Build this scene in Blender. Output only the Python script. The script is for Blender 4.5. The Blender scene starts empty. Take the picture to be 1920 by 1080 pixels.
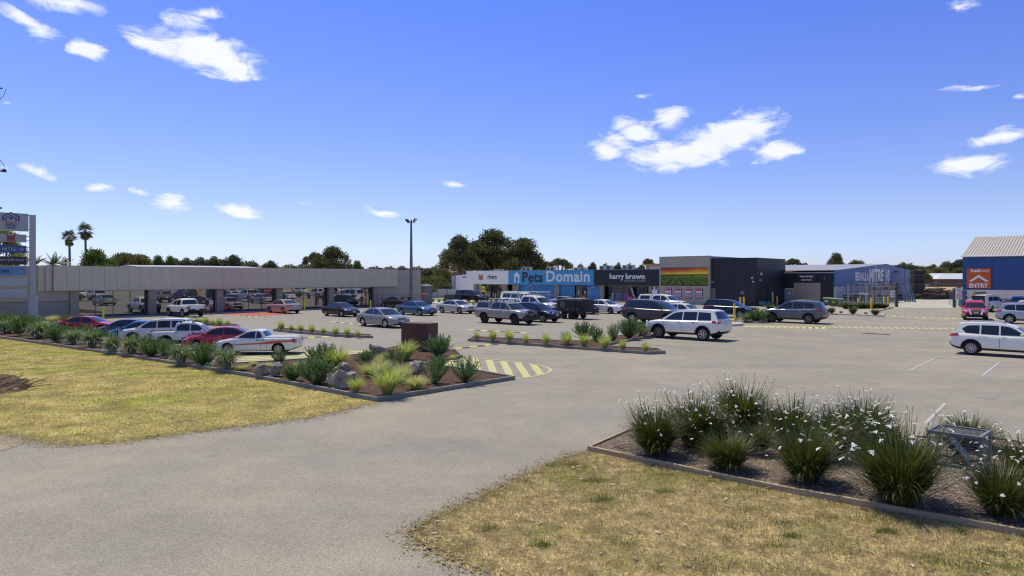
import bpy, bmesh, math, random
import numpy as np
from math import radians as R, sin, cos, pi
from mathutils import Vector, Matrix

scene = bpy.context.scene
col = scene.collection

# ------------------------------------------------------------------ camera
F, HY, H = 1280.0, 520.0, 4.0            # focal length and horizon row in photo pixels, eye height in metres
cam_data = bpy.data.cameras.new('camera')
cam = bpy.data.objects.new('camera', cam_data); col.objects.link(cam)
cam.location = (0, 0, H); cam.rotation_euler = (R(90), 0, 0)
cam_data.sensor_width = 36.0; cam_data.lens = 24.0
cam_data.shift_y = -20.0 / 1920.0
cam_data.clip_start = 0.1; cam_data.clip_end = 6000
scene.camera = cam

# ------------------------------------------------------------------ sun, sky, exposure
SUN_EL, SUN_AZ = 63.0, -36.0            # degrees; azimuth from +Y, positive to the right
sd = bpy.data.lights.new('sun', 'SUN'); sd.energy = 3.3; sd.angle = R(0.55); sd.color = (1.0, 0.93, 0.76)
sun = bpy.data.objects.new('sun', sd); col.objects.link(sun)
sv = Vector((sin(R(SUN_AZ)) * cos(R(SUN_EL)), cos(R(SUN_AZ)) * cos(R(SUN_EL)), sin(R(SUN_EL))))
sun.rotation_euler = sv.to_track_quat('Z', 'Y').to_euler()

scene.view_settings.view_transform = 'Standard'
scene.view_settings.look = 'None'
scene.view_settings.exposure = 0.30
scene.view_settings.gamma = 1
scene.render.engine = 'CYCLES'
scene.cycles.max_bounces = 6
scene.cycles.filter_width = 1.15
scene.cycles.transparent_max_bounces = 8

world = bpy.data.worlds.new('World'); scene.world = world; world.use_nodes = True
wn, wl = world.node_tree.nodes, world.node_tree.links
wn.clear()
def N(nodes, typ, **kw):
    n = nodes.new(typ)
    for k, v in kw.items(): setattr(n, k, v)
    return n
def math_node(nodes, links, op, a, b=None, c=None, clamp=False):
    n = nodes.new('ShaderNodeMath'); n.operation = op; n.use_clamp = clamp
    for i, v in enumerate((a, b, c)):
        if v is None: continue
        if isinstance(v, (int, float)): n.inputs[i].default_value = v
        else: links.new(v, n.inputs[i])
    return n.outputs[0]
sky = N(wn, 'ShaderNodeTexSky', sky_type='NISHITA', sun_disc=False)
sky.sun_elevation = R(SUN_EL); sky.sun_rotation = R(SUN_AZ)
sky.air_density = 1.0; sky.dust_density = 0.35; sky.ozone_density = 3.0; sky.altitude = 100
geo = N(wn, 'ShaderNodeTexCoord')
sep = N(wn, 'ShaderNodeSeparateXYZ'); wl.new(geo.outputs['Generated'], sep.inputs[0])
WM = lambda op, a, b=None, c=None, clamp=False: math_node(wn, wl, op, a, b, c, clamp)
el = WM('ARCSINE', sep.outputs[2]); az = WM('ARCTAN2', sep.outputs[0], sep.outputs[1])
# deep blue tint by height above the horizon; unseen zenith lifted to brighten shade
ramp = N(wn, 'ShaderNodeValToRGB'); wl.new(WM('DIVIDE', el, R(90), clamp=True), ramp.inputs[0])
SKYRAMP = [(0.0, (1.637, 1.788, 2.832)), (0.022, (1.637, 1.805, 2.788)), (0.06, (1.611, 1.611, 2.301)), (0.132, (1.416, 1.504, 2.478)), (0.241, (1.133, 1.398, 2.832)), (0.42, (1.434, 1.593, 2.124)), (1.0, (1.593, 1.681, 1.814))]
cr = ramp.color_ramp
while len(cr.elements) < len(SKYRAMP): cr.elements.new(0.5)
for e, (p, c) in zip(cr.elements, SKYRAMP): e.position = p; e.color = (c[0]/4, c[1]/4, c[2]/4, 1)
tint = N(wn, 'ShaderNodeMixRGB', blend_type='MULTIPLY'); tint.inputs[0].default_value = 1
wl.new(sky.outputs[0], tint.inputs[1]); wl.new(ramp.outputs[0], tint.inputs[2])
tsc = N(wn, 'ShaderNodeVectorMath', operation='SCALE'); tsc.inputs['Scale'].default_value = 2.0; wl.new(tint.outputs[0], tsc.inputs[0])
# clouds: soft ellipses in azimuth / elevation broken up by noise
comb = N(wn, 'ShaderNodeCombineXYZ'); wl.new(az, comb.inputs[0]); wl.new(el, comb.inputs[1])
CL = [(375,95,150,46,8,1.0),(430,128,90,26,8,1.0),(300,88,95,34,14,1.0),(350,48,80,30,-14,.75),(390,22,60,20,-10,.7),
      (52,42,75,26,24,.8),(115,4,105,26,6,.75),(162,99,50,20,20,1.0),(20,190,20,6,0,.4),
      (1275,290,125,38,2,1.1),(1385,248,110,42,-12,1.1),(1195,242,60,30,14,1.0),(1135,281,48,22,0,1.0),(1258,222,46,30,0,.9),(1325,272,120,42,-8,1.05),(1160,262,60,22,6,.75),(1458,284,70,24,-6,1.0),
      (1210,179,24,9,0,.6),(1820,308,98,30,4,1.05),(1860,254,85,20,-8,.8),(1820,163,60,9,-2,.6),(1912,180,26,9,0,.6),(1805,4,48,16,8,.5),
      (447,391,58,19,4,1.0),(318,382,55,20,6,.95),(190,354,38,11,10,.7),(262,360,40,9,8,.6),(75,320,42,18,14,.7),(715,396,40,8,6,.7),(849,342,34,8,5,.6),(570,377,28,8,10,.35),(20,318,22,6,0,.5)]
acc = None
nz0 = N(wn, 'ShaderNodeTexNoise'); nz0.inputs['Scale'].default_value = 17; nz0.inputs['Detail'].default_value = 5
mpn = N(wn, 'ShaderNodeMapping'); mpn.inputs['Scale'].default_value = (0.8, 1.7, 1); wl.new(comb.outputs[0], mpn.inputs[0]); wl.new(mpn.outputs[0], nz0.inputs[0])
wv = N(wn, 'ShaderNodeVectorMath', operation='MULTIPLY_ADD'); wl.new(nz0.outputs['Color'], wv.inputs[0]); wv.inputs[1].default_value = (.05, .028, 0); wl.new(comb.outputs[0], wv.inputs[2])
wv2 = N(wn, 'ShaderNodeVectorMath', operation='SUBTRACT'); wl.new(wv.outputs[0], wv2.inputs[0]); wv2.inputs[1].default_value = (.025, .014, 0)
for (px, py, rx, ry, rot, st) in CL:
    a0 = math.atan((px-960)/F); e0 = math.atan((HY-py)/F*cos(a0))
    m = N(wn, 'ShaderNodeMapping', vector_type='TEXTURE')
    m.inputs['Location'].default_value = (a0, e0, 0); m.inputs['Rotation'].default_value = (0, 0, R(-rot))
    m.inputs['Scale'].default_value = (rx/F*cos(a0)**2, ry/F*cos(a0), 1)
    wl.new(wv2.outputs[0], m.inputs[0])
    ln = N(wn, 'ShaderNodeVectorMath', operation='LENGTH'); wl.new(m.outputs[0], ln.inputs[0])
    v = WM('MULTIPLY', WM('SUBTRACT', 1.0, ln.outputs['Value'], clamp=True), st)
    acc = v if acc is None else WM('MAXIMUM', acc, v)
nz = N(wn, 'ShaderNodeTexNoise'); nz.inputs['Scale'].default_value = 30; nz.inputs['Detail'].default_value = 9; nz.inputs['Roughness'].default_value = .62; nz.inputs['Distortion'].default_value = .8
mp2 = N(wn, 'ShaderNodeMapping'); mp2.inputs['Scale'].default_value = (0.7, 1.6, 1); mp2.inputs['Rotation'].default_value = (0, 0, R(12)); wl.new(comb.outputs[0], mp2.inputs[0]); wl.new(mp2.outputs[0], nz.inputs[0])
dens = WM('ADD', WM('MULTIPLY', acc, 1.95), WM('MULTIPLY', WM('SUBTRACT', nz.outputs[0], 0.555), 3.3))
dens = WM('MULTIPLY', dens, WM('MULTIPLY', acc, 7.0, clamp=True))
mr = N(wn, 'ShaderNodeMapRange', interpolation_type='SMOOTHSTEP'); wl.new(dens, mr.inputs[0]); mr.inputs[1].default_value = .02; mr.inputs[2].default_value = 1.25
mr.inputs[4].default_value = .95
cw = N(wn, 'ShaderNodeMixRGB'); wl.new(nz0.outputs[0], cw.inputs[0]); cw.inputs[1].default_value = (8.7, 8.8, 9.2, 1); cw.inputs[2].default_value = (7.0, 7.4, 8.6, 1)
mixc = N(wn, 'ShaderNodeMixRGB'); wl.new(mr.outputs[0], mixc.inputs[0]); wl.new(tsc.outputs[0], mixc.inputs[1]); wl.new(cw.outputs[0], mixc.inputs[2])
bg = N(wn, 'ShaderNodeBackground'); bg.inputs['Strength'].default_value = 0.10
wl.new(mixc.outputs[0], bg.inputs[0])
wo = N(wn, 'ShaderNodeOutputWorld'); wl.new(bg.outputs[0], wo.inputs[0])

# ------------------------------------------------------------------ plan geometry
TH = R(41.5)
U = Vector((sin(TH), cos(TH))); W = Vector((cos(TH), -sin(TH)))     # the two directions everything in the place is laid out on
def AB(a, b, z=0): return Vector((a*U.x + b*W.x, a*U.y + b*W.y, z))
def G(px, py, z=0):
    Y = F*(H-z)/(py-HY); return Vector(((px-960)/F*Y, Y, z))
def PA(px, a):                      # where the sight line through column px meets the plane at distance a: returns (b, Y)
    k = (px-960)/F; Y = a/(k*U.x + U.y); return Y*(k*W.x + W.y), Y
def PB(px, b):
    k = (px-960)/F; Y = b/(k*W.x + W.y); return Y*(k*U.x + U.y), Y
def ZA(py, Y): return H-(py-HY)*Y/F
ROT_W, ROT_U = -TH, pi/2-TH         # local x along W (facing the car park from behind) / along U

# ------------------------------------------------------------------ materials
MATS = {}
def mat(name, c, rough=.6, metal=0, var=0, scale=4, bump=0, bscale=40, coat=0, spec=.5, c2=None, det=4, emit=None, transl=0, stretch=None, aniso_dirt=0):
    if name in MATS: return MATS[name]
    m = bpy.data.materials.new(name); m.use_nodes = True; MATS[name] = m
    n, l = m.node_tree.nodes, m.node_tree.links
    b = n['Principled BSDF']
    b.inputs['Base Color'].default_value = (*c, 1); b.inputs['Roughness'].default_value = rough
    b.inputs['Metallic'].default_value = metal; b.inputs['Coat Weight'].default_value = coat
    b.inputs['Coat Roughness'].default_value = .04
    b.inputs['Specular IOR Level'].default_value = spec
    tc = n.new('ShaderNodeTexCoord'); vec = tc.outputs['Object']
    if stretch:
        mp = n.new('ShaderNodeMapping'); mp.inputs['Scale'].default_value = stretch; l.new(vec, mp.inputs[0]); vec = mp.outputs[0]
    if var or c2:
        t = n.new('ShaderNodeTexNoise'); t.inputs['Scale'].default_value = scale; t.inputs['Detail'].default_value = det; l.new(vec, t.inputs[0])
        mr = n.new('ShaderNodeMapRange'); l.new(t.outputs[0], mr.inputs[0]); mr.inputs[1].default_value = .3; mr.inputs[2].default_value = .7
        mx = n.new('ShaderNodeMixRGB'); l.new(mr.outputs[0], mx.inputs[0])
        d = c2 if c2 else tuple(x*(1+var) for x in c); e = c if c2 else tuple(x*(1-var) for x in c)
        mx.inputs[1].default_value = (*e, 1); mx.inputs[2].default_value = (*d, 1)
        l.new(mx.outputs[0], b.inputs['Base Color']); cs = mx.outputs[0]
    else: cs = None
    if bump:
        t2 = n.new('ShaderNodeTexNoise'); t2.inputs['Scale'].default_value = bscale; t2.inputs['Detail'].default_value = 5; l.new(vec, t2.inputs[0])
        bp = n.new('ShaderNodeBump'); bp.inputs['Strength'].default_value = bump; bp.inputs['Distance'].default_value = .02
        l.new(t2.outputs[0], bp.inputs['Height']); l.new(bp.outputs[0], b.inputs['Normal'])
    if transl:
        tr = n.new('ShaderNodeBsdfTranslucent'); tr.inputs[0].default_value = (c[0]*1.3, c[1]*1.35, c[2]*.8, 1)
        if cs is not None:
            mm = n.new('ShaderNodeMixRGB'); mm.blend_type = 'MULTIPLY'; mm.inputs[0].default_value = 1; l.new(cs, mm.inputs[1]); mm.inputs[2].default_value = (1.35, 1.4, .7, 1); l.new(mm.outputs[0], tr.inputs[0])
        ms = n.new('ShaderNodeMixShader'); ms.inputs[0].default_value = transl
        l.new(b.outputs[0], ms.inputs[1]); l.new(tr.outputs[0], ms.inputs[2]); l.new(ms.outputs[0], n['Material Output'].inputs[0])
    if emit: b.inputs['Emission Color'].default_value = (*emit, 1); b.inputs['Emission Strength'].default_value = 1
    return m
def paint(name, c, metal=0, rough=.32): return mat('car_paint_'+name, c, rough, metal, var=.05, scale=1.3, coat=(.35 if max(c) < .1 else .6), spec=(.3 if max(c) < .1 else .5))
glass = mat('car_glass', (.012, .016, .018), .04, 0, coat=.5, spec=.7)
tyre_m = mat('tyre_rubber', (.018, .018, .019), .85, bump=.3, bscale=30)
alloy = mat('alloy', (.45, .45, .46), .3, .85)
dark_alloy = mat('dark_alloy', (.03, .03, .032), .4, .5)
black_pl = mat('black_plastic', (.02, .02, .022), .55)
chrome = mat('chrome', (.7, .7, .72), .12, 1)
lamp_clear = mat('clear_lamp', (.62, .64, .66), .12, .55, coat=1)
lamp_red = mat('red_lamp', (.38, .012, .015), .2, 0, coat=1)
plate_m = mat('number_plate', (.6, .6, .6), .5)
white_p = mat('white_paint', (.78, .78, .77), .45, var=.04)
line_white = mat('line_paint_white', (.52, .52, .50), .8, c2=(.36, .355, .34), scale=9)
line_yel = mat('line_paint_yellow', (.58, .52, .22), .8, c2=(.48, .44, .21), scale=5)
line_faint = mat('line_paint_worn', (.40, .385, .36), .8, c2=(.29, .275, .25), scale=3)
steel = mat('galvanised_steel', (.34,.35,.35), .45, .7, var=.15, scale=6)
yellow_p = mat('bollard_yellow', (.80, .50, .03), .45, var=.06)
yellow_b = mat('bollard_lemon', (.72, .66, .05), .5, var=.05)

# ------------------------------------------------------------------ mesh helpers
class MB:
    def __init__(s): s.v, s.f, s.m = [], [], []
    def add(s, vs, fs, mi=0):
        o = len(s.v); s.v += [tuple(p) for p in vs]; s.f += [tuple(i+o for i in f) for f in fs]; s.m += [mi]*len(fs); return s
    def box(s, x0, x1, y0, y1, z0, z1, mi=0):
        v = [(x0,y0,z0),(x1,y0,z0),(x1,y1,z0),(x0,y1,z0),(x0,y0,z1),(x1,y0,z1),(x1,y1,z1),(x0,y1,z1)]
        return s.add(v, [(0,3,2,1),(4,5,6,7),(0,1,5,4),(1,2,6,5),(2,3,7,6),(3,0,4,7)], mi)
    def prism(s, pts, z0, z1, mi=0):               # polygon in xy extruded in z
        n = len(pts)
        if sum(pts[i][0]*pts[(i+1) % n][1]-pts[(i+1) % n][0]*pts[i][1] for i in range(n)) < 0: pts = pts[::-1]
        v = [(p[0], p[1], z0) for p in pts]+[(p[0], p[1], z1) for p in pts]
        return s.add(v, [tuple(range(n))[::-1], tuple(range(n, 2*n))]+[(i, (i+1) % n, n+(i+1) % n, n+i) for i in range(n)], mi)
    def wall(s, pts, y0, y1, mi=0):                # polygon in xz extruded in y
        n = len(pts)
        if sum(pts[i][0]*pts[(i+1) % n][1]-pts[(i+1) % n][0]*pts[i][1] for i in range(n)) < 0: pts = pts[::-1]
        v = [(p[0], y0, p[1]) for p in pts]+[(p[0], y1, p[1]) for p in pts]
        return s.add(v, [tuple(range(n)), tuple(range(n, 2*n))[::-1]]+[(i, n+i, n+(i+1) % n, (i+1) % n) for i in range(n)], mi)
    def tube(s, pts, rads, k=8, mi=0, cap=True):
        pts = [Vector(p) for p in pts]
        if not hasattr(rads, '__len__'): rads = [rads]*len(pts)
        o = len(s.v); rings = []
        for i, p in enumerate(pts):
            d = (pts[min(i+1, len(pts)-1)]-pts[max(i-1, 0)]).normalized()
            up = Vector((0, 0, 1)) if abs(d.z) < .95 else Vector((1, 0, 0))
            a = d.cross(up).normalized(); b = a.cross(d)
            ring = []
            for j in range(k):
                t = 2*pi*j/k; q = p+(a*cos(t)+b*sin(t))*rads[i]; ring.append(len(s.v)); s.v.append(tuple(q))
            rings.append(ring)
        for r0, r1 in zip(rings, rings[1:]):
            for j in range(k): s.f.append((r0[j], r0[(j+1) % k], r1[(j+1) % k], r1[j])); s.m.append(mi)
        if cap:
            s.f.append(tuple(rings[0][::-1])); s.m.append(mi); s.f.append(tuple(rings[-1])); s.m.append(mi)
        return s
    def lathe(s, prof, k=16, c=(0,0,0), axis='z', mi=0):
        rings = []
        for (r, h) in prof:
            ring = []
            for j in range(k):
                t = 2*pi*j/k; ring.append(len(s.v))
                s.v.append((c[0]+r*cos(t), c[1]+r*sin(t), c[2]+h) if axis == 'z' else (c[0]+r*cos(t), c[1]+h, c[2]+r*sin(t)))
            rings.append(ring)
        for r0, r1 in zip(rings, rings[1:]):
            for j in range(k): s.f.append((r0[j], r0[(j+1) % k], r1[(j+1) % k], r1[j])); s.m.append(mi)
        return s
    def mesh(s, name, mats, smooth=False, angle=35):
        me = bpy.data.meshes.new(name); me.from_pydata(s.v, [], s.f)
        if not isinstance(mats, (list, tuple)): mats = [mats]
        for m in mats: me.materials.append(m)
        if len(mats) > 1: me.polygons.foreach_set('material_index', s.m)
        if smooth:
            me.polygons.foreach_set('use_smooth', [True]*len(s.f))
            try: me.set_sharp_from_angle(angle=R(angle))
            except Exception: pass
        me.update(); return me
    def build(s, name, mats, parent=None, smooth=False, angle=35, bevel=0):
        o = bpy.data.objects.new(name, s.mesh(name, mats, smooth, angle)); col.objects.link(o)
        if parent is not None: o.parent = parent
        if bevel:
            b = o.modifiers.new('bevel', 'BEVEL'); b.width = bevel; b.segments = 2; b.limit_method = 'ANGLE'
        return o
def tag(o, label=None, cat=None, group=None, kind=None):
    for k, v in (('label', label), ('category', cat), ('group', group), ('kind', kind)):
        if v: o[k] = v
    return o
def empty(name, loc, rz=0, label=None, cat=None, group=None):
    o = bpy.data.objects.new(name, None); col.objects.link(o); o.location = loc; o.rotation_euler = (0, 0, rz)
    o.empty_display_size = .3
    return tag(o, label, cat, group)
def link(name, me, parent=None, loc=(0,0,0), rz=0):
    o = bpy.data.objects.new(name, me); col.objects.link(o); o.location = loc; o.rotation_euler = (0, 0, rz)
    if parent is not None: o.parent = parent
    return o
KIDS = {}
def copy_tree(o, parent=None):
    c = o.copy(); col.objects.link(c)
    if parent is not None: c.parent = parent
    for ch in list(o.children): copy_tree(ch, c)
    return c
def sheet(name, pts, z, m, kind='structure'):
    me = bpy.data.meshes.new(name); n = len(pts)
    me.from_pydata([(p[0], p[1], z) for p in pts], [], [tuple(range(n))])
    me.materials.append(m); me.update()
    if me.polygons[0].normal.z < 0: me.flip_normals()
    o = bpy.data.objects.new(name, me); col.objects.link(o); o['kind'] = kind
    return o
def text_mesh(s, size=1, xs=1.0, bold=0.0, ext=.01, align='CENTER', shear=0):
    c = bpy.data.curves.new('lettering', 'FONT'); c.body = s; c.size = size; c.align_x = align; c.align_y = 'CENTER'
    c.offset = bold; c.space_character = 1+bold*2.2; c.extrude = ext; c.shear = shear; c.resolution_u = 3
    o = bpy.data.objects.new('lettering', c); col.objects.link(o)
    dg = bpy.context.evaluated_depsgraph_get(); me = bpy.data.meshes.new_from_object(o.evaluated_get(dg))
    bpy.data.objects.remove(o); bpy.data.curves.remove(c)
    me.transform(Matrix.Rotation(pi/2, 4, 'X') @ Matrix.Diagonal((xs, 1, 1, 1)))
    return me
def text(s, parent, x, y, z, size, m, xs=1.0, bold=0.0, fit=None, fith=None, shear=0, name='lettering', align='CENTER', ext=.015):
    me = text_mesh(s, size, xs, bold, ext, align, shear)
    if fit or fith:
        vs = [v.co for v in me.vertices]; w = max(v.x for v in vs)-min(v.x for v in vs); h = max(v.z for v in vs)-min(v.z for v in vs)
        cx = (max(v.x for v in vs)+min(v.x for v in vs))/2; cz = (max(v.z for v in vs)+min(v.z for v in vs))/2
        me.transform(Matrix.Diagonal(((fit/w if fit else 1), 1, (fith/h if fith else 1), 1)) @ Matrix.Translation((-cx, 0, -cz)))
    me.materials.clear(); me.materials.append(m)
    return link(name, me, parent, (x, y, z))
# ------------------------------------------------------------------ ground materials
def ground_mat(name, cols, scales, bump=.3, bscale=30, speck=None, rough=.9):
    m = bpy.data.materials.new(name); m.use_nodes = True; n, l = m.node_tree.nodes, m.node_tree.links
    b = n['Principled BSDF']; b.inputs['Roughness'].default_value = rough; b.inputs['Specular IOR Level'].default_value = .25
    tc = n.new('ShaderNodeTexCoord'); prev = None
    for i, ((c1, c2, f), sc) in enumerate(zip(cols, scales)):
        t = n.new('ShaderNodeTexNoise'); t.inputs['Scale'].default_value = sc; t.inputs['Detail'].default_value = 6; t.inputs['Roughness'].default_value = .6
        mp = n.new('ShaderNodeMapping'); mp.inputs['Location'].default_value = (i*13.1, i*7.7, 0); l.new(tc.outputs['Object'], mp.inputs[0]); l.new(mp.outputs[0], t.inputs[0])
        if f == 't': mp.inputs['Rotation'].default_value = (0, 0, R(-58)); mp.inputs['Scale'].default_value = (.06, 1, 1); f = 'm'
        mr = n.new('ShaderNodeMapRange'); l.new(t.outputs[0], mr.inputs[0]); mr.inputs[1].default_value = .36; mr.inputs[2].default_value = .64
        mx = n.new('ShaderNodeMixRGB')
        l.new(mr.outputs[0], mx.inputs[0]); mx.inputs[1].default_value = (*c1, 1); mx.inputs[2].default_value = (*c2, 1)
        if prev is None: prev = mx.outputs[0]
        else:
            mm = n.new('ShaderNodeMixRGB'); mm.blend_type = 'MULTIPLY' if f == 'm' else 'MIX'
            if f == 'm': mm.inputs[0].default_value = 1; l.new(prev, mm.inputs[1]); l.new(mx.outputs[0], mm.inputs[2])
            elif f == 's':
                mr.inputs[1].default_value = .66; mr.inputs[2].default_value = .70; mm.blend_type = 'MULTIPLY'; mm.inputs[0].default_value = 1; l.new(prev, mm.inputs[1]); l.new(mx.outputs[0], mm.inputs[2])
            else:
                mr.inputs[1].default_value = .52; mr.inputs[2].default_value = .68
                mx.inputs[1].default_value = (*c1, 1)
                l.new(mr.outputs[0], mm.inputs[0]); l.new(prev, mm.inputs[1]); mm.inputs[2].default_value = (*c2, 1)
            prev = mm.outputs[0]
    if speck:
        t = n.new('ShaderNodeTexVoronoi'); t.inputs['Scale'].default_value = speck[0]; l.new(tc.outputs['Object'], t.inputs[0])
        mr = n.new('ShaderNodeMapRange'); l.new(t.outputs['Color'], mr.inputs[0]); mr.inputs[3].default_value = 1-speck[1]; mr.inputs[4].default_value = 1+speck[1]
        mm = n.new('ShaderNodeVectorMath'); mm.operation = 'SCALE'; l.new(prev, mm.inputs[0]); l.new(mr.outputs[0], mm.inputs['Scale']); prev = mm.outputs[0]
    l.new(prev, b.inputs['Base Color'])
    t2 = n.new('ShaderNodeTexNoise'); t2.inputs['Scale'].default_value = bscale; t2.inputs['Detail'].default_value = 6; l.new(tc.outputs['Object'], t2.inputs[0])
    bp = n.new('ShaderNodeBump'); bp.inputs['Strength'].default_value = bump; bp.inputs['Distance'].default_value = .03
    l.new(t2.outputs[0], bp.inputs['Height']); l.new(bp.outputs[0], b.inputs['Normal'])
    return m
asphalt_old = ground_mat('sun_bleached_chip_seal', [((.345,.305,.238),(.300,.268,.215),0), ((.95,.95,.95),(1.04,1.04,1.03),'m'), ((.86,.86,.86),(1.13,1.13,1.13),'m'), ((.90,.93,.97),(1.08,1.05,1.02),'m'), ((1,1,1),(.84,.84,.85),'s'), ((.945,.945,.95),(1.04,1.04,1.035),'t')], [.11, 1.3, 34, .32, .55, .8], bump=.5, bscale=60, speck=(48,.27))
asphalt_new = ground_mat('smooth_asphalt', [((.310,.283,.232),(.285,.260,.214),0), ((.94,.94,.94),(1.05,1.05,1.04),'m'), ((.9,.9,.9),(1.08,1.08,1.08),'m'), ((1,1,1),(.84,.84,.85),'s')], [.1, .9, 26, .5], bump=.25, bscale=50, speck=(30,.1))
concrete = ground_mat('pale_concrete', [((.50,.46,.39),(.44,.41,.36),0), ((.9,.9,.9),(1.06,1.06,1.06),'m')], [.2, 2.2], bump=.2)
lawn_dry = ground_mat('dry_lawn_soil', [((.46,.36,.185),(.36,.275,.14),0), ((.2,.2,.1),(.20,.205,.045),'x'), ((.55,.53,.5),(1.4,1.38,1.3),'m'), ((.6,.58,.55),(1.35,1.35,1.3),'m')], [.9, .45, 3, 18], bump=1, bscale=26)
lawn_yel = ground_mat('yellowing_lawn_soil', [((.45,.35,.13),(.34,.28,.08),0), ((.25,.25,.08),(.27,.30,.03),'x'), ((.62,.60,.56),(1.25,1.24,1.2),'m'), ((.7,.7,.7),(1.25,1.25,1.25),'m')], [.16, .26, .9, 9], bump=1, bscale=22)
paddock_m = ground_mat('dry_paddock', [((.52,.36,.15),(.40,.30,.14),0), ((.85,.85,.85),(1.1,1.1,1.1),'m')], [.03, .6], bump=.2)
mulch = ground_mat('bark_mulch', [((.075,.040,.024),(.115,.062,.036),0), ((.5,.5,.5),(1.5,1.5,1.5),'m')], [2, 26], bump=1, bscale=30)
mulch_pale = ground_mat('weathered_chip_mulch', [((.24,.18,.13),(.15,.115,.085),0), ((.5,.5,.5),(1.5,1.5,1.5),'m')], [2, 30], bump=1, bscale=36)
gravel_pale = ground_mat('pale_gravel', [((.46,.40,.33),(.36,.31,.25),0), ((.7,.7,.7),(1.2,1.2,1.2),'m')], [1, 12], bump=.6)
paving = ground_mat('dark_paving', [((.13,.125,.125),(.105,.10,.10),0), ((.9,.9,.9),(1.1,1.1,1.1),'m')], [.5, 9], bump=.1)
red_path = ground_mat('red_line_paint', [((.45,.13,.11),(.38,.12,.10),0)], [2], bump=.1)
kerb_dark = mat('charcoal_concrete_kerb', (.22,.21,.18), .8, var=.12, scale=5, bump=.2)
kerb_timber = mat('weathered_timber_edging', (.40,.31,.19), .85, var=.2, scale=3, bump=.5, bscale=18, stretch=(1,1,6))
kerb_conc = mat('concrete_kerb', (.42,.39,.35), .85, var=.12, scale=4, bump=.2)
kerb_brown = mat('brown_timber_sleeper', (.20,.14,.07), .85, var=.2, scale=5, bump=.3)

# ------------------------------------------------------------------ ground sheets
big = [(-2500, -300), (2500, -300), (2500, 3500), (-2500, 3500)]
sheet('ground', big, 0, paddock_m)
ca = [AB(-70, -90), AB(104.3, -90), AB(104.3, 60), AB(-70, 60)]
sheet('car_park', [AB(-70, -80), AB(72, -80), AB(72, -110), AB(104.3, -110), AB(104.3, -30), AB(104.3, 70), AB(-70, 70)], .004, asphalt_old)
# newer, smoother and greyer asphalt in the middle of the car park
new_px = [(445,686),(677,668),(790,655),(868,642),(880,638),(1000,648),(1100,654),(1225,628),(1300,612),(1390,602),(1440,588),(1340,583)]
pl = [G(*p) for p in new_px]
sheet('car_park_new_surface', [AB(-2,-78), AB(0,-50)]+[G(0,640), G(300,664)]+pl+[AB(92,-45), AB(92,-92), AB(72,-92), AB(72,-78)], .008, asphalt_new)
drive = [G(1645,577.3), G(1795,577.5), G(1808,571), G(1800,548), G(1700,549), G(1690,557)]
sheet('concrete_driveway', drive, .012, concrete)
sheet('concrete_apron', [AB(66.5,-79), AB(66.5,-120), AB(98,-120), AB(98,-95), AB(90,-84), AB(76,-79)], .012, concrete)
lawn_r_px = [(1102,848),(1062,858),(1010,880),(965,900),(915,925),(868,948),(820,968),(785,985),(766,1002),(778,1018),(815,1038),(870,1062),(925,1085),(960,1110),(1020,1220),(1500,1700),(2600,1500),(2400,1090),(1920,1000)]
lawn_l_px = [(0,634),(230,668),(460,706),(700,754),(652,768),(590,781),(520,791),(440,801),(360,811),(290,821),(225,829),(175,833),(120,834),(75,829),(40,819),(0,812),(-120,806),(-500,800),(-500,620),(-120,614)]
def wobble(pts, amp, n=5, seed=1):
    rnd = random.Random(seed); out = []
    for i, p in enumerate(pts):
        q = pts[(i+1) % len(pts)]
        for k in range(n):
            t = k/n; out.append((p[0]+(q[0]-p[0])*t+rnd.uniform(-amp, amp), p[1]+(q[1]-p[1])*t+rnd.uniform(-amp, amp)))
    return out
lawn_r = [tuple(G(*p)[:2]) for p in lawn_r_px]; lawn_l = [tuple(G(*p)[:2]) for p in lawn_l_px]
sheet('lawn', wobble(wobble(lawn_r, .06, 5), .025, 4, 3), .012, lawn_dry)
sheet('lawn', wobble(wobble(lawn_l, .09, 6), .04, 4, 5), .012, lawn_yel)
sheet('footpath', [tuple(G(*p)[:2]) for p in [(-400,804),(-5,812),(60,826),(30,838),(-5,848),(-400,870)]], .012, ground_mat('sandy_verge', [((.36,.29,.20),(.29,.24,.17),0), ((.8,.8,.8),(1.15,1.15,1.15),'m')], [.5, 9], bump=.5))
sheet('bare_soil', wobble([tuple(G(*p)[:2]) for p in [(-60,702),(20,703),(52,714),(60,728),(20,738),(-60,740)]], .12, 5, 9), .026, mulch)

def inside(x, y, poly):
    n = len(poly); c = np.zeros(x.shape, bool); j = n-1
    for i in range(n):
        xi, yi = poly[i]; xj, yj = poly[j]
        t = ((yi > y) != (yj > y)) & (x < (xj-xi)*(y-yi)/(yj-yi+1e-12)+xi); c ^= t; j = i
    return c
def np_mesh(name, v, f, mats, mi=None):
    me = bpy.data.meshes.new(name); nf, k = f.shape
    me.vertices.add(len(v)); me.vertices.foreach_set('co', v.astype(np.float32).ravel())
    me.loops.add(nf*k); me.loops.foreach_set('vertex_index', f.astype(np.int32).ravel())
    me.polygons.add(nf); me.polygons.foreach_set('loop_start', np.arange(0, nf*k, k, dtype=np.int32)); 
    if not isinstance(mats, (list, tuple)): mats = [mats]
    for m in mats: me.materials.append(m)
    if mi is not None: me.polygons.foreach_set('material_index', mi.astype(np.int32))
    me.update(calc_edges=True); me.validate(); return me
rng = np.random.default_rng(5)
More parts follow.
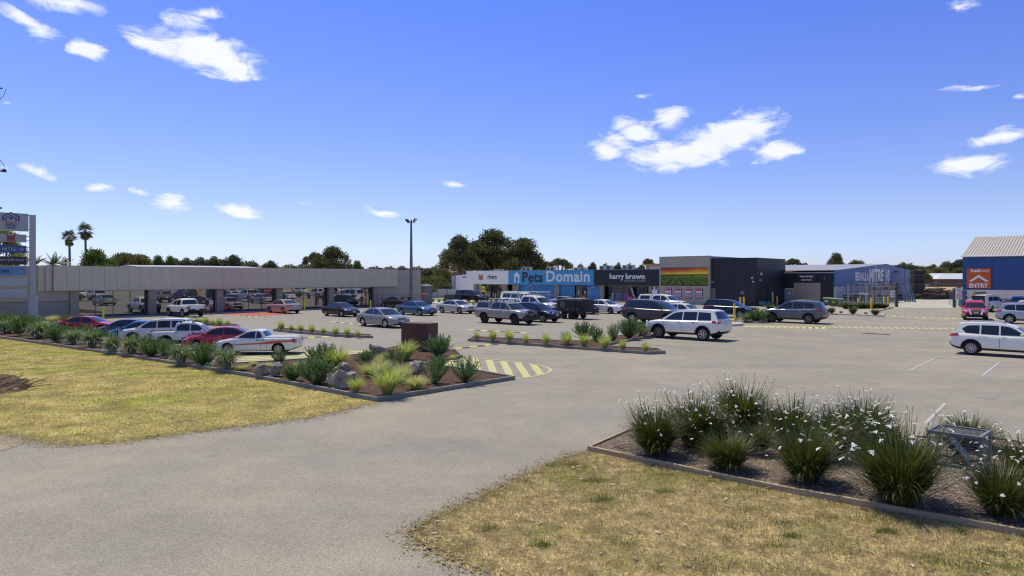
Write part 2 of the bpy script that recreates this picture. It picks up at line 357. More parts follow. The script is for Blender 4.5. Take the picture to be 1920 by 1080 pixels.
def tri_blades(xs, ys, z0, hmin, hmax, w, lean=.6):
    n = len(xs); az = rng.uniform(0, 2*pi, n); h = rng.uniform(hmin, hmax, n); la = rng.uniform(0, 2*pi, n); ln = rng.uniform(0, lean, n)*h
    v = np.zeros((n, 3, 3)); dx, dy = np.cos(az)*w/2, np.sin(az)*w/2
    v[:, 0] = np.stack([xs-dx, ys-dy, np.full(n, z0)], 1); v[:, 1] = np.stack([xs+dx, ys+dy, np.full(n, z0)], 1)
    v[:, 2] = np.stack([xs+np.cos(la)*ln, ys+np.sin(la)*ln, z0+h], 1)
    return v.reshape(-1, 3), np.arange(3*n).reshape(-1, 3)
straw = mat('straw_blades', (.27,.22,.10), .8, c2=(.64,.54,.32), scale=9, transl=.25)
straw_y = mat('yellow_grass_blades', (.26,.27,.05), .8, c2=(.58,.49,.16), scale=1.3, transl=.3)
green_b = mat('green_grass_blades', (.10,.17,.03), .7, c2=(.20,.22,.05), scale=2, transl=.35)
def scatter(poly, n, box, keep=None):
    xs = rng.uniform(box[0], box[1], n); ys = rng.uniform(box[2], box[3], n)
    k = inside(xs, ys, poly)
    if keep is not None: k &= keep(xs, ys)
    return xs[k], ys[k]
xs, ys = scatter(lawn_r, 260000, (-2, 10, 6.5, 17))
v, f = tri_blades(xs, ys, .02, .012, .05, .010, 1.3)
tag(link('dry_grass', np_mesh('dry_grass', v, f, straw)), 'short dry straw grass on the front right lawn', 'grass', kind='stuff')
xs, ys = scatter(lawn_l, 200000, (-45, -3, 16, 50))
v, f = tri_blades(xs, ys, .02, .02, .06, .022, 1.2)
tag(link('yellow_grass', np_mesh('yellow_grass', v, f, straw_y)), 'short yellow green grass on the left lawn', 'grass', kind='stuff')
# green weed tufts on the right lawn
tv, tf, o = [], [], 0
rnd = random.Random(4)
tufts = [G(*p) for p in [(1080,875),(1115,905),(1130,940),(1245,925),(1560,952),(1545,978),(1330,905),(1180,1020),(1720,985),(1800,1000),(1660,1000),(1880,1062),(1485,1010),(1400,960),(1090,882),(1850,1040),(1640,975)]]+[Vector((rnd.uniform(-1, 8), rnd.uniform(8, 15), 0)) for _ in range(30)]
for p in tufts:
    k = rnd.randint(60, 260); r = rnd.uniform(.08, .28)
    xs = rng.normal(p.x, r, k); ys = rng.normal(p.y, r*.6, k); m_ = inside(xs, ys, lawn_r); xs, ys = xs[m_], ys[m_]
    if not len(xs): continue
    v, f = tri_blades(xs, ys, .02, .03, .08, .011, 1.0); tv.append(v); tf.append(f+o); o += len(v)
tag(link('green_weeds', np_mesh('green_weeds', np.concatenate(tv), np.concatenate(tf), green_b)), 'low green weeds scattered through the dry lawn', 'weeds', kind='stuff')
# fallen leaves and bark
def litter(xs, ys, z, s0, s1, mats, name, label):
    n = len(xs); a = rng.uniform(0, 2*pi, n); L = rng.uniform(s0, s1, n); wd = L*rng.uniform(.2, .45, n); t = rng.uniform(-.4, .4, n)
    ux, uy = np.cos(a), np.sin(a); v = np.zeros((n, 4, 3)); zz = z+rng.uniform(0, .012, n)
    for i, (p, q) in enumerate(((-1,-1),(1,-1),(1,1),(-1,1))):
        v[:, i, 0] = xs+(ux*p*L-uy*q*wd)/2; v[:, i, 1] = ys+(uy*p*L+ux*q*wd)/2; v[:, i, 2] = zz+.35*t*q*wd+.2*p*t*L*.5+.004
    return tag(link(name, np_mesh(name, v.reshape(-1, 3), np.arange(4*n).reshape(-1, 4), mats, rng.integers(0, len(mats), n))), label, 'litter', kind='stuff')
leaf_pale = mat('pale_dry_leaf', (.55,.47,.36), .7); leaf_brown = mat('brown_dry_leaf', (.20,.12,.06), .8); leaf_grey = mat('grey_bark_chip', (.30,.25,.20), .85)
xs, ys = scatter(lawn_r, 450, (-2, 10, 6.5, 17)); litter(xs, ys, .03, .03, .12, [leaf_pale, leaf_brown, leaf_grey], 'fallen_leaves', 'fallen gum leaves and bark on the right lawn')
xs, ys = scatter(lawn_l, 2600, (-45, -3, 16, 50)); litter(xs, ys, .03, .06, .16, [leaf_pale, leaf_pale, leaf_brown], 'fallen_leaves', 'pale fallen gum leaves dotted over the left lawn')
# leaf litter and grit gathered along the lawn edges
ex, ey = [], []
for poly, i0, i1, am in ((lawn_r, 0, 12, .22), (lawn_l, 3, 15, .35)):
    for i in range(i0, i1):
        p, q = poly[i], poly[i+1]; L = math.dist(p, q)
        k = int(L*150); t = rng.uniform(0, 1, k); ex.append(p[0]+(q[0]-p[0])*t+rng.normal(0, am*.7, k)); ey.append(p[1]+(q[1]-p[1])*t+rng.normal(0, am*.7, k))
litter(np.concatenate(ex), np.concatenate(ey), .022, .02, .07, [leaf_brown, straw, leaf_grey, straw], 'edge_litter', 'brown leaf litter along the edges of the lawns')

exa, eya = np.concatenate(ex), np.concatenate(ey)
xs = np.repeat(exa, 5)+rng.normal(0, .05, len(exa)*5); ys = np.repeat(eya, 5)+rng.normal(0, .05, len(exa)*5)
v, f = tri_blades(xs, ys, .01, .01, .045, .012, 1.4)
tag(link('edge_grass', np_mesh('edge_grass', v, f, straw)), 'straggling dry grass spilling over the lawn edges onto the asphalt', 'grass', kind='stuff')

# ------------------------------------------------------------------ painted marks on the asphalt (flat paint, each line its own sheet)
def stripe(p, q, w, m=line_white, z=.014, name='painted_line'):
    p, q = Vector(p[:2]), Vector(q[:2]); d = (q-p).normalized(); n_ = Vector((-d.y, d.x))*w/2
    return sheet(name, [p+n_, p-n_, q-n_, q+n_], z, m)
def pxline(a, b, w=.09, m=line_white, z=.014, name='painted_line'): return stripe(G(*a), G(*b), w, m, z, name)
for a, b in [((1705,695),(1754,671.5)),((1842,705),(1874,679.5)),((1754,671.5),(2050,692)),((1735,795),(1772,757))]: pxline(a, b, .10)
wl_ = [((1230,640),(1330,645)),((1190,644),(1297,653.5)),((1400,630),(1412,634)),((1386,622),(1475,629)),((1376,628),(1445,633)),((1370,632.5),(1412,634.8)),((1392,617),(1500,621)),
 ((330,585),(480,597)),((500,592),(590,597)),((520,599),(640,605)),((440,600),(510,609)),((560,600),(668,606)),((590,594),(700,600)),((690,615),(760,621)),((820,609),(872,618)),((790,600),(905,609)),((838,599),(900,604)),((860,593),(930,598)),
 ((1000,609),(1055,614)),((1010,604),(1050,607)),((820,620),(870,624)),((1046,622),(1100,627)),((905,628),(1040,634)),((1046,596),(1120,600)),((1090,592),(1170,597)),((960,631),(1010,640)),((1070,611),(1150,616))]
for a, b in wl_: pxline(a, b, .09, line_faint)
# hatched long yellow stripes along the garden bed
def clip_half(poly, p, n):                 # keep the side where (x-p).n >= 0
    out = []
    for i in range(len(poly)):
        a, b = Vector(poly[i]), Vector(poly[(i+1) % len(poly)]); da, db = (a-p).dot(n), (b-p).dot(n)
        if da >= 0: out.append(tuple(a))
        if (da >= 0) != (db >= 0): t = da/(da-db); out.append(tuple(a+(b-a)*t))
    return out
hp = [tuple(G(*p)[:2]) for p in [(440,687),(677,669),(700,657),(560,659),(470,667),(418,676)]]
hd = Vector((.91, .41)).normalized(); hn = Vector((-hd.y, hd.x))
base = min(Vector(p).dot(hn) for p in hp); top_ = max(Vector(p).dot(hn) for p in hp); s = base
while s < top_:
    c = clip_half(hp, hn*s, hn)
    if len(c) > 2: c = clip_half(c, hn*(s+.46), -hn)
    if len(c) > 2: sheet('painted_stripe', c, .014, line_yel)
    s += .70
# rounded hatched area at the end of the garden bed
def pxpoly(pts, m, z=.014, name='painted_stripe'): return sheet(name, [tuple(G(*p)[:2]) for p in pts], z, m)
ZS = lambda x, y: (740+x/6, 590+y/6)
for q in [((600,500),(660,498),(700,590),(560,612)),((730,485),(790,490),(850,640),(740,620)),((880,492),(940,500),(975,642),(900,640)),((1020,510),(1100,513),(1155,660),(1068,650)),((1180,525),(1262,530),(1342,690),(1250,672)),((1340,538),(1425,545),(1530,698),(1450,712)),((1512,558),(1605,572),(1678,668),(1605,684))]:
    pxpoly([ZS(*p) for p in q], line_yel)
oc = [ZS(*p) for p in [(790,478),(1000,497),(1250,520),(1480,548),(1640,572),(1725,600),(1758,627),(1735,652),(1660,680),(1540,702),(1360,728)]]
for a, b in zip(oc, oc[1:]): pxline(a, b, .13, line_yel, .0145)
# slanted yellow dashes
for k in range(13):
    x = 1392+k*11.8+0*k; pxpoly([(x,613.5-.0*k),(x+7,611.5+.15*k),(x+14+7,610.5+.2*k),(x+10,614+.35*k-.2)], line_yel)
for k in range(20):
    x = 1545+k*13.0; y = 613.5+k*.16
    pxpoly([(x,y-1.2),(x+5.5,y-1.3),(x+15.5,y+1.9),(x+9,y+2.0)], line_yel)
for k in range(17):
    x = 1572+k*14.2; y = 590.4+k*.48
    pxpoly([(x,y-.6),(x+8,y-.7),(x+9.5,y+.8),(x+1,y+.9)], line_yel)
sheet('red_pedestrian_path', [tuple(G(*p)[:2]) for p in [(398,588.5),(520,584.5),(560,589),(470,593)]], .014, red_path)

# ------------------------------------------------------------------ kerbs and planted beds
def kerb(path, w, z1, m, name, parent, closed=False, z0=.002, step=2.4):
    """edging along a polyline, cut into lengths with small joints; each length is a part"""
    pts = [Vector(p[:2]) for p in path]; n = len(pts); segs = n if closed else n-1
    area = sum(pts[i].x*pts[(i+1) % n].y-pts[(i+1) % n].x*pts[i].y for i in range(n))
    def off(i):
        if closed: d0 = (pts[i]-pts[i-1]).normalized(); d1 = (pts[(i+1) % n]-pts[i]).normalized()
        else:
            d0 = (pts[i]-pts[i-1]).normalized() if i else (pts[1]-pts[0]).normalized()
            d1 = (pts[i+1]-pts[i]).normalized() if i < n-1 else d0
        n0 = Vector((-d0.y, d0.x)); n1 = Vector((-d1.y, d1.x)); b = (n0+n1); b = b/max(.3, b.length_squared)*2
        return b*w*(1 if area > 0 else -1)
    offs = [off(i) for i in range(n)]
    for i in range(segs):
        a, b = pts[i], pts[(i+1) % n]; ai, bi = a+offs[i], b+offs[(i+1) % n]
        k = max(1, round((b-a).length/step)); gap = .006/max(.01, (b-a).length)
        for j in range(k):
            t0, t1 = j/k+(gap if j else 0), (j+1)/k-(gap if j < k-1 else 0)
            q = [a.lerp(b, t0), a.lerp(b, t1), ai.lerp(bi, t1), ai.lerp(bi, t0)]
            dz = random.Random(i*31+j).uniform(-.004, .004)
            MB().prism([(p.x, p.y) for p in q], z0, z1+dz, 0).build(name, m, parent, bevel=.008)
def bed(name, px_pts, z_soil, soil, kerb_m, kw, kh, label, piece='kerb_stone', step=2.4, cat='garden bed'):
    pts = [G(*p) for p in px_pts]
    root = empty(name, (0,0,0), 0, label, cat)
    poly = [tuple(p[:2]) for p in pts]
    o = sheet('soil', poly, z_soil, soil); o.parent = root; del o['kind']
    kerb(pts, kw, kh, kerb_m, piece, root, True, step=step)
    return root, poly
BED = [(-160,602),(0,634.5),(230,668),(460,706),(707,754),(966,712),(900,700),(832,691),(796,686),(868,671),(858,661),(790,656),(745,652),(677,668),(560,678),(445,685),(400,676),(345,668),(240,643),(160,632),(60,604),(-160,585)]
bed_root, bed_poly = bed('garden_bed', BED, .10, mulch, kerb_dark, .11, .15, 'long pointed garden bed of dark mulch edged in charcoal kerb beside the left lawn')
bed('planted_island', [(512,621),(560,626),(640,632),(699,634.5),(699,631),(640,627.5),(560,620),(520,617)], .12, mulch, kerb_dark, .13, .16, 'narrow kerbed planting island left of the brown steel block')
bed('planted_island', [(300,603),(370,608.5),(420,612),(449,614.5),(449,611.5),(400,606),(340,600),(300,598)], .12, mulch, kerb_dark, .13, .16, 'narrow kerbed planting island below the white pickup')
mid_poly = [(877,640),(1000,649),(1100,656.5),(1215,665),(1248,663.5),(1236,657.5),(1175,655),(1128,650.5),(1226,632),(1224,624),(1150,634),(1090,643),(1000,640),(885,634)]
bed('planted_island', mid_poly, .12, mulch, kerb_dark, .13, .16, 'long kerbed planting island in front of the white four wheel drive')
bed('planted_island', [(1372,603),(1420,606.5),(1446,603.5),(1440,590),(1385,588)], .10, mulch, kerb_conc, .15, .15, 'short kerbed bed at the nose of the grey SUV')
bed('traffic_island', [(1322,606),(1366,612),(1392,610.5),(1392,606.5),(1360,605.5),(1322,602)], .13, concrete, kerb_conc, .15, .15, 'low concrete island carrying a single yellow bollard', cat='traffic island')
bed('gravel_bed', [(1545,590),(1600,591.5),(1658,594),(1660,590),(1640,586),(1676,577),(1640,573),(1548,569),(1520,577)], .06, gravel_pale, kerb_conc, .15, .12, 'pale gravel bed planted in front of the blue gabled shed')
bed('gravel_bed', [(1180,584),(1330,587),(1335,583),(1300,579),(1180,577)], .06, gravel_pale, kerb_conc, .15, .12, 'thin gravel strip under the four posters')
rb_px = [(1101,846),(1300,889),(1500,930),(1700,967),(1925,1009),(2180,1058),(2300,900),(1880,829),(1500,820),(1178,811.5)]
bed_r, rb_poly = bed('garden_bed', rb_px, .07, mulch_pale, kerb_timber, .07, .12, 'front right garden bed of pale wood chips edged in weathered timber', 'timber_edging', 2.2)
xs, ys = scatter(rb_poly, 60000, (1, 16, 8, 18)); litter(xs, ys, .07, .02, .065, [leaf_pale, leaf_brown, leaf_grey, leaf_brown, leaf_grey], 'wood_chips', 'wood chips lying loose in the front right bed')
xs, ys = scatter(bed_poly, 60000, (-20, 3, 24, 42)); litter(xs, ys, .10, .03, .08, [mat('dark_bark_chip', (.10,.055,.033), .9), mat('red_bark_chip', (.16,.085,.05), .9)], 'bark_chips', 'dark bark chips covering the pointed garden bed')
# footpath under the awning of the left building
fp = MB().prism([AB(16,-76.2)[:2], AB(66,-76.2)[:2], AB(66,-74.0)[:2], AB(16,-74.0)[:2]], .002, .12).build('footpath', paving); fp['kind'] = 'structure'
fk = MB().prism([AB(22,-73.99)[:2], AB(66,-73.99)[:2], AB(66,-73.84)[:2], AB(22,-73.84)[:2]], .002, .13).build('kerb', kerb_conc); fk['kind'] = 'structure'
fp2 = MB().prism([AB(91.5,-93)[:2], AB(93.4,-93)[:2], AB(93.4,-53)[:2], AB(91.5,-53)[:2]], .002, .12).build('footpath', kerb_conc); fp2['kind'] = 'structure'
stripe(AB(22.5,-73.5), AB(40,-73.5), .12, line_yel); stripe(AB(52,-73.5), AB(66,-73.5), .12, line_yel)

# speed humps: black and yellow rubber modules across the lanes
hump_y = mat('hump_yellow', (.60,.55,.07), .6); hump_b = mat('hump_black', (.07,.07,.09), .7)
def hump(p0, p1, n, lab):
    a, b = G(*p0), G(*p1); d = (b-a); L = d.length; ang = math.atan2(d.y, d.x)
    r = empty('speed_hump', a, ang, lab, 'speed hump', 'black and yellow speed humps')
    for i in range(n):
        x0, x1 = L*i/n+.01, L*(i+1)/n-.01
        MB().add([(x0,-.22,.016),(x1,-.22,.016),(x1,-.1,.05),(x0,-.1,.05),(x1,.1,.05),(x0,.1,.05),(x1,.22,.016),(x0,.22,.016)], [(0,1,2,3),(3,2,4,5),(5,4,6,7),(0,3,5,7),(1,6,4,2)]).build('rubber_module', hump_y if i % 2 == 0 else hump_b, r)
hump((445,592.6),(496,595.2), 9, 'speed hump just right of the pink silver sedan by the red path')
hump((624,604),(682,608.5), 7, 'speed hump behind the silver sedan in the middle of the lot')
hump((550,635.3),(615,631.6), 5, 'speed hump at the front of the narrow island behind the white ute')
hump((880,618.8),(990,625.2), 9, 'speed hump in front of the grey dual cab pickup')
hump((850,655),(932,645.6), 6, 'speed hump right of the brown steel block')
# drain grate
dg_ = empty('drain_grate', G(1643,626.5), ROT_W, 'flat steel drain grate in the open asphalt on the right', 'drain')
MB().box(-.9,.9,-.3,-.24,.005,.03).box(-.9,.9,.24,.3,.005,.03).box(-.9,-.84,-.24,.24,.005,.03).box(.84,.9,-.24,.24,.005,.03).build('frame', kerb_conc, dg_)
for k in range(12): MB().box(-.82+k*.14,-.76+k*.14,-.24,.24,.008,.026).build('bar', black_pl, dg_)
# ------------------------------------------------------------------ left building
bw_panel = mat('grey_cladding_panel', (.60,.53,.385), .5, var=.05, scale=.7); bw_wall = mat('grey_brown_concrete', (.46,.40,.31), .75, var=.06, scale=1.2, bump=.1)
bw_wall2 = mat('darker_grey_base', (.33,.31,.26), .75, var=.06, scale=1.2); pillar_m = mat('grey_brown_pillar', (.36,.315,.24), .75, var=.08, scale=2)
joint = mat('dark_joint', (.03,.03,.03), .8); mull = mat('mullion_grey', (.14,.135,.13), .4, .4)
roof_grey = mat('pale_metal_roof', (.36,.35,.33), .45, .2, var=.05)
def mirror_glass(name, dark, refl):
    m = bpy.data.materials.new(name); m.use_nodes = True; n, l = m.node_tree.nodes, m.node_tree.links; b = n['Principled BSDF']
    b.inputs['Base Color'].default_value = (*dark, 1); b.inputs['Roughness'].default_value = .3
    g = n.new('ShaderNodeBsdfGlossy'); g.inputs['Roughness'].default_value = .01; g.inputs['Color'].default_value = (.62, .62, .64, 1)
    x = n.new('ShaderNodeMixShader'); x.inputs[0].default_value = refl; l.new(b.outputs[0], x.inputs[1]); l.new(g.outputs[0], x.inputs[2]); l.new(x.outputs[0], n['Material Output'].inputs[0]); return m
shop_glass = mirror_glass('tinted_shopfront_glass', (.012,.013,.016), .50)
dark_glass = mirror_glass('dark_shop_glass', (.02,.02,.02), .22)
def part(name, m, parent, x0, x1, y0, y1, z0, z1, bevel=0):
    return MB().box(x0, x1, y0, y1, z0, z1).build(name, m, parent, bevel=bevel)
LB = empty('retail_building', AB(0, -76.1), ROT_U, 'long low grey retail building with panelled fascia and mirror glass front', 'building')
aF0, _ = PB(100, -75.5); aF1, _ = PB(745, -75.5); aE, _ = PB(786, -76.1); ZT, ZF = 5.08, 2.72
pil = [PB(x, -76.1)[0] for x in (139, 285, 411, 523, 620, 704)]
npan = 38; pw = (aF1-aF0)/npan
pm = MB().box(0.004, pw-.012, -.06, 0, ZF, ZT).mesh('fascia_panel', bw_panel)
for k in range(npan): link('fascia_panel', pm, LB, (aF0+k*pw, -.60, 0))
part('fascia_core', joint, LB, aF0+.02, aF1-.02, -.595, .30, ZF+.02, ZT-.02)
part('fascia_end_panel', bw_panel, LB, aF0-.55, aF0-.004, -.40, .30, ZF, ZT); part('fascia_end_panel', bw_panel, LB, aF0-1.1, aF0-.565, -.16, .30, ZF, ZT)
part('coping', roof_grey, LB, aF0-.02, aF1, -.67, .3, ZT, ZT+.04)
# walls: left, right
part('end_wall', bw_wall, LB, aF1, aE, -.05, .25, 3.64, ZT); part('end_wall', bw_wall, LB, pil[-1]+.45, aE, -.05, .25, 1.56, 3.61); part('end_wall', bw_wall, LB, pil[-1]+.45, aE, -.05, .25, 0, 1.53)
part('wall_backing', joint, LB, pil[-1]+.47, aE-.02, -.03, .24, 0, ZT-.02)
part('side_wall', bw_wall, LB, aE, aE+.25, -.05, 26, 0, ZT)
for z0, z1, m in ((0, 1.66, bw_wall2), (1.70, 3.35, bw_wall), (3.39, ZT, bw_wall)): part('front_wall_panel', m, LB, -14, pil[0]-.4, .02, .3, z0, z1)
part('wall_backing', joint, LB, -14, pil[0]-.42, .04, .29, 0, ZT-.02)
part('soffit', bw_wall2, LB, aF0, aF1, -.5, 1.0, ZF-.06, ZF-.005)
for i, a in enumerate(pil):
    part('pillar', pillar_m, LB, a-.38, a+.38, -.22, .3, 1.62, ZF-.07); part('pillar', pillar_m, LB, a-.38, a+.38, -.22, .3, 0, 1.59)
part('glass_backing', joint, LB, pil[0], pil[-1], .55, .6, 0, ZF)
for i in range(5):
    x0, x1 = pil[i]+.38, pil[i+1]-.38; w = (x1-x0)/4
    for k in range(4):
        part('window_pane', shop_glass, LB, x0+k*w+.03, x0+(k+1)*w-.03, .42, .45, .14, ZF-.07)
        if k: part('mullion', mull, LB, x0+k*w-.03, x0+k*w+.03, .38, .50, .12, ZF-.07)
    part('window_sill', mull, LB, x0, x1, .36, .50, .10, .14)
MB().wall([(-14,ZT-.5),(aE,ZT-.5),(aE,ZT-.25),(-14,ZT-.25)], .31, 26).build('roof', roof_grey, LB)
MB().add([(pil[1]+3,6,ZT-.2),(pil[3]+6,6,ZT-.2),(pil[3]+6,26,ZT-.2),(pil[1]+3,26,ZT-.2),(pil[1]+3,16,5.55),(pil[3]+4,16,5.55)], [(0,1,5,4),(1,2,5),(2,3,4,5),(3,0,4)]).build('roof_ridge', roof_grey, LB)

# ------------------------------------------------------------------ shops with the white, blue and black signs
AS = 93.5
bs = [PA(x, AS)[0] for x in (848, 877, 955.6, 1115.6, 1239)]
SZT, SZF = 5.22, 2.72
wh_panel = mat('white_fascia', (.88,.85,.76), .5, var=.02); blue_f = mat('sky_blue_fascia', (.06,.34,.60), .4, var=.03); black_f = mat('black_fascia', (.020,.022,.026), .45, var=.1)
blue_c = mat('mid_blue_cladding', (.035,.21,.44), .45, var=.05); brown_col = mat('brown_grey_column', (.30,.25,.20), .8, var=.1, scale=3); let_white = mat('white_lettering', (.88,.87,.83), .4); let_black = mat('black_lettering', (.012,.014,.02), .4)
let_grey = mat('dark_grey_lettering', (.06,.06,.065), .4); emblem_red = mat('emblem_red', (.36,.05,.035), .5); emblem_tan = mat('emblem_tan', (.42,.20,.10), .5); let_red = mat('red_lettering', (.6,.03,.06), .5)
def shop(name, b0, b1, m, label):
    r = empty(name, AB(AS, b0), ROT_W, label, 'shop'); w = b1-b0
    part('fascia', m, r, 0, w-.004, -.35, -.05, SZF, SZT)
    part('soffit', brown_col, r, 0, w-.01, -.04, 1.8, SZF-.05, SZF+.02)
    part('coping', steel, r, 0, w-.01, -.38, -.02, SZT, SZT+.05)
    part('roof', roof_grey, r, 0, w-.01, 0, 18, SZT-.9, SZT-.7); part('rear_wall', brown_col, r, 0, w-.01, 17.8, 18.0, 0, SZT-.9)
    return r, w
def xs_(px, b0): return PA(px, AS)[0]-b0
# clothing shop
r1, w1 = shop('clothing_shop', bs[1], bs[2], wh_panel, 'white fronted clothing shop with small red emblem sign beside the blue shop')
x0 = xs_(890, bs[1])
part('wall', wh_panel, r1, 0, x0, -.05, .2, 0, SZF)
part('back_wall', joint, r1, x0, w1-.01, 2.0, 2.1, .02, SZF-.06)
for a_, b_ in ((890,896.5),(944,952)): part('column', brown_col, r1, xs_(a_, bs[1]), xs_(b_, bs[1]), -.3, .15, 0, SZF-.05)
for a_, b_ in ((900,913),(916,928),(930,942)):
    part('window_pane', dark_glass, r1, xs_(a_, bs[1]), xs_(b_, bs[1]), 1.0, 1.05, .1, SZF-.1)
    part('window_frame', mull, r1, xs_(b_, bs[1]), xs_(b_, bs[1])+.12, .95, 1.1, .05, SZF-.06)
xe = xs_(912, bs[1])
emb = MB()
for sx in (-1, 1):
    emb.wall([(0,.25),(sx*.62,.62),(sx*.50,.18),(sx*.30,.02),(0,-.05)], -.03, 0, 1)
    emb.wall([(0,0),(sx*.55,.05),(sx*.48,-.25),(sx*.62,-.55),(sx*.2,-.42),(0,-.62)], -.045, 0, 0)
def clone_mb(mb, s, m): me = mb.mesh('emblem', m); me.transform(Matrix.Scale(s, 4)); return me
xe = xs_(904, bs[1]); link('emblem', clone_mb(emb, 1.0, [emblem_red, emblem_tan]), r1, (xe, -.355, 4.05))
text('rivers', r1, xe, -.405, 3.90, .3, let_white, fit=.62, fith=.15, bold=.005)
text('rivers', r1, xs_(925.2, bs[1]), -.37, 4.08, 1, let_grey, fit=2.3, fith=.95, bold=.022)
ysign = empty('yellow_sign', AB(AS-.5, PA(910, AS)[0]), ROT_W, 'yellow framed sale sign standing in the clothing shop doorway', 'sign')
part('board', mat('sale_yellow', (.72,.66,.03), .5), ysign, -.45, .45, -.03, .03, 1.2, 2.35)
for s in (-1, 1): part('leg', yellow_p, ysign, s*.62-.1, s*.62+.1, -.05, .05, 0, 1.35)
text('SALE', ysign, 0, -.04, 1.8, .4, let_black, fit=.6, fith=.25, bold=.01)
# lower white side wing
r0 = empty('white_wing', AB(AS+.1, bs[0]), ROT_W, 'low white side wing at the left end of the shops with a wall lamp', 'building'); w0 = bs[1]-bs[0]
MB().wall([(.9,0),(w0-.02,0),(w0-.02,4.62),(.9,4.36)], 0, .25).build('wall', wh_panel, r0)
part('end_pillar', mat('pale_grey_concrete', (.42,.40,.38), .8, var=.06), r0, 0.0, .89, -.06, .3, 0, 4.33); part('side_wall', wh_panel, r0, -.2, -.004, -.05, 16, 0, 4.3)
MB().tube([(w0-.7,-.02,4.0),(w0-.7,-.35,4.05)], .05, 6).box(w0-.95, w0-.45, -.6, -.3, 3.95, 4.15).build('wall_lamp', black_pl, r0)
# pet shop
r2, w2 = shop('pet_shop', bs[2], bs[3], blue_f, 'sky blue fronted pet shop with big black and white lettering')
X2 = lambda px: xs_(px, bs[2])
text('Pets', r2, (X2(982)+X2(1020))/2, -.37, 4.03, 1, let_black, fit=X2(1020)-X2(982), fith=1.85, bold=.022)
text('Domain', r2, (X2(1027)+X2(1108))/2, -.37, 4.18, 1, let_white, fit=X2(1108)-X2(1027), fith=1.90, bold=.022)
hx = (X2(964)+X2(979))/2
MB().wall([(-.82,.25),(0,1.0),(.82,.25),(.62,.25),(.62,-.95),(.05,-.95),(.30,-.62),(.45,-.62),(.35,-.2),(.0,.18),(-.28,.15),(-.3,-.95),(-.62,-.95),(-.58,.25)], -.39, -.355).build('house_emblem', let_white, r2)
for o in r2.children:
    if o.name.startswith('house_emblem'): o.location = (hx, 0, 4.0)
edges = [956,961,972,975,1041,1050,1077,1100,1115.6]
part('column', brown_col, r2, X2(965), X2(974), -.25, .2, 0, SZF-.05); part('column', brown_col, r2, X2(1041), X2(1049.5), -.25, .2, 0, SZF-.05)
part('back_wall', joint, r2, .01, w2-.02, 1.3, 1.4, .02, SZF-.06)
part('window_pane', dark_glass, r2, X2(957), X2(964), .5, .55, .1, SZF-.06)
def clad(pa, pb, n):
    a, b = X2(pa), X2(pb); w = (b-a)/n
    for k in range(n): part('cladding_panel', blue_c, r2, a+k*w+.012, a+(k+1)*w-.012, .06, .14, .05, SZF-.06)
    part('cladding_backing', joint, r2, a, b, .12, .2, .05, SZF-.06)
clad(974.5, 1040.5, 5); clad(1050, 1077, 3); clad(1100, 1115.4, 2)
for a_, b_ in ((1078,1088),(1090,1099.5)): part('door', dark_glass, r2, X2(a_), X2(b_), .3, .35, .05, 2.45)
part('door_frame', mull, r2, X2(1088), X2(1090), .25, .4, .05, 2.5); part('door_frame', mull, r2, X2(1077), X2(1100), .25, .4, 2.5, 2.62)
for a_ in (1083.5, 1095): part('door_notice', mat('paper_white', (.6,.6,.6), .7), r2, X2(a_)-.12, X2(a_)+.12, .27, .29, 1.2, 1.75)
def ring(px, zc, rad, par, xfn, n=40, y=.035):
    m = MB(); cx = xfn(px); v = []
    for i in range(n):
        t = 2*pi*i/n; v += [(cx+cos(t)*rad, y, zc+sin(t)*rad), (cx+cos(t)*(rad-.07), y, zc+sin(t)*(rad-.07))]
    m.add(v, [(2*i, (2*i+2) % (2*n), (2*i+3) % (2*n), 2*i+1) for i in range(n)]); return m.build('circle_logo', mat('pale_blue_print', (.42,.62,.78), .5), par)
ring(993, 1.38, 1.05, r2, X2); ring(1112, 1.38, 1.0, r2, X2)
pb_ = mat('pale_blue_print', (.42,.62,.78), .5)
for px in (993, 1112):
    text('The Home', r2, X2(px), .03, 1.55, .3, pb_, fit=1.35, fith=.28, shear=.2, ext=.004); text('For pets', r2, X2(px)+.1, .03, 1.08, .3, pb_, fit=1.15, fith=.28, shear=.2, ext=.004)
# liquor shop
r3, w3 = shop('liquor_shop', bs[3], bs[4], black_f, 'black fronted bottle shop with white lettering between the blue shop and mural wall')
X3 = lambda px: xs_(px, bs[3])
text('harry', r3, (X3(1145.5)+X3(1172.5))/2, -.37, 4.05, 1, let_white, fit=X3(1172.5)-X3(1145.5), fith=1.12, bold=.028)
text('brown', r3, (X3(1175.5)+X3(1211))/2, -.37, 4.16, 1, let_white, fit=X3(1211)-X3(1175.5), fith=.92, bold=.028)
part('red_stop', let_red, r3, X3(1211.8), X3(1214), -.38, -.355, 3.7, 3.92)
text('WINE, BEER & SPIRITS', r3, (X3(1172.5)+X3(1214))/2, -.37, 3.42, .4, mat('light_grey_lettering', (.5,.5,.5), .5), fit=X3(1214)-X3(1172.5), fith=.24, ext=.006)
for a_, b_ in ((1125.5,1133),(1217.5,1224)): part('column', brown_col, r3, X3(a_), X3(b_), -.25, .2, 0, SZF-.05)
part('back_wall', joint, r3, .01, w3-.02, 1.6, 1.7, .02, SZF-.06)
part('cladding_panel', blue_c, r3, .01, X3(1124.5), .06, .14, .05, SZF-.06)
for a_, b_ in ((1137,1148),(1149.5,1163.5),(1165,1180),(1190,1199),(1200,1209)):
    part('window_pane' if a_ < 1190 else 'door', dark_glass, r3, X3(a_), X3(b_), .6, .65, .1, 2.45)
    part('window_frame', mull, r3, X3(b_), X3(b_)+.1, .55, .7, .05, 2.55)
part('window_frame', mull, r3, X3(1136), X3(1217), .55, .7, 2.46, 2.66)
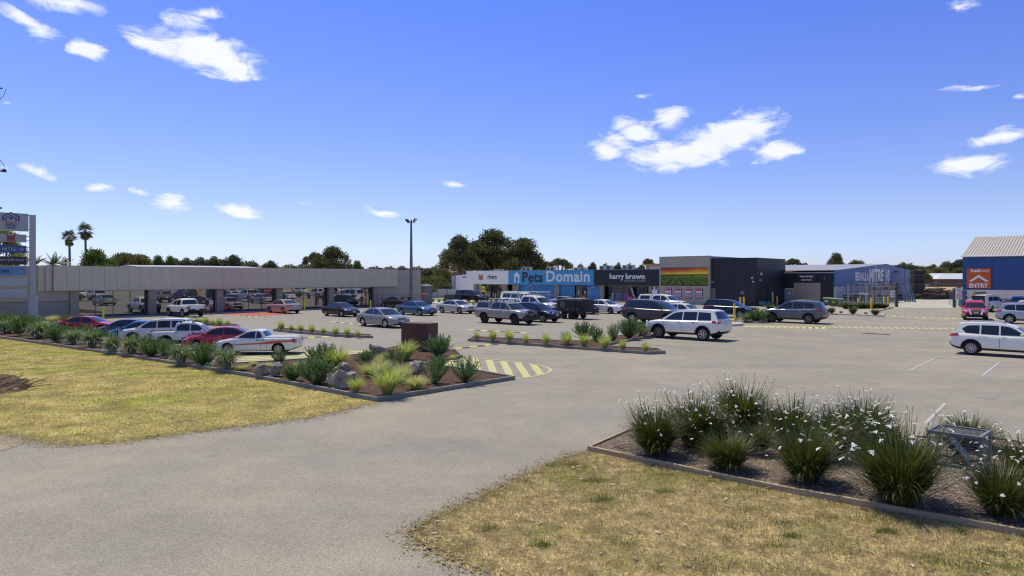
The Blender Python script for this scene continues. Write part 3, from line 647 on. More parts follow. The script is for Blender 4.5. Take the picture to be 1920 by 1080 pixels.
for a_, b_, c_ in ((1144,1147,(.55,.55,.58)),(1151,1162,(.16,.17,.30)),(1166,1176,(.32,.10,.22)),(1206,1214,(.25,.28,.45))):
    part('window_poster', mat('poster_tint_%d' % a_, c_, .6, var=.5, scale=6), r3, X3(a_), X3(b_), .5, .53, .3, 1.45)
part('bin', mat('pink_bin', (.55,.12,.25), .5), r3, X3(1186), X3(1191), -1.4, -1.0, .12, .95)
mb_ = empty('meter_cabinet', AB(AS-.1, bs[4]), ROT_W, 'white box cabinet between the black shop and the mural wall', 'cabinet')
part('cabinet_body', white_p, mb_, X3(1227)-w3, -.25, -.6, 0, 0, 2.1); part('window_frame', white_p, mb_, X3(1226)-w3, -.25, -.1, 0, 2.12, 2.62); part('window_pane', dark_glass, mb_, X3(1230)-w3, -.45, -.14, -.1, 2.25, 2.55)
# mural box
AM = 92.9; bm0, bm1 = PA(1239, AM)[0], PA(1328, AM)[0]
r4 = empty('mural_building', AB(AM, bm0), ROT_W, 'tall grey box building with a sunset vineyard mural', 'building'); w4 = bm1-bm0
mur_wall = mat('warm_grey_render', (.45,.40,.31), .8, var=.03)
part('wall', mur_wall, r4, 0, w4, 0, .3, 0, 7.08); part('side_wall', mur_wall, r4, -.25, 0, 0, 12, 0, 7.08); part('side_wall', mur_wall, r4, w4, w4+.2, 0, 12, 0, 7.08); part('coping', steel, r4, -.27, w4+.22, -.04, .34, 7.08, 7.14); part('roof', roof_grey, r4, 0, w4, .3, 12, 6.5, 6.6)
# printed mural: sunset sky over rows of vines
mm = bpy.data.materials.new('vineyard_print'); mm.use_nodes = True; n, l = mm.node_tree.nodes, mm.node_tree.links; b = n['Principled BSDF']; b.inputs['Roughness'].default_value = .6
tc = n.new('ShaderNodeTexCoord'); sp = n.new('ShaderNodeSeparateXYZ'); l.new(tc.outputs['Object'], sp.inputs[0])
Mm = lambda op, a, b_=None, c=None, clamp=False: math_node(n, l, op, a, b_, c, clamp)
x_ = Mm('DIVIDE', sp.outputs[0], w4); z_ = Mm('DIVIDE', sp.outputs[2], 2.75)
nt = n.new('ShaderNodeTexNoise'); nt.inputs['Scale'].default_value = .6; nt.inputs['Detail'].default_value = 4; mp_ = n.new('ShaderNodeMapping'); mp_.inputs['Scale'].default_value = (.5,1,2); l.new(tc.outputs['Object'], mp_.inputs[0]); l.new(mp_.outputs[0], nt.inputs[0])
skv = Mm('ADD', Mm('ADD', z_, Mm('MULTIPLY', x_, -.12)), Mm('MULTIPLY', Mm('SUBTRACT', nt.outputs[0], .5), .22))
rp = n.new('ShaderNodeValToRGB'); l.new(skv, rp.inputs[0]); 
for i, (p, c) in enumerate([(.60,(.95,.72,.05)),(.70,(.90,.42,.02)),(.82,(.62,.10,.02)),(.93,(.34,.03,.05)),(1.0,(.16,.03,.12))]):
    e = rp.color_ramp.elements[i] if i < 2 else rp.color_ramp.elements.new(p); e.position = p; e.color = (*c, 1)
dz_ = Mm('SUBTRACT', .66, z_); rows = Mm('FRACT', Mm('MULTIPLY', Mm('DIVIDE', Mm('SUBTRACT', x_, .33), Mm('MAXIMUM', dz_, .02)), 1.7))
n2 = n.new('ShaderNodeTexNoise'); n2.inputs['Scale'].default_value = 5; n2.inputs['Detail'].default_value = 6; l.new(tc.outputs['Object'], n2.inputs[0])
rr = Mm('ADD', Mm('ABSOLUTE', Mm('SUBTRACT', rows, .5)), Mm('MULTIPLY', Mm('SUBTRACT', n2.outputs[0], .5), .9))
gr = n.new('ShaderNodeValToRGB'); l.new(rr, gr.inputs[0])
for i, (p, c) in enumerate([(.12,(.02,.05,.008)),(.25,(.22,.36,.02)),(.42,(.05,.12,.01))]):
    e = gr.color_ramp.elements[i] if i < 2 else gr.color_ramp.elements.new(p); e.position = p; e.color = (*c, 1)
brn = n.new('ShaderNodeMixRGB'); l.new(Mm('MULTIPLY', Mm('SUBTRACT', .16, z_), 9, clamp=True), brn.inputs[0]); l.new(gr.outputs[0], brn.inputs[1]); brn.inputs[2].default_value = (.13,.05,.02,1)
gld = n.new('ShaderNodeMixRGB'); l.new(Mm('MULTIPLY', Mm('MULTIPLY', Mm('SUBTRACT', z_, .40), 5, clamp=True), x_), gld.inputs[0]); l.new(brn.outputs[0], gld.inputs[1]); gld.inputs[2].default_value = (.42,.40,.02,1)
hz = n.new('ShaderNodeMixRGB'); l.new(Mm('GREATER_THAN', Mm('ADD', z_, Mm('MULTIPLY', Mm('SUBTRACT', n2.outputs[0], .5), .12)), .56), hz.inputs[0]); l.new(gld.outputs[0], hz.inputs[1]); hz.inputs[2].default_value = (.03,.05,.02,1)
fin = n.new('ShaderNodeMixRGB'); l.new(Mm('GREATER_THAN', Mm('ADD', z_, Mm('MULTIPLY', Mm('SUBTRACT', n2.outputs[0], .5), .06)), .62), fin.inputs[0]); l.new(hz.outputs[0], fin.inputs[1]); l.new(rp.outputs[0], fin.inputs[2])
l.new(fin.outputs[0], b.inputs['Base Color'])
mo = MB().box(.03, w4-.03, -.06, -.004, 0, 2.72).build('mural_print', mm, r4); mo.location = (0, 0, 2.74)
post_cols = [mat('poster_red', (.6,.05,.09), .5), mat('poster_blue', (.09,.09,.35), .5), mat('poster_white', (.72,.70,.74), .5)]
for k, px in enumerate((1253, 1272, 1291, 1311)):
    x = PA(px, AM)[0]-bm0; f_ = part('poster_frame', black_pl, r4, x-.56, x+.56, -.07, -.004, .85, 2.42)
    q = part('poster', post_cols[2], f_, x-.50, x+.50, -.085, -.072, .92, 2.36); part('poster_heading', post_cols[0], f_, x-.44, x+.44, -.094, -.088, 2.0, 2.3)
    for j in range(3):
        for i in range(3): part('poster_picture', post_cols[(i+j+k) % 2], f_, x-.42+i*.3, x-.2+i*.3, -.094, -.088, 1.52-j*.24, 1.70-j*.24)
    part('poster_footer', post_cols[1], f_, x-.44, x+.44, -.094, -.088, .95, 1.0)
# tall black box
AK = 93.4; bk0, bk1 = PA(1328.3, AK)[0], PA(1418, AK)[0]
black_rib = mat('black_ribbed_cladding', (.018,.020,.023), .5, var=.1)
r5 = empty('black_box_building', AB(AK, bk0), ROT_W, 'tall plain black box building right of the mural wall', 'building'); w5 = bk1-bk0
def ribs(name, m, par, x0, x1, y, z0, z1, step=.35, thick=.05, axis='x'):
    k = max(1, round((x1-x0)/step)); s = (x1-x0)/k
    mb = MB()
    if axis == 'x': mb.box(.002, s-.012, -thick, 0, z0, z1)
    else: mb.box(0, thick, .002, s-.012, z0, z1)
    me = mb.mesh(name, m)
    for i in range(k): link(name, me, par, (x0+i*s, y, 0) if axis == 'x' else (y, x0+i*s, 0))
part('wall', joint, r5, 0, w5, .06, .3, 0, 6.68); ribs('cladding_sheet', black_rib, r5, .01, w5, .06, .05, 6.68, .8)
part('side_wall', joint, r5, w5-.25, w5-.06, .3, 11.2, 0, 6.68); ribs('cladding_sheet', black_rib, r5, .07, 11.2, w5-.06, .05, 6.68, .8, axis='y')
part('coping', mat('dark_grey_flashing', (.05,.05,.055), .4), r5, -.01, w5+.02, -.03, 11.2, 6.685, 6.75)
xx = lambda px: PA(px, AK)[0]-bk0
part('door', mat('grey_door', (.17,.165,.16), .6), r5, .02, xx(1341.5), -.03, .05, .05, 2.45); part('air_grille', mat('pale_grille', (.5,.5,.47), .6), r5, xx(1330), xx(1338.5), -.04, .02, 3.22, 3.36)
text('GATES', r5, xx(1392), -.02, 1.95, .3, let_white, fit=.55, fith=.16, ext=.004); text('STAFF ONLY', r5, xx(1392), -.02, 1.72, .3, let_white, fit=.6, fith=.14, ext=.004)
for px, z in ((1411,3.92),(1413,3.4)): part('camera_housing', white_p, r5, xx(px)-.12, xx(px)+.12, -.25, .0, z-.07, z+.07)
MB().box(w5-.01, w5+.14, 1.5, 1.75, 4.3, 4.65).build('wall_light', white_p, r5); MB().box(w5-.01, w5+.2, 1.0, 1.3, 3.55, 3.68).build('camera_housing', white_p, r5)
MB().box(w5-.005, w5+.04, 4.2, 7.0, .05, 3.0).build('door', black_pl, r5); MB().box(w5+.04, w5+.06, 5.6, 6.1, 1.3, 1.85).build('notice', white_p, r5)
# low black shed with roller door
AL = 104.2; bl0, bl1 = bk1-.3, -30.25
r6 = empty('black_shed', AB(AL, bl0), ROT_W, 'low black ribbed shed with a big roller door', 'shed'); w6 = bl1-bl0; x6 = lambda px: PA(px, AL)[0]-bl0
dx0, dx1, wx0 = x6(1487.5), x6(1538.5), x6(1470.5)
part('wall', joint, r6, 0, wx0, .06, .2, 0, 4.7); part('wall', joint, r6, dx1, w6, .06, .2, 0, 4.7); part('wall', joint, r6, wx0, dx1, .06, .2, 3.2, 4.7)
ribs('cladding_sheet', black_rib, r6, 0, wx0, .06, .05, 4.7, .7); ribs('cladding_sheet', black_rib, r6, dx1, w6, .06, .05, 4.7, .7); ribs('cladding_sheet', black_rib, r6, wx0, dx1, .06, 3.25, 4.7, .7)
door_m = mat('taupe_roller_door', (.46,.37,.27), .55, var=.03)
for k in range(20): part('door_slat', door_m, r6, dx0+.03, dx1-.03, .05+(k % 2)*.012, .12, .05+k*.158, .05+(k+1)*.158-.012)
part('door_backing', joint, r6, dx0, dx1, .13, .2, 0, 3.25)
part('side_door', mat('light_grey_door', (.34,.34,.345), .6), r6, wx0+.02, dx0, .0, .1, .05, 2.3); part('notice', white_p, r6, dx0-.75, dx0-.45, -.02, -.003, 1.4, 1.8); part('wall', black_rib, r6, wx0, dx0, .0, .12, 2.32, 3.25)
part('sign_board', black_f, r6, x6(1494), x6(1531), -.06, -.004, 3.3, 4.5)
text('harry brown', r6, x6(1512.5), -.07, 4.12, .5, let_white, fit=x6(1525)-x6(1500), fith=.42, bold=.02); text('RECEIVING BAY', r6, x6(1513), -.07, 3.62, .3, let_white, fit=x6(1523.5)-x6(1503), fith=.2, bold=.01)
part('wall_light', white_p, r6, x6(1545), x6(1546.4), -.12, 0, 3.75, 3.9)
MB().add([(-.1,-.12,4.72),(w6+.0,-.12,4.72),(w6+.0,16,5.45),(-.1,16,5.45)], [(0,1,2,3)]).build('roof', roof_grey, r6); part('gutter', mat('pale_gutter', (.40,.38,.36), .5), r6, 0, w6-.01, -.16, -.02, 4.6, 4.78)
# blue gabled shed
mitre_blue = mat('deep_blue_cladding', (.06,.15,.36), .5, var=.05); pale_band = mat('pale_block_wall', (.50,.50,.50), .8, var=.06)
BM = -30.2; r7 = empty('blue_gabled_shed', AB(AL, BM), ROT_U, 'wide blue gabled hardware shed with big white slanted lettering', 'shed'); Lm = 57.0
me_ = MB(); 
k = 57
def gab(x): return 5.0+1.28*(1-abs(x-Lm/2)/(Lm/2))
sheet_i = 0
for i in range(k):
    xa, xb = Lm*i/k+.012, Lm*(i+1)/k-.012
    if 41 < (xa+xb)/2 < 43: continue
    MB().wall([(xa,2.65),(xb,2.65),(xb,gab(xb)),(xa,gab(xa))], -.05, .02).build('cladding_sheet', mitre_blue, r7)
MB().wall([(0,2.6),(Lm,2.6),(Lm,gab(Lm)-.03),(Lm/2,gab(Lm/2)-.03),(0,gab(0)-.03)], .0, .2).build('wall', mitre_blue, r7)
part('block_wall', pale_band, r7, 0, Lm, -.02, .2, 0, 2.64)
part('doorway', joint, r7, 47.5, 50.5, -.08, -.055, 0, 3.4); part('side_wall', mitre_blue, r7, Lm, Lm+.2, -.05, 14, 0, 5.0)
MB().add([(-.3,-.15,gab(0)+.02),(-.3,30,gab(0)+.02),(Lm/2,30,gab(Lm/2)+.06),(Lm/2,-.15,gab(Lm/2)+.06),(Lm+.3,-.15,gab(0)+.02),(Lm+.3,30,gab(0)+.02)], [(0,3,2,1),(3,4,5,2)]).build('roof', roof_grey, r7)
x7 = lambda px: PB(px, BM)[0]-AL
def wall_text(s, pa, pb, z0, z1, bold, shear=0): text(s, r7, (x7(pa)+x7(pb))/2, -.07, (z0+z1)/2, 1, let_white, fit=x7(pb)-x7(pa), fith=z1-z0, bold=bold, shear=shear)
wall_text('BENALLA', 1603, 1628, 3.45, 4.78, .035); wall_text('MITRE 10', 1629, 1667, 3.15, 5.45, .045, .10)
part('i_dot', let_white, r7, x7(1639.6), x7(1641.2), -.08, -.055, 5.52, 5.75)
part('wall_lamp', black_pl, r7, x7(1676), x7(1679.5), -.6, -.055, 4.9, 5.1)
part('opening', joint, r7, x7(1645), x7(1653), -.09, -.055, 3.0, 3.3); part('opening', mat('stored_timber', (.42,.29,.15), .8), r7, x7(1669), x7(1686), -.5, -.055, 2.5, 3.1); part('opening', mat('stored_timber', (.42,.29,.15), .8), r7, x7(1654), x7(1663), -.5, -.1, 2.7, 3.1)
text('RECEIPT', r7, x7(1701), -.07, 3.5, .5, mat('pale_blue_text', (.3,.4,.6), .5), fit=2.6, fith=.4)
# trade building on the right
AT = 110.6; bt0 = PA(1808, AT)[0]
trade_blue = mat('bright_blue_cladding', (.022,.085,.26), .42, var=.06); trade_blue2 = mat('bright_blue_upper', (.02,.08,.25), .42, var=.06)
r8 = empty('trade_building', AB(AT, bt0), ROT_W, 'big blue trade building with orange entry sign and cream roof', 'building'); w8 = 34; x8 = lambda px: PA(px, AT)[0]-bt0
ZE = 6.85
ribs('cladding_sheet', trade_blue, r8, 0, w8, 0, 2.35, ZE, .76); part('wall', joint, r8, 0, w8, .01, .3, 0, ZE-.02)
tile_w = mat('white_block', (.74,.72,.66), .7, var=.05); tile_g = mat('grey_block', (.24,.23,.21), .8, var=.06)
me_w = MB().box(.008, .592, -.04, .0, 0, .292).mesh('block', tile_w); me_g = MB().box(.008, .592, -.04, .0, 0, .292).mesh('block', tile_g)
for r_ in range(8):
    for i in range(26): link('block', me_g if r_ < 4 else me_w, r8, (i*.6-(.3 if r_ % 2 else 0)+.3, 0, r_*.293))
part('wall', tile_w, r8, 15.9, w8, -.03, .005, 0, 2.34)
part('side_wall', trade_blue2, r8, -.2, 0, .0, 26, 0, ZE)
cream_roof = mat('cream_ribbed_roof', (.50,.45,.37), .5, var=.04)
nr = 100
for i in range(nr):
    xa, xb = -.3+(w8+.6)*i/nr, -.3+(w8+.6)*(i+1)/nr
    skyl = 19 <= i <= 24
    MB().add([(xa+.02,-.3,ZE+.0),(xb-.05,-.3,ZE+.0),(xb-.05,12,ZE+3.15),(xa+.02,12,ZE+3.15),(xa+.02,-.3,ZE+.07),(xb-.05,-.3,ZE+.07),(xb-.05,12,ZE+3.22),(xa+.02,12,ZE+3.22)], [(4,5,6,7),(0,1,5,4),(0,4,7,3),(1,2,6,5)]).build('roof_sheet', mat('skylight_sheet', (.62,.62,.52), .3) if skyl else cream_roof, r8)
MB().add([(-.3,-.3,ZE-.01),(w8+.3,-.3,ZE-.01),(w8+.3,12,ZE+3.12),(-.3,12,ZE+3.12),(-.3,24.3,ZE-.01),(w8+.3,24.3,ZE-.01)], [(0,1,2,3),(3,2,5,4)]).build('roof', cream_roof, r8)
MB().tube([(-.32,-.32,ZE+.05),(-.32,12,ZE+3.2)], .09, 6).tube([(-.32,-.36,ZE+.0),(w8+.3,-.36,ZE+.0)], .11, 6).build('gutter', white_p, r8)
MB().tube([(x8(1861.5),-.08,2.3),(x8(1861.5),-.08,ZE-.1)], .05, 8).build('downpipe', trade_blue2, r8)
part('trim', trade_blue2, r8, 0, w8, -.09, -.051, 5.0, 5.12)
part('trim', trade_blue2, r8, 0, w8, -.09, -.051, 2.33, 2.45)
sg = empty('entry_sign', AB(AT, bt0), ROT_W, 'orange sign with white chevron and ENTRY lettering on the trade building', 'sign')
orange = mat('orange_sign', (.62,.115,.02), .5, var=.04); a_, b_ = x8(1813), x8(1858)
part('sign_board', orange, sg, a_, b_, -.16, -.095, ZA(540, 93), ZA(503, 91.5))
zc = lambda py: ZA(py, 92)
text('Trade', sg, (a_+.35+b_*.53)/2+.15, -.175, zc(507.5), .6, let_white, fit=(b_-a_)*.42, fith=.42, bold=.03, shear=.2); text('Centre', sg, b_-(b_-a_)*.27-.1, -.175, zc(507.5), .6, let_white, fit=(b_-a_)*.46, fith=.40, bold=.002, shear=.2)
text('ENTRY', sg, (a_+b_)/2, -.175, zc(535.5), .8, let_white, fit=(b_-a_)*.80, fith=.62, bold=.035)
cxm = (a_+b_)/2; MB().wall([(cxm-1.1,zc(527)),(cxm-.83,zc(528.5)),(cxm,zc(520)),(cxm+.83,zc(528.5)),(cxm+1.1,zc(527)),(cxm,zc(515))], -.18, -.162).build('chevron', let_white, sg)

# ------------------------------------------------------------------ beyond the yard: houses, fences
house_wall = mat('brown_brick', (.16,.095,.065), .8, var=.15, scale=8); house_roof = mat('white_metal_roof', (.62,.63,.64), .4, var=.03); fence_m = mat('grey_paling', (.13,.125,.12), .85, var=.15, scale=2)
def house(px, Y, w, d, wz, rz, lab, gx=0):
    X = (px-960)/F*Y; o = empty('house', (X, Y, 0), R(-12), lab, 'house', 'houses beyond the paddock'); h = w/2
    MB().box(-h, h, 0, d, 0, wz).build('wall', house_wall, o)
    MB().add([(-h-.6,-.6,wz),(h+.6,-.6,wz),(h+.6,d+.6,wz),(-h-.6,d+.6,wz),(-h+4,d/2,rz),(h-4,d/2,rz)], [(0,1,5,4),(1,2,5),(2,3,4,5),(3,0,4)]).build('roof', house_roof, o)
    for k in range(3): MB().box(-h+2+k*w/3.2, -h+4+k*w/3.2, -.05, .05, 1.0, 2.2).build('window', glass, o)
    return o
house(1755, 330, 19, 14, 3.2, 6.0, 'left white roofed house beyond the paddock'); house(1800, 322, 19, 14, 3.2, 5.9, 'right white roofed house beyond the paddock beside the trade building')
fo = empty('paling_fence', ((1712-960)/F*290, 290, 0), R(-6), 'grey paling fence behind the dry paddock', 'fence')
pm_ = MB().box(0, .94, -.03, .03, 0, 1.7).mesh('fence_panel', fence_m)
for i in range(32): link('fence_panel', pm_, fo, (i*1.0, 0, 0))
# wire security fence across the back of the yard
wf = empty('wire_fence', ((1727-960)/F*134, 134, 0), R(-8), 'wire security fence on thin posts along the dry paddock', 'fence')
for i in range(6): MB().tube([(i*3.2,0,0),(i*3.2,0,2.2)], .045, 6).build('post', black_pl, wf)
MB().tube([(0,0,2.15),(16,0,2.15)], .02, 4).tube([(0,0,1.1),(16,0,1.1)], .02, 4).tube([(0,0,.15),(16,0,.15)], .02, 4).build('rail', black_pl, wf)
# white fence behind the water tank
wf2 = empty('white_fence', ((785-960)/F*132, 132, 0), 0, 'pale panel fence between the water tank and the white shop wing', 'fence')
for i in range(4): part('fence_panel', mat('pale_fence_panel', (.42,.42,.41), .7, var=.05), wf2, i*1.85+.04, (i+1)*1.85-.04, 0, .06, 0, 1.75); part('post', mull, wf2, i*1.85-.04, i*1.85+.04, -.04, .1, 0, 1.85)
# a yellow brown building top and aerial far behind
yb = empty('distant_building', ((1228-960)/F*150, 150, 0), ROT_W, 'tan distant building top left of the mural box', 'building'); part('wall', mat('tan_wall', (.40,.28,.14), .8), yb, -2.2, 2.4, 0, 4, 0, 7.0); part('parapet', mat('pale_parapet', (.5,.48,.44), .8), yb, -1.2, 2.5, -.3, -.01, 5.3, 6.4)
# ------------------------------------------------------------------ vehicles
def interp(tab, x):
    if x <= tab[0][0]: return tab[0][1]
    for (a, va), (b, vb) in zip(tab, tab[1:]):
        if x <= b: t = (x-a)/(b-a); return va+(vb-va)*t
    return tab[-1][1]
def wheel_meshes(r, w, style):
    k = 28; t = MB()
    t.lathe([(r*.62,-w/2),(r*.80,-w/2-.004),(r*.93,-w/2+.01),(r*.99,-w/2+.035),(r,-w/4),(r,w/4),(r*.99,w/2-.035),(r*.93,w/2-.01),(r*.80,w/2+.004),(r*.62,w/2)], k, axis='y')
    t.lathe([(r*.63,-w/2+.05),(.001,-w/2+.05)], k, axis='y')
    tm = t.mesh('wheel', tyre_m, True, 50)
    m = MB(); R_ = r*.66
    m.lathe([(R_,-w/2+.0),(R_*.99,-w/2-.012),(R_*.88,-w/2-.008),(R_*.84,-w/2+.05)], k, axis='y')
    m.lathe([(.001,-w/2-.002),(R_*.17,-w/2-.002),(R_*.20,-w/2+.03)], 12, axis='y')
    n = {5: 5, 6: 6, 7: 7, 10: 10}[style]
    for i in range(n):
        a = 2*pi*i/n; ww = R_*(.17 if n < 8 else .09)
        c, s = cos(a), sin(a); px_, pz_ = -s, c
        def P(rad, off, y): return (c*rad+px_*off, y, s*rad+pz_*off)
        m.add([P(R_*.12,-ww*.8,-w/2+.0), P(R_*.12,ww*.8,-w/2+.0), P(R_*.9,ww*1.1,-w/2-.006), P(R_*.9,-ww*1.1,-w/2-.006), P(R_*.12,-ww,-w/2+.05), P(R_*.12,ww,-w/2+.05), P(R_*.9,ww*1.2,-w/2+.05), P(R_*.9,-ww*1.2,-w/2+.05)], [(0,1,2,3),(0,3,7,4),(1,5,6,2)])
    rm = m.mesh('rim', alloy, True, 30)
    return tm, rm
CARS = {
 'sedan': dict(wb=2.78, W=1.82, r=.325, top=[(-2.42,.66),(-2.38,.90),(-2.28,.985),(-1.7,1.02),(-.6,.97),(.9,.945),(1.15,.955),(1.7,.86),(2.1,.76),(2.28,.66),(2.33,.52)], bot=[(-2.42,.42),(-2.3,.27),(-1.9,.2),(1.9,.18),(2.2,.2),(2.33,.32)],
   gh=[(1.22,.93),(.42,1.36),(.1,1.425),(-.35,1.445),(-.85,1.40),(-1.75,1.0)], win=[[(.90,.99),(.40,1.27),(.20,1.345),(-.18,1.375),(-.18,.98)],[(-.26,.98),(-.26,1.375),(-.7,1.345),(-.98,1.26),(-1.3,1.06),(-1.25,1.0)]], belt=.95, lamp=(.66,.80), tail=(.78,.94)),
 'coupe': dict(wb=2.78, W=1.83, r=.335, top=[(-2.42,.66),(-2.38,.90),(-2.28,.975),(-1.7,.99),(-.6,.93),(.9,.915),(1.15,.935),(1.7,.85),(2.1,.75),(2.28,.64),(2.33,.50)], bot=[(-2.42,.40),(-2.3,.25),(-1.9,.18),(1.9,.16),(2.2,.18),(2.33,.3)],
   gh=[(1.22,.90),(.38,1.32),(.05,1.385),(-.35,1.40),(-.85,1.35),(-1.85,.97)], win=[[(.90,.96),(.38,1.23),(.18,1.30),(-.25,1.33),(-.25,.95)],[(-.33,.95),(-.33,1.33),(-.7,1.30),(-.98,1.21),(-1.35,1.03),(-1.3,.97)]], belt=.92, lamp=(.64,.78), tail=(.78,.93)),
 'hatch': dict(wb=2.60, W=1.76, r=.31, top=[(-1.95,.66),(-1.93,.92),(-1.85,1.0),(-1.2,1.02),(-.3,.97),(.95,.94),(1.2,.95),(1.7,.87),(2.0,.76),(2.12,.64),(2.16,.52)], bot=[(-1.95,.40),(-1.85,.27),(-1.6,.2),(1.8,.19),(2.0,.2),(2.16,.32)],
   gh=[(1.32,.92),(.48,1.38),(.1,1.465),(-.5,1.48),(-1.2,1.43),(-1.82,1.0)], win=[[(1.0,.99),(.45,1.29),(.2,1.39),(-.15,1.41),(-.15,.98)],[(-.23,.98),(-.23,1.41),(-.85,1.38),(-1.1,1.25),(-1.25,1.05),(-1.2,1.0)]], belt=.95, lamp=(.68,.84), tail=(.84,1.05)),
 'suv': dict(wb=2.75, W=1.86, r=.365, top=[(-2.36,.78),(-2.33,1.02),(-2.25,1.13),(-1.5,1.12),(.8,1.06),(1.1,1.07),(1.5,1.03),(2.0,.93),(2.22,.80),(2.3,.62)], bot=[(-2.36,.52),(-2.2,.36),(-1.9,.27),(1.85,.26),(2.1,.28),(2.3,.42)],
   gh=[(1.22,1.04),(.52,1.50),(.2,1.62),(-.4,1.69),(-1.6,1.66),(-1.92,1.60),(-2.18,1.12)], win=[[(.92,1.11),(.47,1.42),(.22,1.53),(-.12,1.57),(-.12,1.10)],[(-.20,1.10),(-.20,1.575),(-.95,1.57),(-.95,1.11)],[(-1.03,1.12),(-1.03,1.565),(-1.55,1.53),(-1.80,1.36),(-1.62,1.15)]], belt=1.08, lamp=(.80,.96), tail=(.95,1.16), trim=True, rails=True),
 'wagon4x4': dict(wb=2.79, W=1.90, r=.375, top=[(-2.36,.82),(-2.33,1.05),(-2.25,1.14),(-1.5,1.13),(.8,1.08),(1.1,1.09),(1.5,1.07),(2.05,.98),(2.3,.85),(2.38,.66)], bot=[(-2.36,.54),(-2.2,.40),(-1.9,.30),(1.85,.29),(2.1,.31),(2.38,.44)],
   gh=[(1.32,1.06),(.66,1.48),(.36,1.62),(-.4,1.71),(-1.75,1.71),(-1.95,1.66),(-2.26,1.14)], win=[[(1.02,1.13),(.60,1.41),(.36,1.53),(-.08,1.58),(-.08,1.12)],[(-.16,1.12),(-.16,1.585),(-.98,1.60),(-.98,1.13)],[(-1.06,1.13),(-1.06,1.60),(-1.78,1.575),(-1.86,1.2),(-1.80,1.15)]], belt=1.10, lamp=(.84,1.0), tail=(.98,1.2), trim=True),
 'dualcab': dict(wb=3.15, W=1.88, r=.385, top=[(-2.70,.80),(-2.68,1.12),(-2.6,1.14),(-1.1,1.14),(-.9,1.12),(.8,1.10),(1.15,1.12),(1.6,1.10),(2.15,1.03),(2.4,.90),(2.47,.70)], bot=[(-2.70,.62),(-2.5,.46),(-2.1,.40),(1.9,.36),(2.2,.38),(2.47,.50)],
   gh=[(1.28,1.09),(.68,1.55),(.40,1.67),(-.2,1.74),(-.75,1.72),(-.93,1.64),(-1.05,1.14)], win=[[(1.02,1.16),(.62,1.47),(.40,1.57),(.06,1.61),(.06,1.15)],[(-.02,1.15),(-.02,1.615),(-.62,1.61),(-.84,1.5),(-.88,1.17)]], belt=1.12, lamp=(.88,1.04), tail=(.80,1.10), bed=(-2.62,-1.12), trim=True),
 'ute': dict(wb=2.95, W=1.87, r=.335, top=[(-2.50,.60),(-2.48,.98),(-2.42,1.0),(-.75,1.0),(-.4,.98),(.9,.95),(1.15,.955),(1.7,.87),(2.15,.76),(2.33,.66),(2.38,.50)], bot=[(-2.50,.42),(-2.35,.30),(-2.0,.22),(1.9,.18),(2.2,.2),(2.38,.32)],
   gh=[(1.30,.93),(.48,1.34),(.15,1.42),(-.2,1.44),(-.42,1.38),(-.72,1.02)], win=[[(1.0,.99),(.45,1.27),(.2,1.345),(-.1,1.37),(-.1,.98)],[(-.17,.98),(-.17,1.37),(-.36,1.33),(-.5,1.1),(-.48,1.02)]], belt=.96, lamp=(.66,.80), tail=(.70,.95), bed=(-2.42,-.78)),
 'van': dict(wb=2.75, W=1.80, r=.335, top=[(-2.45,.6),(-2.43,1.05),(-2.3,1.12),(1.0,1.10),(1.6,1.10),(1.95,1.02),(2.2,.85),(2.28,.6)], bot=[(-2.45,.40),(-2.3,.30),(1.9,.28),(2.28,.36)],
   gh=[(1.85,1.04),(1.15,1.72),(.85,1.90),(0,1.96),(-2.1,1.95),(-2.32,1.88),(-2.40,1.1)], win=[[(1.5,1.14),(1.05,1.62),(.75,1.70),(.75,1.13)],[(.62,1.25),(.62,1.72),(-.7,1.74),(-.7,1.25)],[(-.82,1.25),(-.82,1.74),(-2.0,1.72),(-2.0,1.25)]], belt=1.1, lamp=(.72,.95), tail=(.75,1.15)),
}
_car_meshes = {}
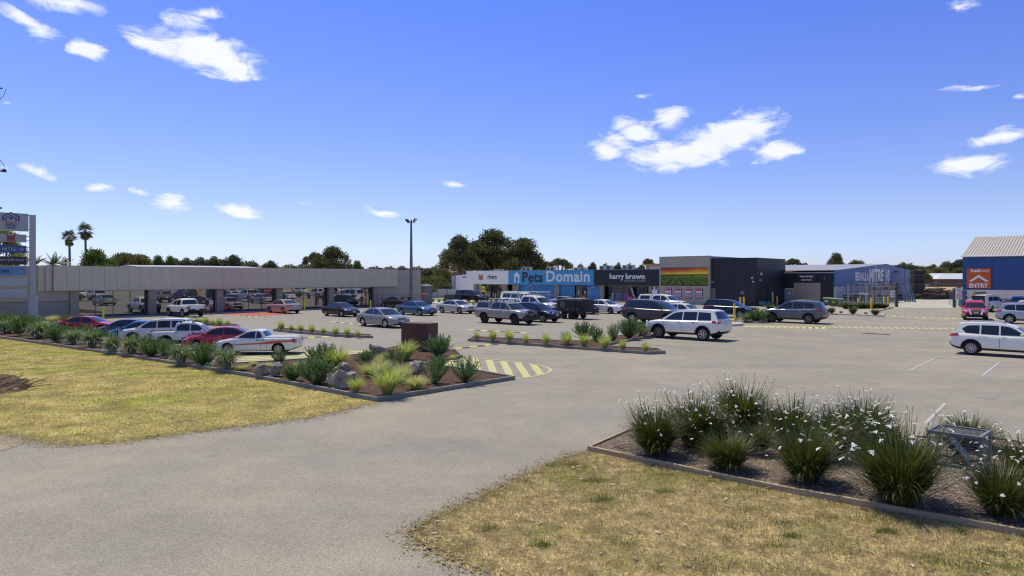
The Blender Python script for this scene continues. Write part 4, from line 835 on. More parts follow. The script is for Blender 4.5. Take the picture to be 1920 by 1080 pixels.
def car_meshes(kind, style=5):
    if (kind, style) in _car_meshes: return _car_meshes[(kind, style)]
    c = CARS[kind]; x0, x1 = c['top'][0][0], c['top'][-1][0]; hw0 = c['W']/2; wb, r = c['wb'], c['r']
    def hw(x):
        d = min(x-x0, x1-x); rear = (x-x0) < (x1-x); amt = (.07 if 'bed' in c or kind == 'van' else .12 if kind in ('suv','wagon4x4') else .16) if rear else .20; k = 1-max(0, (.75-d)/.75)**2.4*amt
        return hw0*k
    xs = sorted(set([round(p[0], 3) for p in c['top']]+[round(x0+(x1-x0)*i/22, 3) for i in range(23)]+[x0+.02, x0+.12, x1-.03, x1-.12]))
    m = MB(); rings = []
    def sec(x):
        zt, zb, h_ = interp(c['top'], x), interp(c['bot'], x), hw(x); d = zt-zb
        return [(0, zb), (.80*h_, zb), (.95*h_, zb+.05), (.985*h_, zb+.16*d), (h_, zb+.42*d), (.995*h_, zb+.66*d), (.985*h_, zb+.80*d), (.955*h_, zb+.93*d), (.89*h_, zt), (.5*h_, zt+.022), (0, zt+.03)]
    for x in xs:
        s = sec(x); ring = []
        for (y, z) in s: ring.append(len(m.v)); m.v.append((x, -y, z))
        for (y, z) in s[-2:0:-1]: ring.append(len(m.v)); m.v.append((x, y, z))
        rings.append(ring)
    for a, b in zip(rings, rings[1:]):
        for j in range(len(a)): m.f.append((a[j], a[(j+1) % len(a)], b[(j+1) % len(a)], b[j])[::-1]); m.m.append(0)
    m.f.append(tuple(rings[0])); m.m.append(0); m.f.append(tuple(rings[-1][::-1])); m.m.append(0)
    # greenhouse shell
    gh = c['gh']; zb_ = c['belt']; ztop = max(p[1] for p in gh); gw = hw0*.90
    def gy(z): return gw-(z-zb_)*.34
    gm = MB(); fr = [-1, -.6, 0, .6, 1]; rows = []
    for i, (x, z) in enumerate(gh):
        row = []
        for f_ in fr:
            bul = (1-f_*f_); dx = (.09 if i == 0 else .06 if i == 1 else (-.07 if i == len(gh)-1 else (-.04 if i == len(gh)-2 else 0)))*bul
            row.append(len(gm.v)); gm.v.append((x+dx, f_*gy(z), z+(.035*bul if 0 < i < len(gh)-1 else 0)))
        rows.append(row)
    for a, b in zip(rows, rows[1:]):
        for j in range(4): gm.f.append((a[j], a[j+1], b[j+1], b[j])); gm.m.append(0)
    low = zb_-.08
    for sgn, idx in ((-1, 0), (1, 4)):
        ids = [r_[idx] for r_ in rows]; e = len(gm.v); gm.v += [(gh[0][0], sgn*gy(low), low), (gh[-1][0], sgn*gy(low), low)]
        f_ = [e]+ids+[e+1]; gm.f.append(tuple(f_ if sgn < 0 else f_[::-1])); gm.m.append(0)
    # join the shell to the body, then cut the wheel arches
    o = len(m.v); 
    body = m.mesh('body', [black_pl, black_pl], True, 28)
    cut = MB()
    for xc in (-wb/2, wb/2):
        for s in (-1, 1): cut.lathe([(.001,-.26),(r+.055,-.26),(r+.055,.26),(.001,.26)], 26, (xc, s*(hw0-.02), r+.015), 'y', 0)
    cb = bpy.data.objects.new('cut', cut.mesh('cut', [black_pl, black_pl])); bb = bpy.data.objects.new('b', body); col.objects.link(cb); col.objects.link(bb)
    for p in cb.data.polygons: p.material_index = 1
    bmm = bmesh.new(); bmm.from_mesh(cb.data); bmesh.ops.remove_doubles(bmm, verts=bmm.verts, dist=.004); bmesh.ops.recalc_face_normals(bmm, faces=bmm.faces); bmm.to_mesh(cb.data); bmm.free()
    bmm = bmesh.new(); bmm.from_mesh(bb.data); bmesh.ops.remove_doubles(bmm, verts=bmm.verts, dist=.0001); bmesh.ops.recalc_face_normals(bmm, faces=bmm.faces); bmm.to_mesh(bb.data); bmm.free()
    cutters = [cb]
    if 'bed' in c:
        t0, t1 = c['bed']; zt = interp(c['top'], (t0+t1)/2)
    md = bb.modifiers.new('b', 'BOOLEAN'); md.operation = 'DIFFERENCE'; md.solver = 'EXACT'; md.object = cb
    dg = bpy.context.evaluated_depsgraph_get(); bm_ = bpy.data.meshes.new_from_object(bb.evaluated_get(dg))
    bpy.data.objects.remove(cb); bpy.data.objects.remove(bb)
    bmm = bmesh.new(); bmm.from_mesh(bm_)
    vs = [bmm.verts.new(v) for v in gm.v]
    for f_ in gm.f:
        nf = bmm.faces.new([vs[i] for i in f_]); nf.smooth = True
    # lower trim colour
    for f_ in bmm.faces:
        ctr = f_.calc_center_median()
        if f_.material_index == 1: continue
        if ctr.z < interp(c['bot'], ctr.x)+(.13 if c.get('trim') else .045) : f_.material_index = 1
    bmm.to_mesh(bm_); bmm.free()
    for p in bm_.polygons: p.use_smooth = True
    bm_.set_sharp_from_angle(angle=R(32))
    P = {'body': bm_, 'parts': []}
    add = lambda n, me, sub=None: P['parts'].append((n, me, sub))
    def strip_glass(i, name, inset=.07, lo=.06, hi=.05):
        a, b = rows[i], rows[i+1]; q = MB(); A = [Vector(gm.v[k]) for k in a]; B = [Vector(gm.v[k]) for k in b]
        nrm = (A[4]-A[0]).cross(B[2]-A[2]).normalized(); 
        if nrm.z < 0: nrm = -nrm
        def ev(f_, t):
            g_ = (f_+1)/2*4; k = min(3, int(g_)) ; fx = [-1,-.6,0,.6,1]
            for k in range(4):
                if f_ <= fx[k+1]+1e-9: break
            u = (f_-fx[k])/(fx[k+1]-fx[k]); pa = A[k].lerp(A[k+1], u); pb = B[k].lerp(B[k+1], u); return pa.lerp(pb, t)+nrm*.007
        fs = [-1+inset, -.6, 0, .6, 1-inset]; v = [ev(f_, t) for t in (lo, 1-hi) for f_ in fs]
        q.add(v, [(j, j+1, j+6, j+5) for j in range(4)]); return q.mesh(name, glass, True)
    # the windscreen spans the first strip (and part of the second where it bends)
    add('windscreen', strip_glass(0, 'windscreen')); add('rear_window', strip_glass(len(gh)-2, 'rear_window', .10, .12, .16 if kind not in ('sedan','coupe') else .06))
    for w_ in c['win']:
        for s in (-1, 1):
            q = MB(); v = [(x, s*(gy(z)+.008), z) for x, z in w_]; q.add(v, [tuple(range(len(v))) if s < 0 else tuple(range(len(v)))[::-1]])
            add('side_window', q.mesh('side_window', glass))
    # lamps, grille, plates
    l0, l1 = c['lamp']; t0, t1 = c['tail']
    def surf(x, z):                     # body half width at (x, z)
        s = sec(x)[2:9]
        for (ya, za), (yb, zb2) in zip(s, s[1:]):
            if za <= z <= zb2: return ya+(yb-ya)*(z-za)/max(1e-6, zb2-za)
        return s[-1][0]
    def wrap(xe, sgn, z0, z1, dx, ys_, name, m_):
        """lamp wrapping from the end face (sgn=+1 front) round the corner onto the side"""
        for s in (-1, 1):
            q = MB(); v = []; dd_ = [.03, .07, .12, .18, .26, .34, .42]; dd_ = [d for d in dd_ if d <= dx+.001]
            for i, f_ in enumerate((0, .5, 1)):
                zz = z0+(z1-z0)*f_; k = .035*f_
                yo = surf(xe-sgn*.02, zz)
                v += [(xe+sgn*(.016-k*.6), s*ys_, zz), (xe+sgn*(.012-k*.6), s*(yo-.05), zz)]
                for j, d in enumerate(dd_): pinch = (j/max(1, len(dd_)-1))*.35*(z1-z0)*(1-2*f_)*.5; v.append((xe-sgn*d, s*(surf(xe-sgn*d, min(zz, interp(c['top'], xe-sgn*d)-.01))+.014), min(zz+pinch, interp(c['top'], xe-sgn*d)+.004)))
            n_ = 2+len(dd_); q.add(v, [(r_*n_+j, r_*n_+j+1, (r_+1)*n_+j+1, (r_+1)*n_+j) for r_ in range(2) for j in range(n_-1)])
            me = q.mesh(name, m_, False); add(name, me)
    wrap(x1, 1, l0, l1, .42, hw0*.42, 'headlight', lamp_clear); wrap(x0, -1, t0, t1, (.26 if kind in ('sedan','coupe','dualcab','ute') else .42), hw0*(.52 if kind in ('sedan','coupe') else .70), 'tail_light', lamp_red)
    q = MB().box(x1-.05, x1+.018, -hw0*.38, hw0*.38, l0-.02, l1-.02)
    for k in range(3): q.box(x1+.018, x1+.026, -hw0*.36, hw0*.36, l0+k*.04, l0+.012+k*.04, 1)
    add('grille', q.mesh('grille', [black_pl, chrome])); add('lower_grille', MB().box(x1-.05, x1+.012, -hw0*.5, hw0*.5, interp(c['bot'], x1)+.02, interp(c['bot'], x1)+.13).mesh('lower_grille', black_pl))
    add('number_plate', MB().box(x1, x1+.035, -.185, .185, l0-.19, l0-.07).mesh('number_plate', plate_m)); add('number_plate', MB().box(x0-.03, x0+.02, -.185, .185, t0-.10, t0+.02).mesh('number_plate', plate_m))
    gx = gh[0][0]-.42
    for s in (-1, 1):
        zm = c['belt']+.09; q = MB(); q.lathe([(.001,-.05),(.075,-.045),(.095,0),(.08,.04),(.001,.05)], 10, (gx, s*(hw0+.10), zm)); q.box(gx-.02, gx+.02, s*(hw0-.08) if s > 0 else s*(hw0+.03), s*(hw0+.03) if s > 0 else s*(hw0-.08), zm-.06, zm-.03)
        add('mirror', q.mesh('mirror', black_pl, True, 40))
    # shut lines and handles
    doors = [w_[-1][0] for w_ in c['win'][:1]]
    dl = MB(); hd_ = []
    xd = [c['win'][0][0][0]+.02, c['win'][0][-1][0]-.04]
    if kind not in ('ute', 'van'): xd.append(c['win'][1][-1][0]-.12 if kind not in ('suv','wagon4x4') else c['win'][1][-1][0]-.04)
    if kind == 'ute': xd[-1] -= .32; xd.append(-.80)
    for x in xd:
        for s in (-1, 1):
            zt = interp(c['top'], x)-.03; zb2 = interp(c['bot'], x)+.12; n_ = 6; v = []
            if abs(x+wb/2) < r+.1: zb2 = 2*r+.12
            for k in range(n_+1):
                z = zb2+(zt-zb2)*k/n_; y = s*(surf(x, z)+.003); v += [(x-.008, y, z), (x+.008, y, z)]
            dl.add(v, [(2*k, 2*k+1, 2*k+3, 2*k+2) for k in range(n_)])
    add('shut_lines', dl.mesh('shut_lines', black_pl))
    for x in xd[1:3]:
        for s in (-1, 1):
            z = c['belt']-.10; y = surf(x+.2, z); add('door_handle', MB().box(x+.10, x+.28, s*y-.02, s*y+.025, z-.015, z+.018).mesh('door_handle', chrome if kind in ('sedan','suv') else black_pl))
    if c.get('trim'):
        for xc in (-wb/2, wb/2):
            for s in (-1, 1):
                q = MB(); n_ = 16; v = []
                for k in range(n_+1):
                    t = pi*(-.04+1.08*k/n_)
                    for rad in (r+.045, r+.11):
                        xx_, zz = xc+cos(t)*rad, r+.015+sin(t)*rad; v.append((xx_, s*(surf(xx_, min(max(zz, .35), c['belt']-.05))+.008), zz))
                q.add(v, [(2*k, 2*k+1, 2*k+3, 2*k+2) for k in range(n_)]); add('arch_trim', q.mesh('arch_trim', black_pl))
    if c.get('rails'):
        for s in (-1, 1): y = s*(gy(1.66)-.08); add('roof_rail', MB().tube([(.1,y,1.66),(-.1,y,1.74),(-1.5,y,1.745),(-1.7,y,1.69)], .018, 6).mesh('roof_rail', alloy))
    if 'bed' in c:
        b0, b1 = c['bed']; zt = interp(c['top'], b0+.3)+.03
        add('bed_cover', MB().box(b0, b1, -hw0*.86, hw0*.86, zt-.03, zt+.03).mesh('bed_cover', black_pl))
    wm = wheel_meshes(r, .23, style)
    P['wheels'] = wm; _car_meshes[(kind, style)] = P; return P
def fit_ground(xl, yl, xr, yaw, L):
    """left wheel on the ground under pixel (xl, yl); returns the scale that puts the other wheel, L away along yaw, under column xr"""
    a = G(xl, yl); d = Vector((cos(yaw), sin(yaw))); k = (xr-960)/F
    s = (k*a.y-a.x)/(d.x-k*d.y)/L
    return a, d, s
def car(name, kind, colm, label, wl, wr, faces, yaw=None, style=5, group=None, rim=None, smin=.86, smax=1.14, win=None, trim=None, cat='car', extra=None, sx=None, trim_body=False, hs=1.0):
    yaw = -TH if yaw is None else R(yaw); P = car_meshes(kind, style); c = CARS[kind]
    a, d, s = fit_ground(wl[0], wl[1], wr, yaw, c['wb']); s0 = s; s = max(smin, min(smax, s))
    mid = Vector((a.x, a.y))+d*c['wb']*s0/2
    n_ = Vector((-d.y, d.x))
    if n_.dot(mid) < 0: n_ = -n_
    ctr = mid+n_*(c['W']/2-.08)*s
    ang = yaw if faces == 'R' else yaw+pi
    o = empty(name, (ctr.x, ctr.y, .012), ang, label, cat, group); o.scale = (s, s, s*hs)
    print('CAR %-46s s=%.2f at %.1f %.1f' % (label[:46], s0, ctr.x, ctr.y))
    def setm(ob, i, m): ob.material_slots[i].link = 'OBJECT'; ob.material_slots[i].material = m
    b = link('body', P['body'], o); setm(b, 0, colm); setm(b, 1, (trim or black_pl) if c.get('trim') and not trim_body else (trim or colm) if False else (trim or black_pl))
    for n2, me, _ in P['parts']:
        ob = link(n2, me, o)
        if n2 == 'mirror' and colm is not black_pl: setm(ob, 0, colm)
        if n2 == 'bed_cover' and extra == 'white_cover': setm(ob, 0, colm)
    r = c['r']; wb = c['wb']; hw0 = c['W']/2
    for xc in (-wb/2, wb/2):
        for sd_ in (-1, 1):
            w_ = link('wheel', P['wheels'][0], o, (xc, sd_*(hw0-.135), r)); w_.rotation_euler = (0, random.Random(int(xc*9+sd_)).uniform(0, 3), 0 if sd_ < 0 else pi)
            if sd_ > 0: w_.rotation_euler = (0, 0, pi)
            rm = link('rim', P['wheels'][1], w_)
            if rim: setm(rm, 0, rim)
    return o
white = paint('white', (.82,.79,.70)); pearl = paint('pearl_white', (.82,.80,.72)); silver = paint('silver', (.52,.49,.43), .2, .34); greysil = paint('grey_silver', (.31,.285,.245), .2, .34)
gunmetal = paint('blue_grey', (.10,.11,.125), .25, .3); charcoal = paint('charcoal', (.055,.052,.055), .15, .3); navy = paint('navy', (.010,.015,.038), .0, .25); blackp = paint('black', (.032,.026,.022), .1, .25); brownb = paint('dark_brown', (.042,.030,.024), .1, .32)
midblue = paint('steel_blue', (.06,.12,.20), .2, .28); lightblue = paint('light_blue', (.09,.27,.42), .3, .3); redp = paint('red', (.50,.015,.022), .05, .26); redp2 = paint('ruby', (.48,.014,.018), .05, .25); pinksil = paint('pink_silver', (.50,.36,.32), .15, .35); tealgrey = paint('slate_blue', (.075,.09,.11), .2, .28); skysil = paint('ice_silver', (.42,.45,.49), .3, .32)
# right side
car('suv', 'suv', pearl, 'white SUV with black sill trim in the right foreground, cut by the picture edge', (1821,666), 1945, 'R', style=10, sx=1)
h1 = car('suv', 'wagon4x4', white, 'white seven seat SUV side on beside the long planted island', (1235,634), 1318, 'L', style=6)
car('suv', 'suv', gunmetal, 'blue grey SUV with multi spoke wheels facing the short bed', (1447,604.5), 1516, 'L', style=10, rim=mat('bronze_alloy', (.20,.17,.15), .35, .7), smax=1.2)
car('suv', 'wagon4x4', navy, 'dark navy SUV behind the yellow bollard facing right', (1335,594.5), 1387, 'R', style=5)
car('suv', 'wagon4x4', charcoal, 'charcoal four wheel drive parked behind the white SUV', (1181,606.5), 1257, 'R', style=6, smax=1.2)
car('hatchback', 'hatch', white, 'white hatchback between the charcoal four wheel drive and navy SUV', (1250,598), 1297, 'R')
tr = car('dual_cab_pickup', 'dualcab', white, 'white dual cab pickup with white canopy in front of the bottle shop', (1211,583), 1264, 'R', style=6, cat='pickup', smin=.8)
car('sedan', 'sedan', pearl, 'white sedan facing right in front of the liquor and pet shops', (1104,587), 1145, 'R', style=5)
car('suv', 'suv', navy, 'dark blue SUV half hidden behind the black trailer', (1058,588), 1095, 'R', style=5)
car('sedan', 'sedan', skysil, 'pale blue sedan seen above the black trailer by the pet shop', (1040,573.5), 1068, 'R')
car('suv', 'suv', navy, 'dark compact SUV right behind the grey dual cab pickup', (974,602.5), 1018, 'R', style=5)
rg = car('dual_cab_pickup', 'dualcab', greysil, 'grey dual cab pickup with canopy, black wheels and bull bar', (908,606), 965, 'R', rim=dark_alloy, style=6, cat='pickup')
wu = car('dual_cab_pickup', 'dualcab', white, 'white work pickup with ladder racks behind the dark compact SUV', (965,590.5), 1018, 'R', style=6, cat='pickup', smax=1.2)
car('van', 'van', white, 'white van facing right in front of the pet shop', (948,577.5), 983, 'R', style=5, cat='van', smax=1.1)
bu = car('dual_cab_pickup', 'dualcab', blackp, 'black dual cab pickup at the clothing shop with a dark tray behind', (862,567.2), 893, 'R', style=6, cat='pickup', rim=dark_alloy)
car('sedan', 'sedan', silver, 'silver sedan facing right near the white side wing', (829,587), 862, 'R', style=5)
car('sedan', 'sedan', midblue, 'metallic blue sedan facing right beside the tall light pole', (754,590.5), 787, 'R', style=5)
car('sedan', 'sedan', brownb, 'black sedan facing left at the far end of the grey building', (719,577), 745, 'L', style=7)
car('sedan', 'sedan', greysil, 'grey silver sedan, nearest in the middle of the lot, behind the brown block', (681,612), 723, 'R', style=5, rim=chrome)
car('sedan', 'sedan', brownb, 'dark brown sedan facing right left of the grey silver one', (612,592.7), 641, 'R', style=7, rim=alloy)
car('sedan', 'sedan', pinksil, 'pinkish silver sedan facing the glass front beside the red path', (505.5,586.5), 531, 'L', style=7)
wp = car('pickup', 'dualcab', white, 'white pickup parked nose in by the second glass pillar', (317,593), 343, 'L', style=6, cat='pickup', extra='white_cover', smin=.8)
# left row nosed in to the lawn bed
Y0 = 12
car('coupe', 'coupe', redp, 'red sedan with rear spoiler, leftmost in the row behind the shrubs', (128,626), 186, 'R', yaw=4, style=5)
car('sedan', 'sedan', tealgrey, 'slate blue sedan facing left beside the red spoiler sedan', (196,636.5), 262, 'L', yaw=Y0, style=5)
car('hatchback', 'hatch', lightblue, 'light blue hatchback facing left between slate sedan and white bull bar wagon', (231,642), 288, 'L', yaw=Y0, style=5)
bw = car('wagon', 'wagon4x4', white, 'white four wheel drive with black bull bar behind the tradesman pickup', (258,646), 322, 'L', yaw=Y0, style=6, rim=dark_alloy)
tp = car('dual_cab_pickup', 'dualcab', white, 'white dual cab tradesman pickup with blue and orange signs, tail to the shrubs', (324,651.5), 387, 'R', yaw=16, style=6, cat='pickup', smin=.8)
car('sedan', 'sedan', redp2, 'red sedan facing left between two white pickups', (378,657.5), 446, 'L', yaw=Y0, style=7)
fu = car('ute', 'ute', white, 'white two door ute with orange side stripe, rightmost of the row', (427,666), 522, 'L', yaw=3, style=10, cat='ute', extra='white_cover', smin=.8)
# far right
ou = empty('suv', G(1821,604), 0, 'red SUV with chrome X shaped nose facing the camera', 'car')
def attach_car(root, kind, colm, style=5, rim=None):
    P = car_meshes(kind, style); c = CARS[kind]; b = link('body', P['body'], root)
    for i, m_ in ((0, colm), (1, black_pl)): b.material_slots[i].link = 'OBJECT'; b.material_slots[i].material = m_
    for n2, me, _ in P['parts']:
        ob = link(n2, me, root)
        if n2 == 'mirror': ob.material_slots[0].link = 'OBJECT'; ob.material_slots[0].material = colm
    for xc in (-c['wb']/2, c['wb']/2):
        for sd_ in (-1, 1):
            w_ = link('wheel', P['wheels'][0], root, (xc, sd_*(c['W']/2-.135), c['r'])); w_.rotation_euler = (0, 0, 0 if sd_ < 0 else pi); link('rim', P['wheels'][1], w_)
attach_car(ou, 'suv', redp); ou.rotation_euler = (0, 0, R(-121)); ou.location = G(1827, 598.5, 0.012); ou.scale = (1.06,)*3
MB().add([(2.325,-.55,.98),(2.325,-.46,.98),(2.345,-.30,.55),(2.345,-.42,.50)], [(0,1,2,3)]).add([(2.325,.55,.98),(2.325,.46,.98),(2.345,.30,.55),(2.345,.42,.50)], [(3,2,1,0)]).build('chrome_trim', chrome, ou)
car('suv', 'suv', skysil, 'silver blue SUV behind the white foreground SUV at the right edge', (1893,607), 1972, 'R', style=5)
car('hatchback', 'hatch', white, 'white car roof showing behind the silver blue SUV at the right edge', (1910,592), 1975, 'R')
vn = empty('van', G(1846,586,.012), 0, 'white van with open rear doors and cardboard boxes at the trade building', 'van'); attach_car(vn, 'van', white); vn.rotation_euler = (0,0,R(33)); vn.location = G(1855, 583.5, .012)
MB().box(-2.47,-2.42,-.75,.75,.55,1.85).build('open_boot', joint, vn); MB().box(-3.2,-2.43,-.92,-.86,.55,1.85).build('rear_door', white, vn)
bv = empty('pickup', G(1905,588,.012), 0, 'bright blue canopy pickup reversed beside the white van', 'pickup'); attach_car(bv, 'dualcab', paint('bright_blue', (.02,.08,.30), .2), 6); bv.rotation_euler = (0,0,R(52)); bv.location = G(1912, 583, .012)
def canopy(root, m_, zt=1.72):
    MB().add([(-2.62,-.84,1.14),(-1.10,-.84,1.14),(-1.10,.84,1.14),(-2.62,.84,1.14),(-2.45,-.66,zt),(-1.13,-.66,zt+.02),(-1.13,.66,zt+.02),(-2.45,.66,zt)], [(4,5,6,7),(0,1,5,4),(1,2,6,5),(2,3,7,6),(3,0,4,7)]).build('canopy', m_, root, bevel=.03)
    for s in (-1, 1):
        def yy(z): return s*(.84-(z-1.14)*.18/(zt-1.14)+.008)
        v = [(-2.42,yy(1.24),1.24),(-1.22,yy(1.24),1.24),(-1.24,yy(1.60),1.60),(-2.32,yy(1.60),1.60)]; MB().add(v, [(0,1,2,3) if s < 0 else (3,2,1,0)]).build('side_window', glass, root)
    MB().add([(-2.585,-.62,1.26),(-2.585,.62,1.26),(-2.49,.54,1.62),(-2.49,-.54,1.62)], [(0,3,2,1)]).build('rear_window', glass, root)
canopy(tr, white); canopy(rg, greysil); canopy(bv, paint('bright_blue', (.02,.08,.30), .2)); canopy(bu, blackp)
def bullbar(root, x=2.5, m_=black_pl, z0=.45):
    q = MB()
    for s in (-1, 1): q.tube([(x-.15,s*.85,z0+.05),(x+.05,s*.8,z0+.1),(x+.12,s*.72,z0+.55),(x+.12,s*.5,z0+.62)], .035, 6).tube([(x+.1,s*.33,z0),(x+.14,s*.33,z0+.62)], .03, 6)
    q.tube([(x+.12,-.5,z0+.62),(x+.14,0,z0+.66),(x+.12,.5,z0+.62)], .035, 6).tube([(x+.13,-.75,z0+.32),(x+.13,.75,z0+.32)], .03, 6).box(x-.1, x+.1, -.88, .88, z0-.1, z0+.18)
    q.build('bull_bar', m_, root, True, 40)
bullbar(rg); bullbar(bw, 2.4)
def roof_bars(root, xs__, z=1.79, wd=.72):
    for x in xs__: MB().box(x-.03, x+.03, -wd, wd, z+.03, z+.07).box(x-.05, x+.05, -wd, -wd+.07, z-.07, z+.05).box(x-.05, x+.05, wd-.07, wd, z-.07, z+.05).build('roof_bar', black_pl, root)
roof_bars(rg, (.3,-.5)); roof_bars(tp, (.2,-.6)); roof_bars(rg, (-1.5,-2.2), 1.76, .62)
tri = [c_ for c_ in tp.children if c_.name.startswith('bed_cover')]
blue_dec = mat('blue_decal', (.02,.05,.28), .4); or_dec = mat('orange_decal', (.62,.10,.02), .4)
MB().box(-2.725,-2.712,-.80,.80,.84,1.06).build('tail_sign', blue_dec, tp); MB().box(-2.735,-2.726,-.78,.05,.86,1.04).build('tail_sign', or_dec, tp)
for s in (-1, 1):
    y = s*(.942); MB().box(-.1, .95, min(y, y+s*.012), max(y, y+s*.012), .74, .92).build('door_sign', or_dec, tp); MB().box(.15, 1.35, min(y-s*.004, y+s*.006), max(y-s*.004, y+s*.006), .45, .98).build('door_decal', blue_dec, tp)
tms = text_mesh('TradeCentre', .2, 1, .004, .002); tms.materials.clear(); tms.materials.append(let_white); t_ = link('lettering', tms, tp, (.42, -.962, .83)); t_.scale = (.8, 1, .7)
for s in (-1, 1):
    v = [(1.55,s*.952,.60),(.6,s*.955,.66),(-.5,s*.955,.72),(-1.1,s*.953,.82),(-2.3,s*.925,.86),(-2.3,s*.925,.78),(-1.1,s*.955,.66),(-.5,s*.958,.64),(.6,s*.958,.60)]
    MB().add(v, [(0,1,8),(1,2,7,8),(2,3,6,7),(3,4,5,6)]).build('side_stripe', or_dec, fu)
# spoiler of the red car
co = [o for o in scene.objects if o.get('label', '').startswith('red sedan with rear spoiler')][0]
MB().box(-2.42,-2.2,-.72,.72,1.13,1.16).box(-2.36,-2.26,-.62,-.57,.97,1.13).box(-2.36,-2.26,.57,.62,.97,1.13).build('spoiler', redp, co)
# ladder racks and pipes on the white work pickup
q = MB()
for x in (.9,-1.3,-2.6):
    for s in (-1, 1): q.tube([(x,s*.82,1.15),(x,s*.82,2.02)], .022, 6)
    q.tube([(x,-.85,2.02),(x,.85,2.02)], .022, 6)
for s in (-1, 1): q.tube([(1.2,s*.82,2.04),(-2.9,s*.82,2.04)], .022, 6)
q.build('ladder_rack', mat('white_tube', (.6,.6,.58), .5), wu)
ld = empty('ladder', wu.location+Vector((0,0,2.12)), -TH, 'silver ladder and board lying on the work pickup racks', 'ladder')
q = MB()
for s in (-1, 1): q.box(-3.2, 2.4, s*.22-.02, s*.22+.02, 0, .07)
for k in range(16): q.tube([(-3.0+k*.34,-.2,.035),(-3.0+k*.34,.2,.035)], .015, 5)
q.build('rails', steel, ld); MB().box(-2.6,.6,.35,.60,0,.06).build('board', mat('pale_board', (.45,.40,.33), .7), ld)
# dark tray behind the black pickup
tl = empty('trailer', G(850,567.5), -TH, 'low dark box trailer behind the black pickup by the white wing', 'trailer')
MB().box(-1.2,1.2,-.8,.8,.45,.5).box(-1.2,1.2,-.83,-.78,.45,1.25).box(-1.2,1.2,.78,.83,.45,1.25).box(-1.22,-1.17,-.8,.8,.45,1.25).box(1.17,1.22,-.8,.8,.45,1.25).build('tray', mat('dark_tray', (.05,.05,.05), .6), tl)
for s in (-1, 1): w_ = link('wheel', car_meshes('sedan', 5)['wheels'][0], tl, (0, s*.9, .325)); w_.rotation_euler = (0,0,0 if s < 0 else pi); link('rim', car_meshes('sedan', 5)['wheels'][1], w_)
# black service trailer with frame
at_, d_, s_ = fit_ground(1043.5, 597.3, 1079, -TH, 2.2)
st_ = empty('service_trailer', G(1052, 597.8)+Vector((.9*U.x*0, 0, 0))+Vector((U.x, U.y, 0))*1.0+Vector((W.x, W.y, 0))*.9, -TH, 'black tandem box trailer with roof frame in the middle of the lot', 'trailer')
bt = mat('black_trailer_panel', (.014,.015,.017), .4, var=.1)
MB().box(-1.5,1.6,-.95,.95,.62,1.85).build('box_body', bt, st_, bevel=.05); MB().box(1.6,1.66,-.75,.75,.72,1.75).build('front_panel', mat('black_mesh_panel', (.03,.03,.03), .7), st_); MB().box(-1.6,1.8,-.9,.9,.50,.61).build('chassis', black_pl, st_)
q = MB()
for x in (-1.55,-.4,.7,1.7):
    for s in (-1, 1): q.tube([(x,s*.98,.62),(x,s*.98,2.22)], .022, 6)
for z in (1.95, 2.22):
    for s in (-1, 1): q.tube([(-1.55,s*.98,z),(1.7,s*.98,z)], .022, 6)
    for x in (-1.55,1.7): q.tube([(x,-.98,z),(x,.98,z)], .022, 6)
q.build('roof_frame', black_pl, st_); MB().box(-1.2,1.2,-.6,.6,1.87,1.98).build('roof_load', mat('pale_board', (.45,.40,.33), .7), st_)
for x in (-.55, .30):
    for s in (-1, 1): w_ = link('wheel', car_meshes('sedan', 5)['wheels'][0], st_, (x, s*.98, .325)); w_.rotation_euler = (0,0,0 if s < 0 else pi); rm_ = link('rim', car_meshes('sedan', 5)['wheels'][1], w_); rm_.material_slots[0].link = 'OBJECT'; rm_.material_slots[0].material = dark_alloy
MB().box(-1.05,.8,-1.12,-.9,.68,.74).build('mudguard', black_pl, st_); MB().tube([(1.7,-.5,.55),(2.7,0,.5)], .04, 6).tube([(1.7,.5,.55),(2.7,0,.5)], .04, 6).build('drawbar', black_pl, st_)
n_ = 24; v = []
for i in range(n_): t = 2*pi*i/n_; v += [(-.75+cos(t)*.27,-.958,1.38+sin(t)*.27), (-.75+cos(t)*.22,-.958,1.38+sin(t)*.22)]
MB().add(v, [(2*i, (2*i+2) % (2*n_), (2*i+3) % (2*n_), 2*i+1) for i in range(n_)]).add([(-.75+cos(t)*r_, -.958, 1.38+sin(t)*r_) for t, r_ in [(2*pi*k/10+pi/2, .13 if k % 2 == 0 else .055) for k in range(10)]], [tuple(range(10))]).build('round_logo', mat('grey_print', (.35,.35,.36), .5), st_)
me = text_mesh('SERVICE', .2, 1, .003, .002); 
MB().box(-.45,-.05,-.962,-.953,.92,.98).box(.55,.7,-.962,-.953,.92,1.0).box(.9,1.05,-.962,-.953,.92,1.0).build('small_print', mat('grey_print', (.35,.35,.36), .5), st_)
MB().box(1.63,1.68,-.5,.5,.60,.70).build('number_plate', plate_m, st_)
